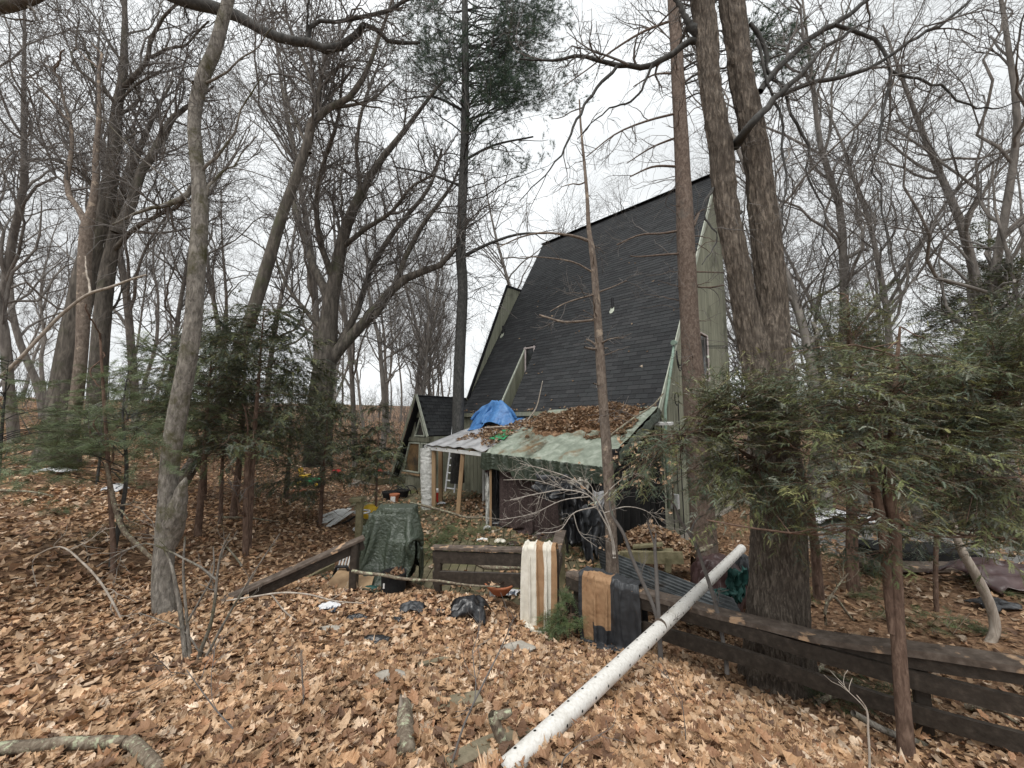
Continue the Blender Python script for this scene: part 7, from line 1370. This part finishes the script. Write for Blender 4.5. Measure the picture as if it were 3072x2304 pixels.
# thin upright switches in the foreground
for i, (pts, lb_) in enumerate([([(1345, 2330, 6), (1390, 2180, 6), (1450, 2050, 5), (1500, 1950, 4), (1540, 1860, 2)], 'long thin dark switch slanting up through the middle foreground'), ([(740, 2330, 6), (725, 2230, 5), (640, 2120, 4), (560, 2010, 3)], 'thin arching switch at lower left of the foreground'), ([(915, 2200, 4), (910, 2100, 3), (905, 1950, 3)], 'short upright switch in the left middle leaves'), ([(2610, 2330, 8), (2605, 2200, 7), (2596, 2120, 6), (2570, 2085, 3)], 'pale upright switch in front of the fence at lower right'), ([(2060, 2260, 4), (2055, 2180, 3), (2046, 2100, 2)], 'tiny upright twig beside the pipe on the right'), ([(1680, 2330, 5), (1690, 2280, 4), (1730, 2240, 3)], 'short twig near the bottom edge right of the pipe')]):
    d0 = [2.0, 2.1, 2.35, 2.0, 2.3, 1.95][i]; stick(lb_, pts, d0, 'bk_pale' if i == 3 else 'bk_twig', nt_=3 if i < 2 else 1, name='switch')
# saplings growing up through the fence
for i, (st_, lb_, d) in enumerate([([[(1985, 2020, 16), (1978, 1900, 15), (1972, 1780, 14), (1968, 1700, 12), (1965, 1640, 10), (1968, 1600, 4)], [(1978, 1900, 10), (1960, 1820, 12), (1925, 1740, 12), (1895, 1670, 11), (1870, 1600, 10), (1835, 1540, 9), (1828, 1470, 7)]], 'forked bare sapling growing behind the black tarp', 3.6), ([[(2180, 2000, 14), (2165, 1900, 14), (2140, 1790, 13), (2110, 1700, 12), (2080, 1620, 11), (2040, 1560, 9), (2010, 1500, 6), (1985, 1490, 4)]], 'crooked bare sapling crossing behind the upper part of the white pipe', 3.75)]):
    shrub(lb_, d, st_, [[(2070, 1600, 6), (2090, 1560, 5), (2110, 1545, 3)]] if i else [[(1965, 1640, 7), (1950, 1590, 5), (1940, 1560, 4)]], 'bk_twig', 8, .3, .18, cat='tree', name='sapling')
# beech brush with pale leaves in front of the curtain
t, tw_ = shrub('pale twiggy beech shrub with a few withered leaves in front of the dark curtains', 5.4, [[(1840, 1660, 5.5), (1830, 1600, 5.5), (1800, 1540, 5.0), (1770, 1490, 4.4), (1700, 1470, 3.9), (1620, 1480, 2.8), (1530, 1500, 2.2)], [(1845, 1660, 5.0), (1820, 1560, 4.4), (1790, 1500, 3.9), (1720, 1440, 3.3), (1640, 1410, 2.8), (1560, 1390, 1.7)]],
    [[(1790, 1520, 3.9), (1720, 1540, 3.3), (1680, 1590, 2.8), (1610, 1600, 1.7)], [(1720, 1540, 2.8), (1740, 1600, 2.8), (1790, 1640, 1.7)], [(1800, 1500, 3.3), (1850, 1450, 2.8), (1900, 1420, 2.2), (1960, 1440, 1.7)], [(1770, 1490, 3.3), (1690, 1500, 2.8), (1600, 1540, 2.2), (1500, 1560, 1.7)], [(1810, 1540, 3.3), (1880, 1520, 2.8), (1950, 1540, 2.2), (1990, 1600, 1.7)], [(1700, 1470, 2.8), (1600, 1440, 2.2), (1510, 1440, 1.7)]], 'bk_white', 54, .6, .3, rmin=.0011, ups=.02)
ix = rng.integers(0, len(tw_), 110); ps = tw_[ix, -1]; ps = ps[(ps[:, 0] > .9)] - A(0, 0, .03); V, Fq, C = leaves(ps, rng.uniform(.05, .08, len(ps)), 2, tilt=2.0, cols=np.tile(A(.62, .46, .30), (len(ps), 1)) * rng.uniform(.7, 1.1, (len(ps), 1))); mk('withered_leaves', V, Fq, M['leaf'], t, col=C, kind='stuff')
pxs = [(1900 + rng.uniform(-60, 130), 1330 + rng.uniform(-20, 130), rng.uniform(4.6, 5.4)) for _ in range(90)]; V, Fq, C = leaves(np.array([P(*a) for a in pxs]), rng.uniform(.05, .08, 90), 2, tilt=2.0, cols=np.tile(A(.62, .46, .30), (90, 1)) * rng.uniform(.7, 1.1, (90, 1))); mk('withered_leaves', V, Fq, M['leaf'], t, col=C, kind='stuff')
# young pine seedling between cloths, pine boughs lying about
def bough_group(pts, scale, n_tw, seed):
    cr = MB()
    for p_ in pts:
        az = rng.uniform(0, 6.28); L_ = scale * rng.uniform(.6, 1.2); e_ = p_ + A(math.cos(az) * L_, math.sin(az) * L_, .04); B = flat_branches(p_[None], e_[None], 8, .05, .02); B2, R2 = grow(B, np.full((1, 8), .005), 14, .35 * scale / .6, t=(.1, 1), ang=(30, 55), k=5, wander=.1, up=0, rf=.6, rmin=.0015, flat=.2)
        B2[..., 2] = np.maximum(B2[..., 2], p_[2] - .01); V, Fs = tubes(np.concatenate([resample_many(B, 5), B2]), np.full((15, 5), .003), 3); cr.add(V, Fs, (.14, .10, .06)); V, Fs, C = foliage_on(B2, n_tw, .09, 4, .05, .0028, np.array([(.09, .13, .05), (.06, .10, .045), (.12, .15, .06)]), tmin=.05, flatn=.4); cr.add(V, Fs, C)
    return cr
dp = [P(px, py, d) for px, py, d in [(1300, 1560, 8.2), (1350, 1580, 7.8), (1400, 1600, 7.6), (1330, 1545, 8.8), (1290, 1590, 7.6), (1390, 1575, 8.2), (1440, 1630, 7.0), (1500, 1640, 6.8), (1560, 1650, 6.7), (1600, 1640, 6.9), (1640, 1625, 7.0), (1380, 1630, 7.0), (1330, 1615, 7.2), (1270, 1550, 8.6), (1460, 1610, 7.6), (1590, 1600, 7.6), (1240, 1500, 10), (1300, 1520, 9.6)]]
for p_ in dp: p_[2] = DZ + .05
o = bough_group(dp, .75, 12, 1).build('pine_boughs', M['needle'], colr=True, kind='stuff'); tag(o, 'green pine boughs fallen across the deck behind the railing', 'pine boughs')
gp2 = [gp(x_, y_, .05) for x_, y_ in [(2400, 1750), (2450, 1840), (2520, 1800), (2600, 1870), (2480, 1900), (2380, 1700), (2700, 1760), (2800, 1860), (2620, 1720), (2900, 1950), (2560, 1640), (2500, 2060), (2600, 2080), (2860, 2150), (2180, 1900), (2120, 1840), (2040, 1800), (1990, 1760), (130, 1560), (400, 1480), (220, 1640), (2830, 1740), (2950, 1780)]]
o = bough_group(gp2, .6, 10, 2).build('pine_boughs', M['needle'], colr=True, kind='stuff'); tag(o, 'green pine sprigs scattered over the ground beyond the fence', 'pine boughs')
sd0 = P(1705, 1905, 4.6); sd0[2] = g1(sd0[0], sd0[1]); conifer('pine_seedling', 'small bushy green seedling between the cream cloth and the tan tarp', sd0, .52, .008, crown0=.05, nb=26, reach=.36, per=10, tw=.09, m=5, nl=.035, nw=.0025, cset=np.array([(.09, .13, .05), (.06, .10, .045), (.12, .15, .06)]), sub=4, cat='seedling')
# pale fallen stems on the right
stick('pale bent dead stem leaning at the right behind the fence', [(2945, 2000, 34), (2960, 1950, 34), (2985, 1890, 36), (2975, 1830, 36), (2950, 1770, 38), (2925, 1720, 36), (2895, 1670, 34), (2872, 1620, 26), (2860, 1560, 18)], 4.4, 'bk_pale')
stick('grey fallen pole lying at the bottom right in front of the fence', [(2560, 2140, 22), (2650, 2190, 26), (2780, 2240, 28), (2880, 2300, 30), (2940, 2330, 30)], 2.9, 'bk_grey')
stick('curved dead branch lying beyond the fence right of the double trunk', [(2480, 1890, 8), (2476, 1830, 10), (2492, 1790, 12), (2560, 1860, 8), (2640, 1915, 8)], 5.2, 'lichen', nt_=8, subs=[[(2492, 1790, 8), (2520, 1750, 6), (2545, 1720, 4)]])
for i, (a, b) in enumerate([((2400, 2010), (2580, 2090)), ((2450, 2130), (2560, 2120)), ((2900, 2140), (3060, 2200)), ((2500, 1980), (2440, 2060)), ((2060, 1880), (2160, 1900)), ((640, 1560), (840, 1575)), ((0, 1480), (160, 1500)), ((1040, 1530), (1120, 1500))]):
    p0, p1 = gp(*a, .04), gp(*b, .06); V, Fs = trunk_mesh(np.array([p0, (p0 + p1) / 2 + A(.04, .03, .02), p1]), A(.022, .018, .01) * rng.uniform(.7, 1.4), 14, 7, 0, seed=i, lump=.15); o = mk('fallen_branch', V, Fs, M['lichen'], smooth=True); tag(o, 'dead branch lying on the leaf litter', 'branch', 'dead branches lying on the leaf litter')
# power cables from the gable to the right
for k, (y0, y1, y2, rad) in enumerate([(1042, 1052, 1010, .013), (1038, 1048, 1004, .009), (1046, 1056, 1018, .007)]):
    p0 = PL(2105, y0, *_pl) + A(.1, -.1, 0); p2_ = P(3300, y2 - 30, 15); ts = np.linspace(0, 1, 30); pts = [p0 * (1 - t_) + p2_ * t_ - A(0, 0, .55 * 4 * t_ * (1 - t_) * .5) for t_ in ts]; V, Fs = tube(pts, [rad] * 30, 6); o = mk('power_cable', V, Fs, M['cable'], smooth=True); tag(o, 'black overhead service cable running from the gable wall to the right', 'cable', 'overhead service cables')

print('TRIS unique', sum(sum(len(p.vertices) - 2 for p in m_.polygons) for m_ in bpy.data.meshes if len(m_.polygons) < 2000) + sum((len(m_.loops) - 2 * len(m_.polygons)) for m_ in bpy.data.meshes if len(m_.polygons) >= 2000))
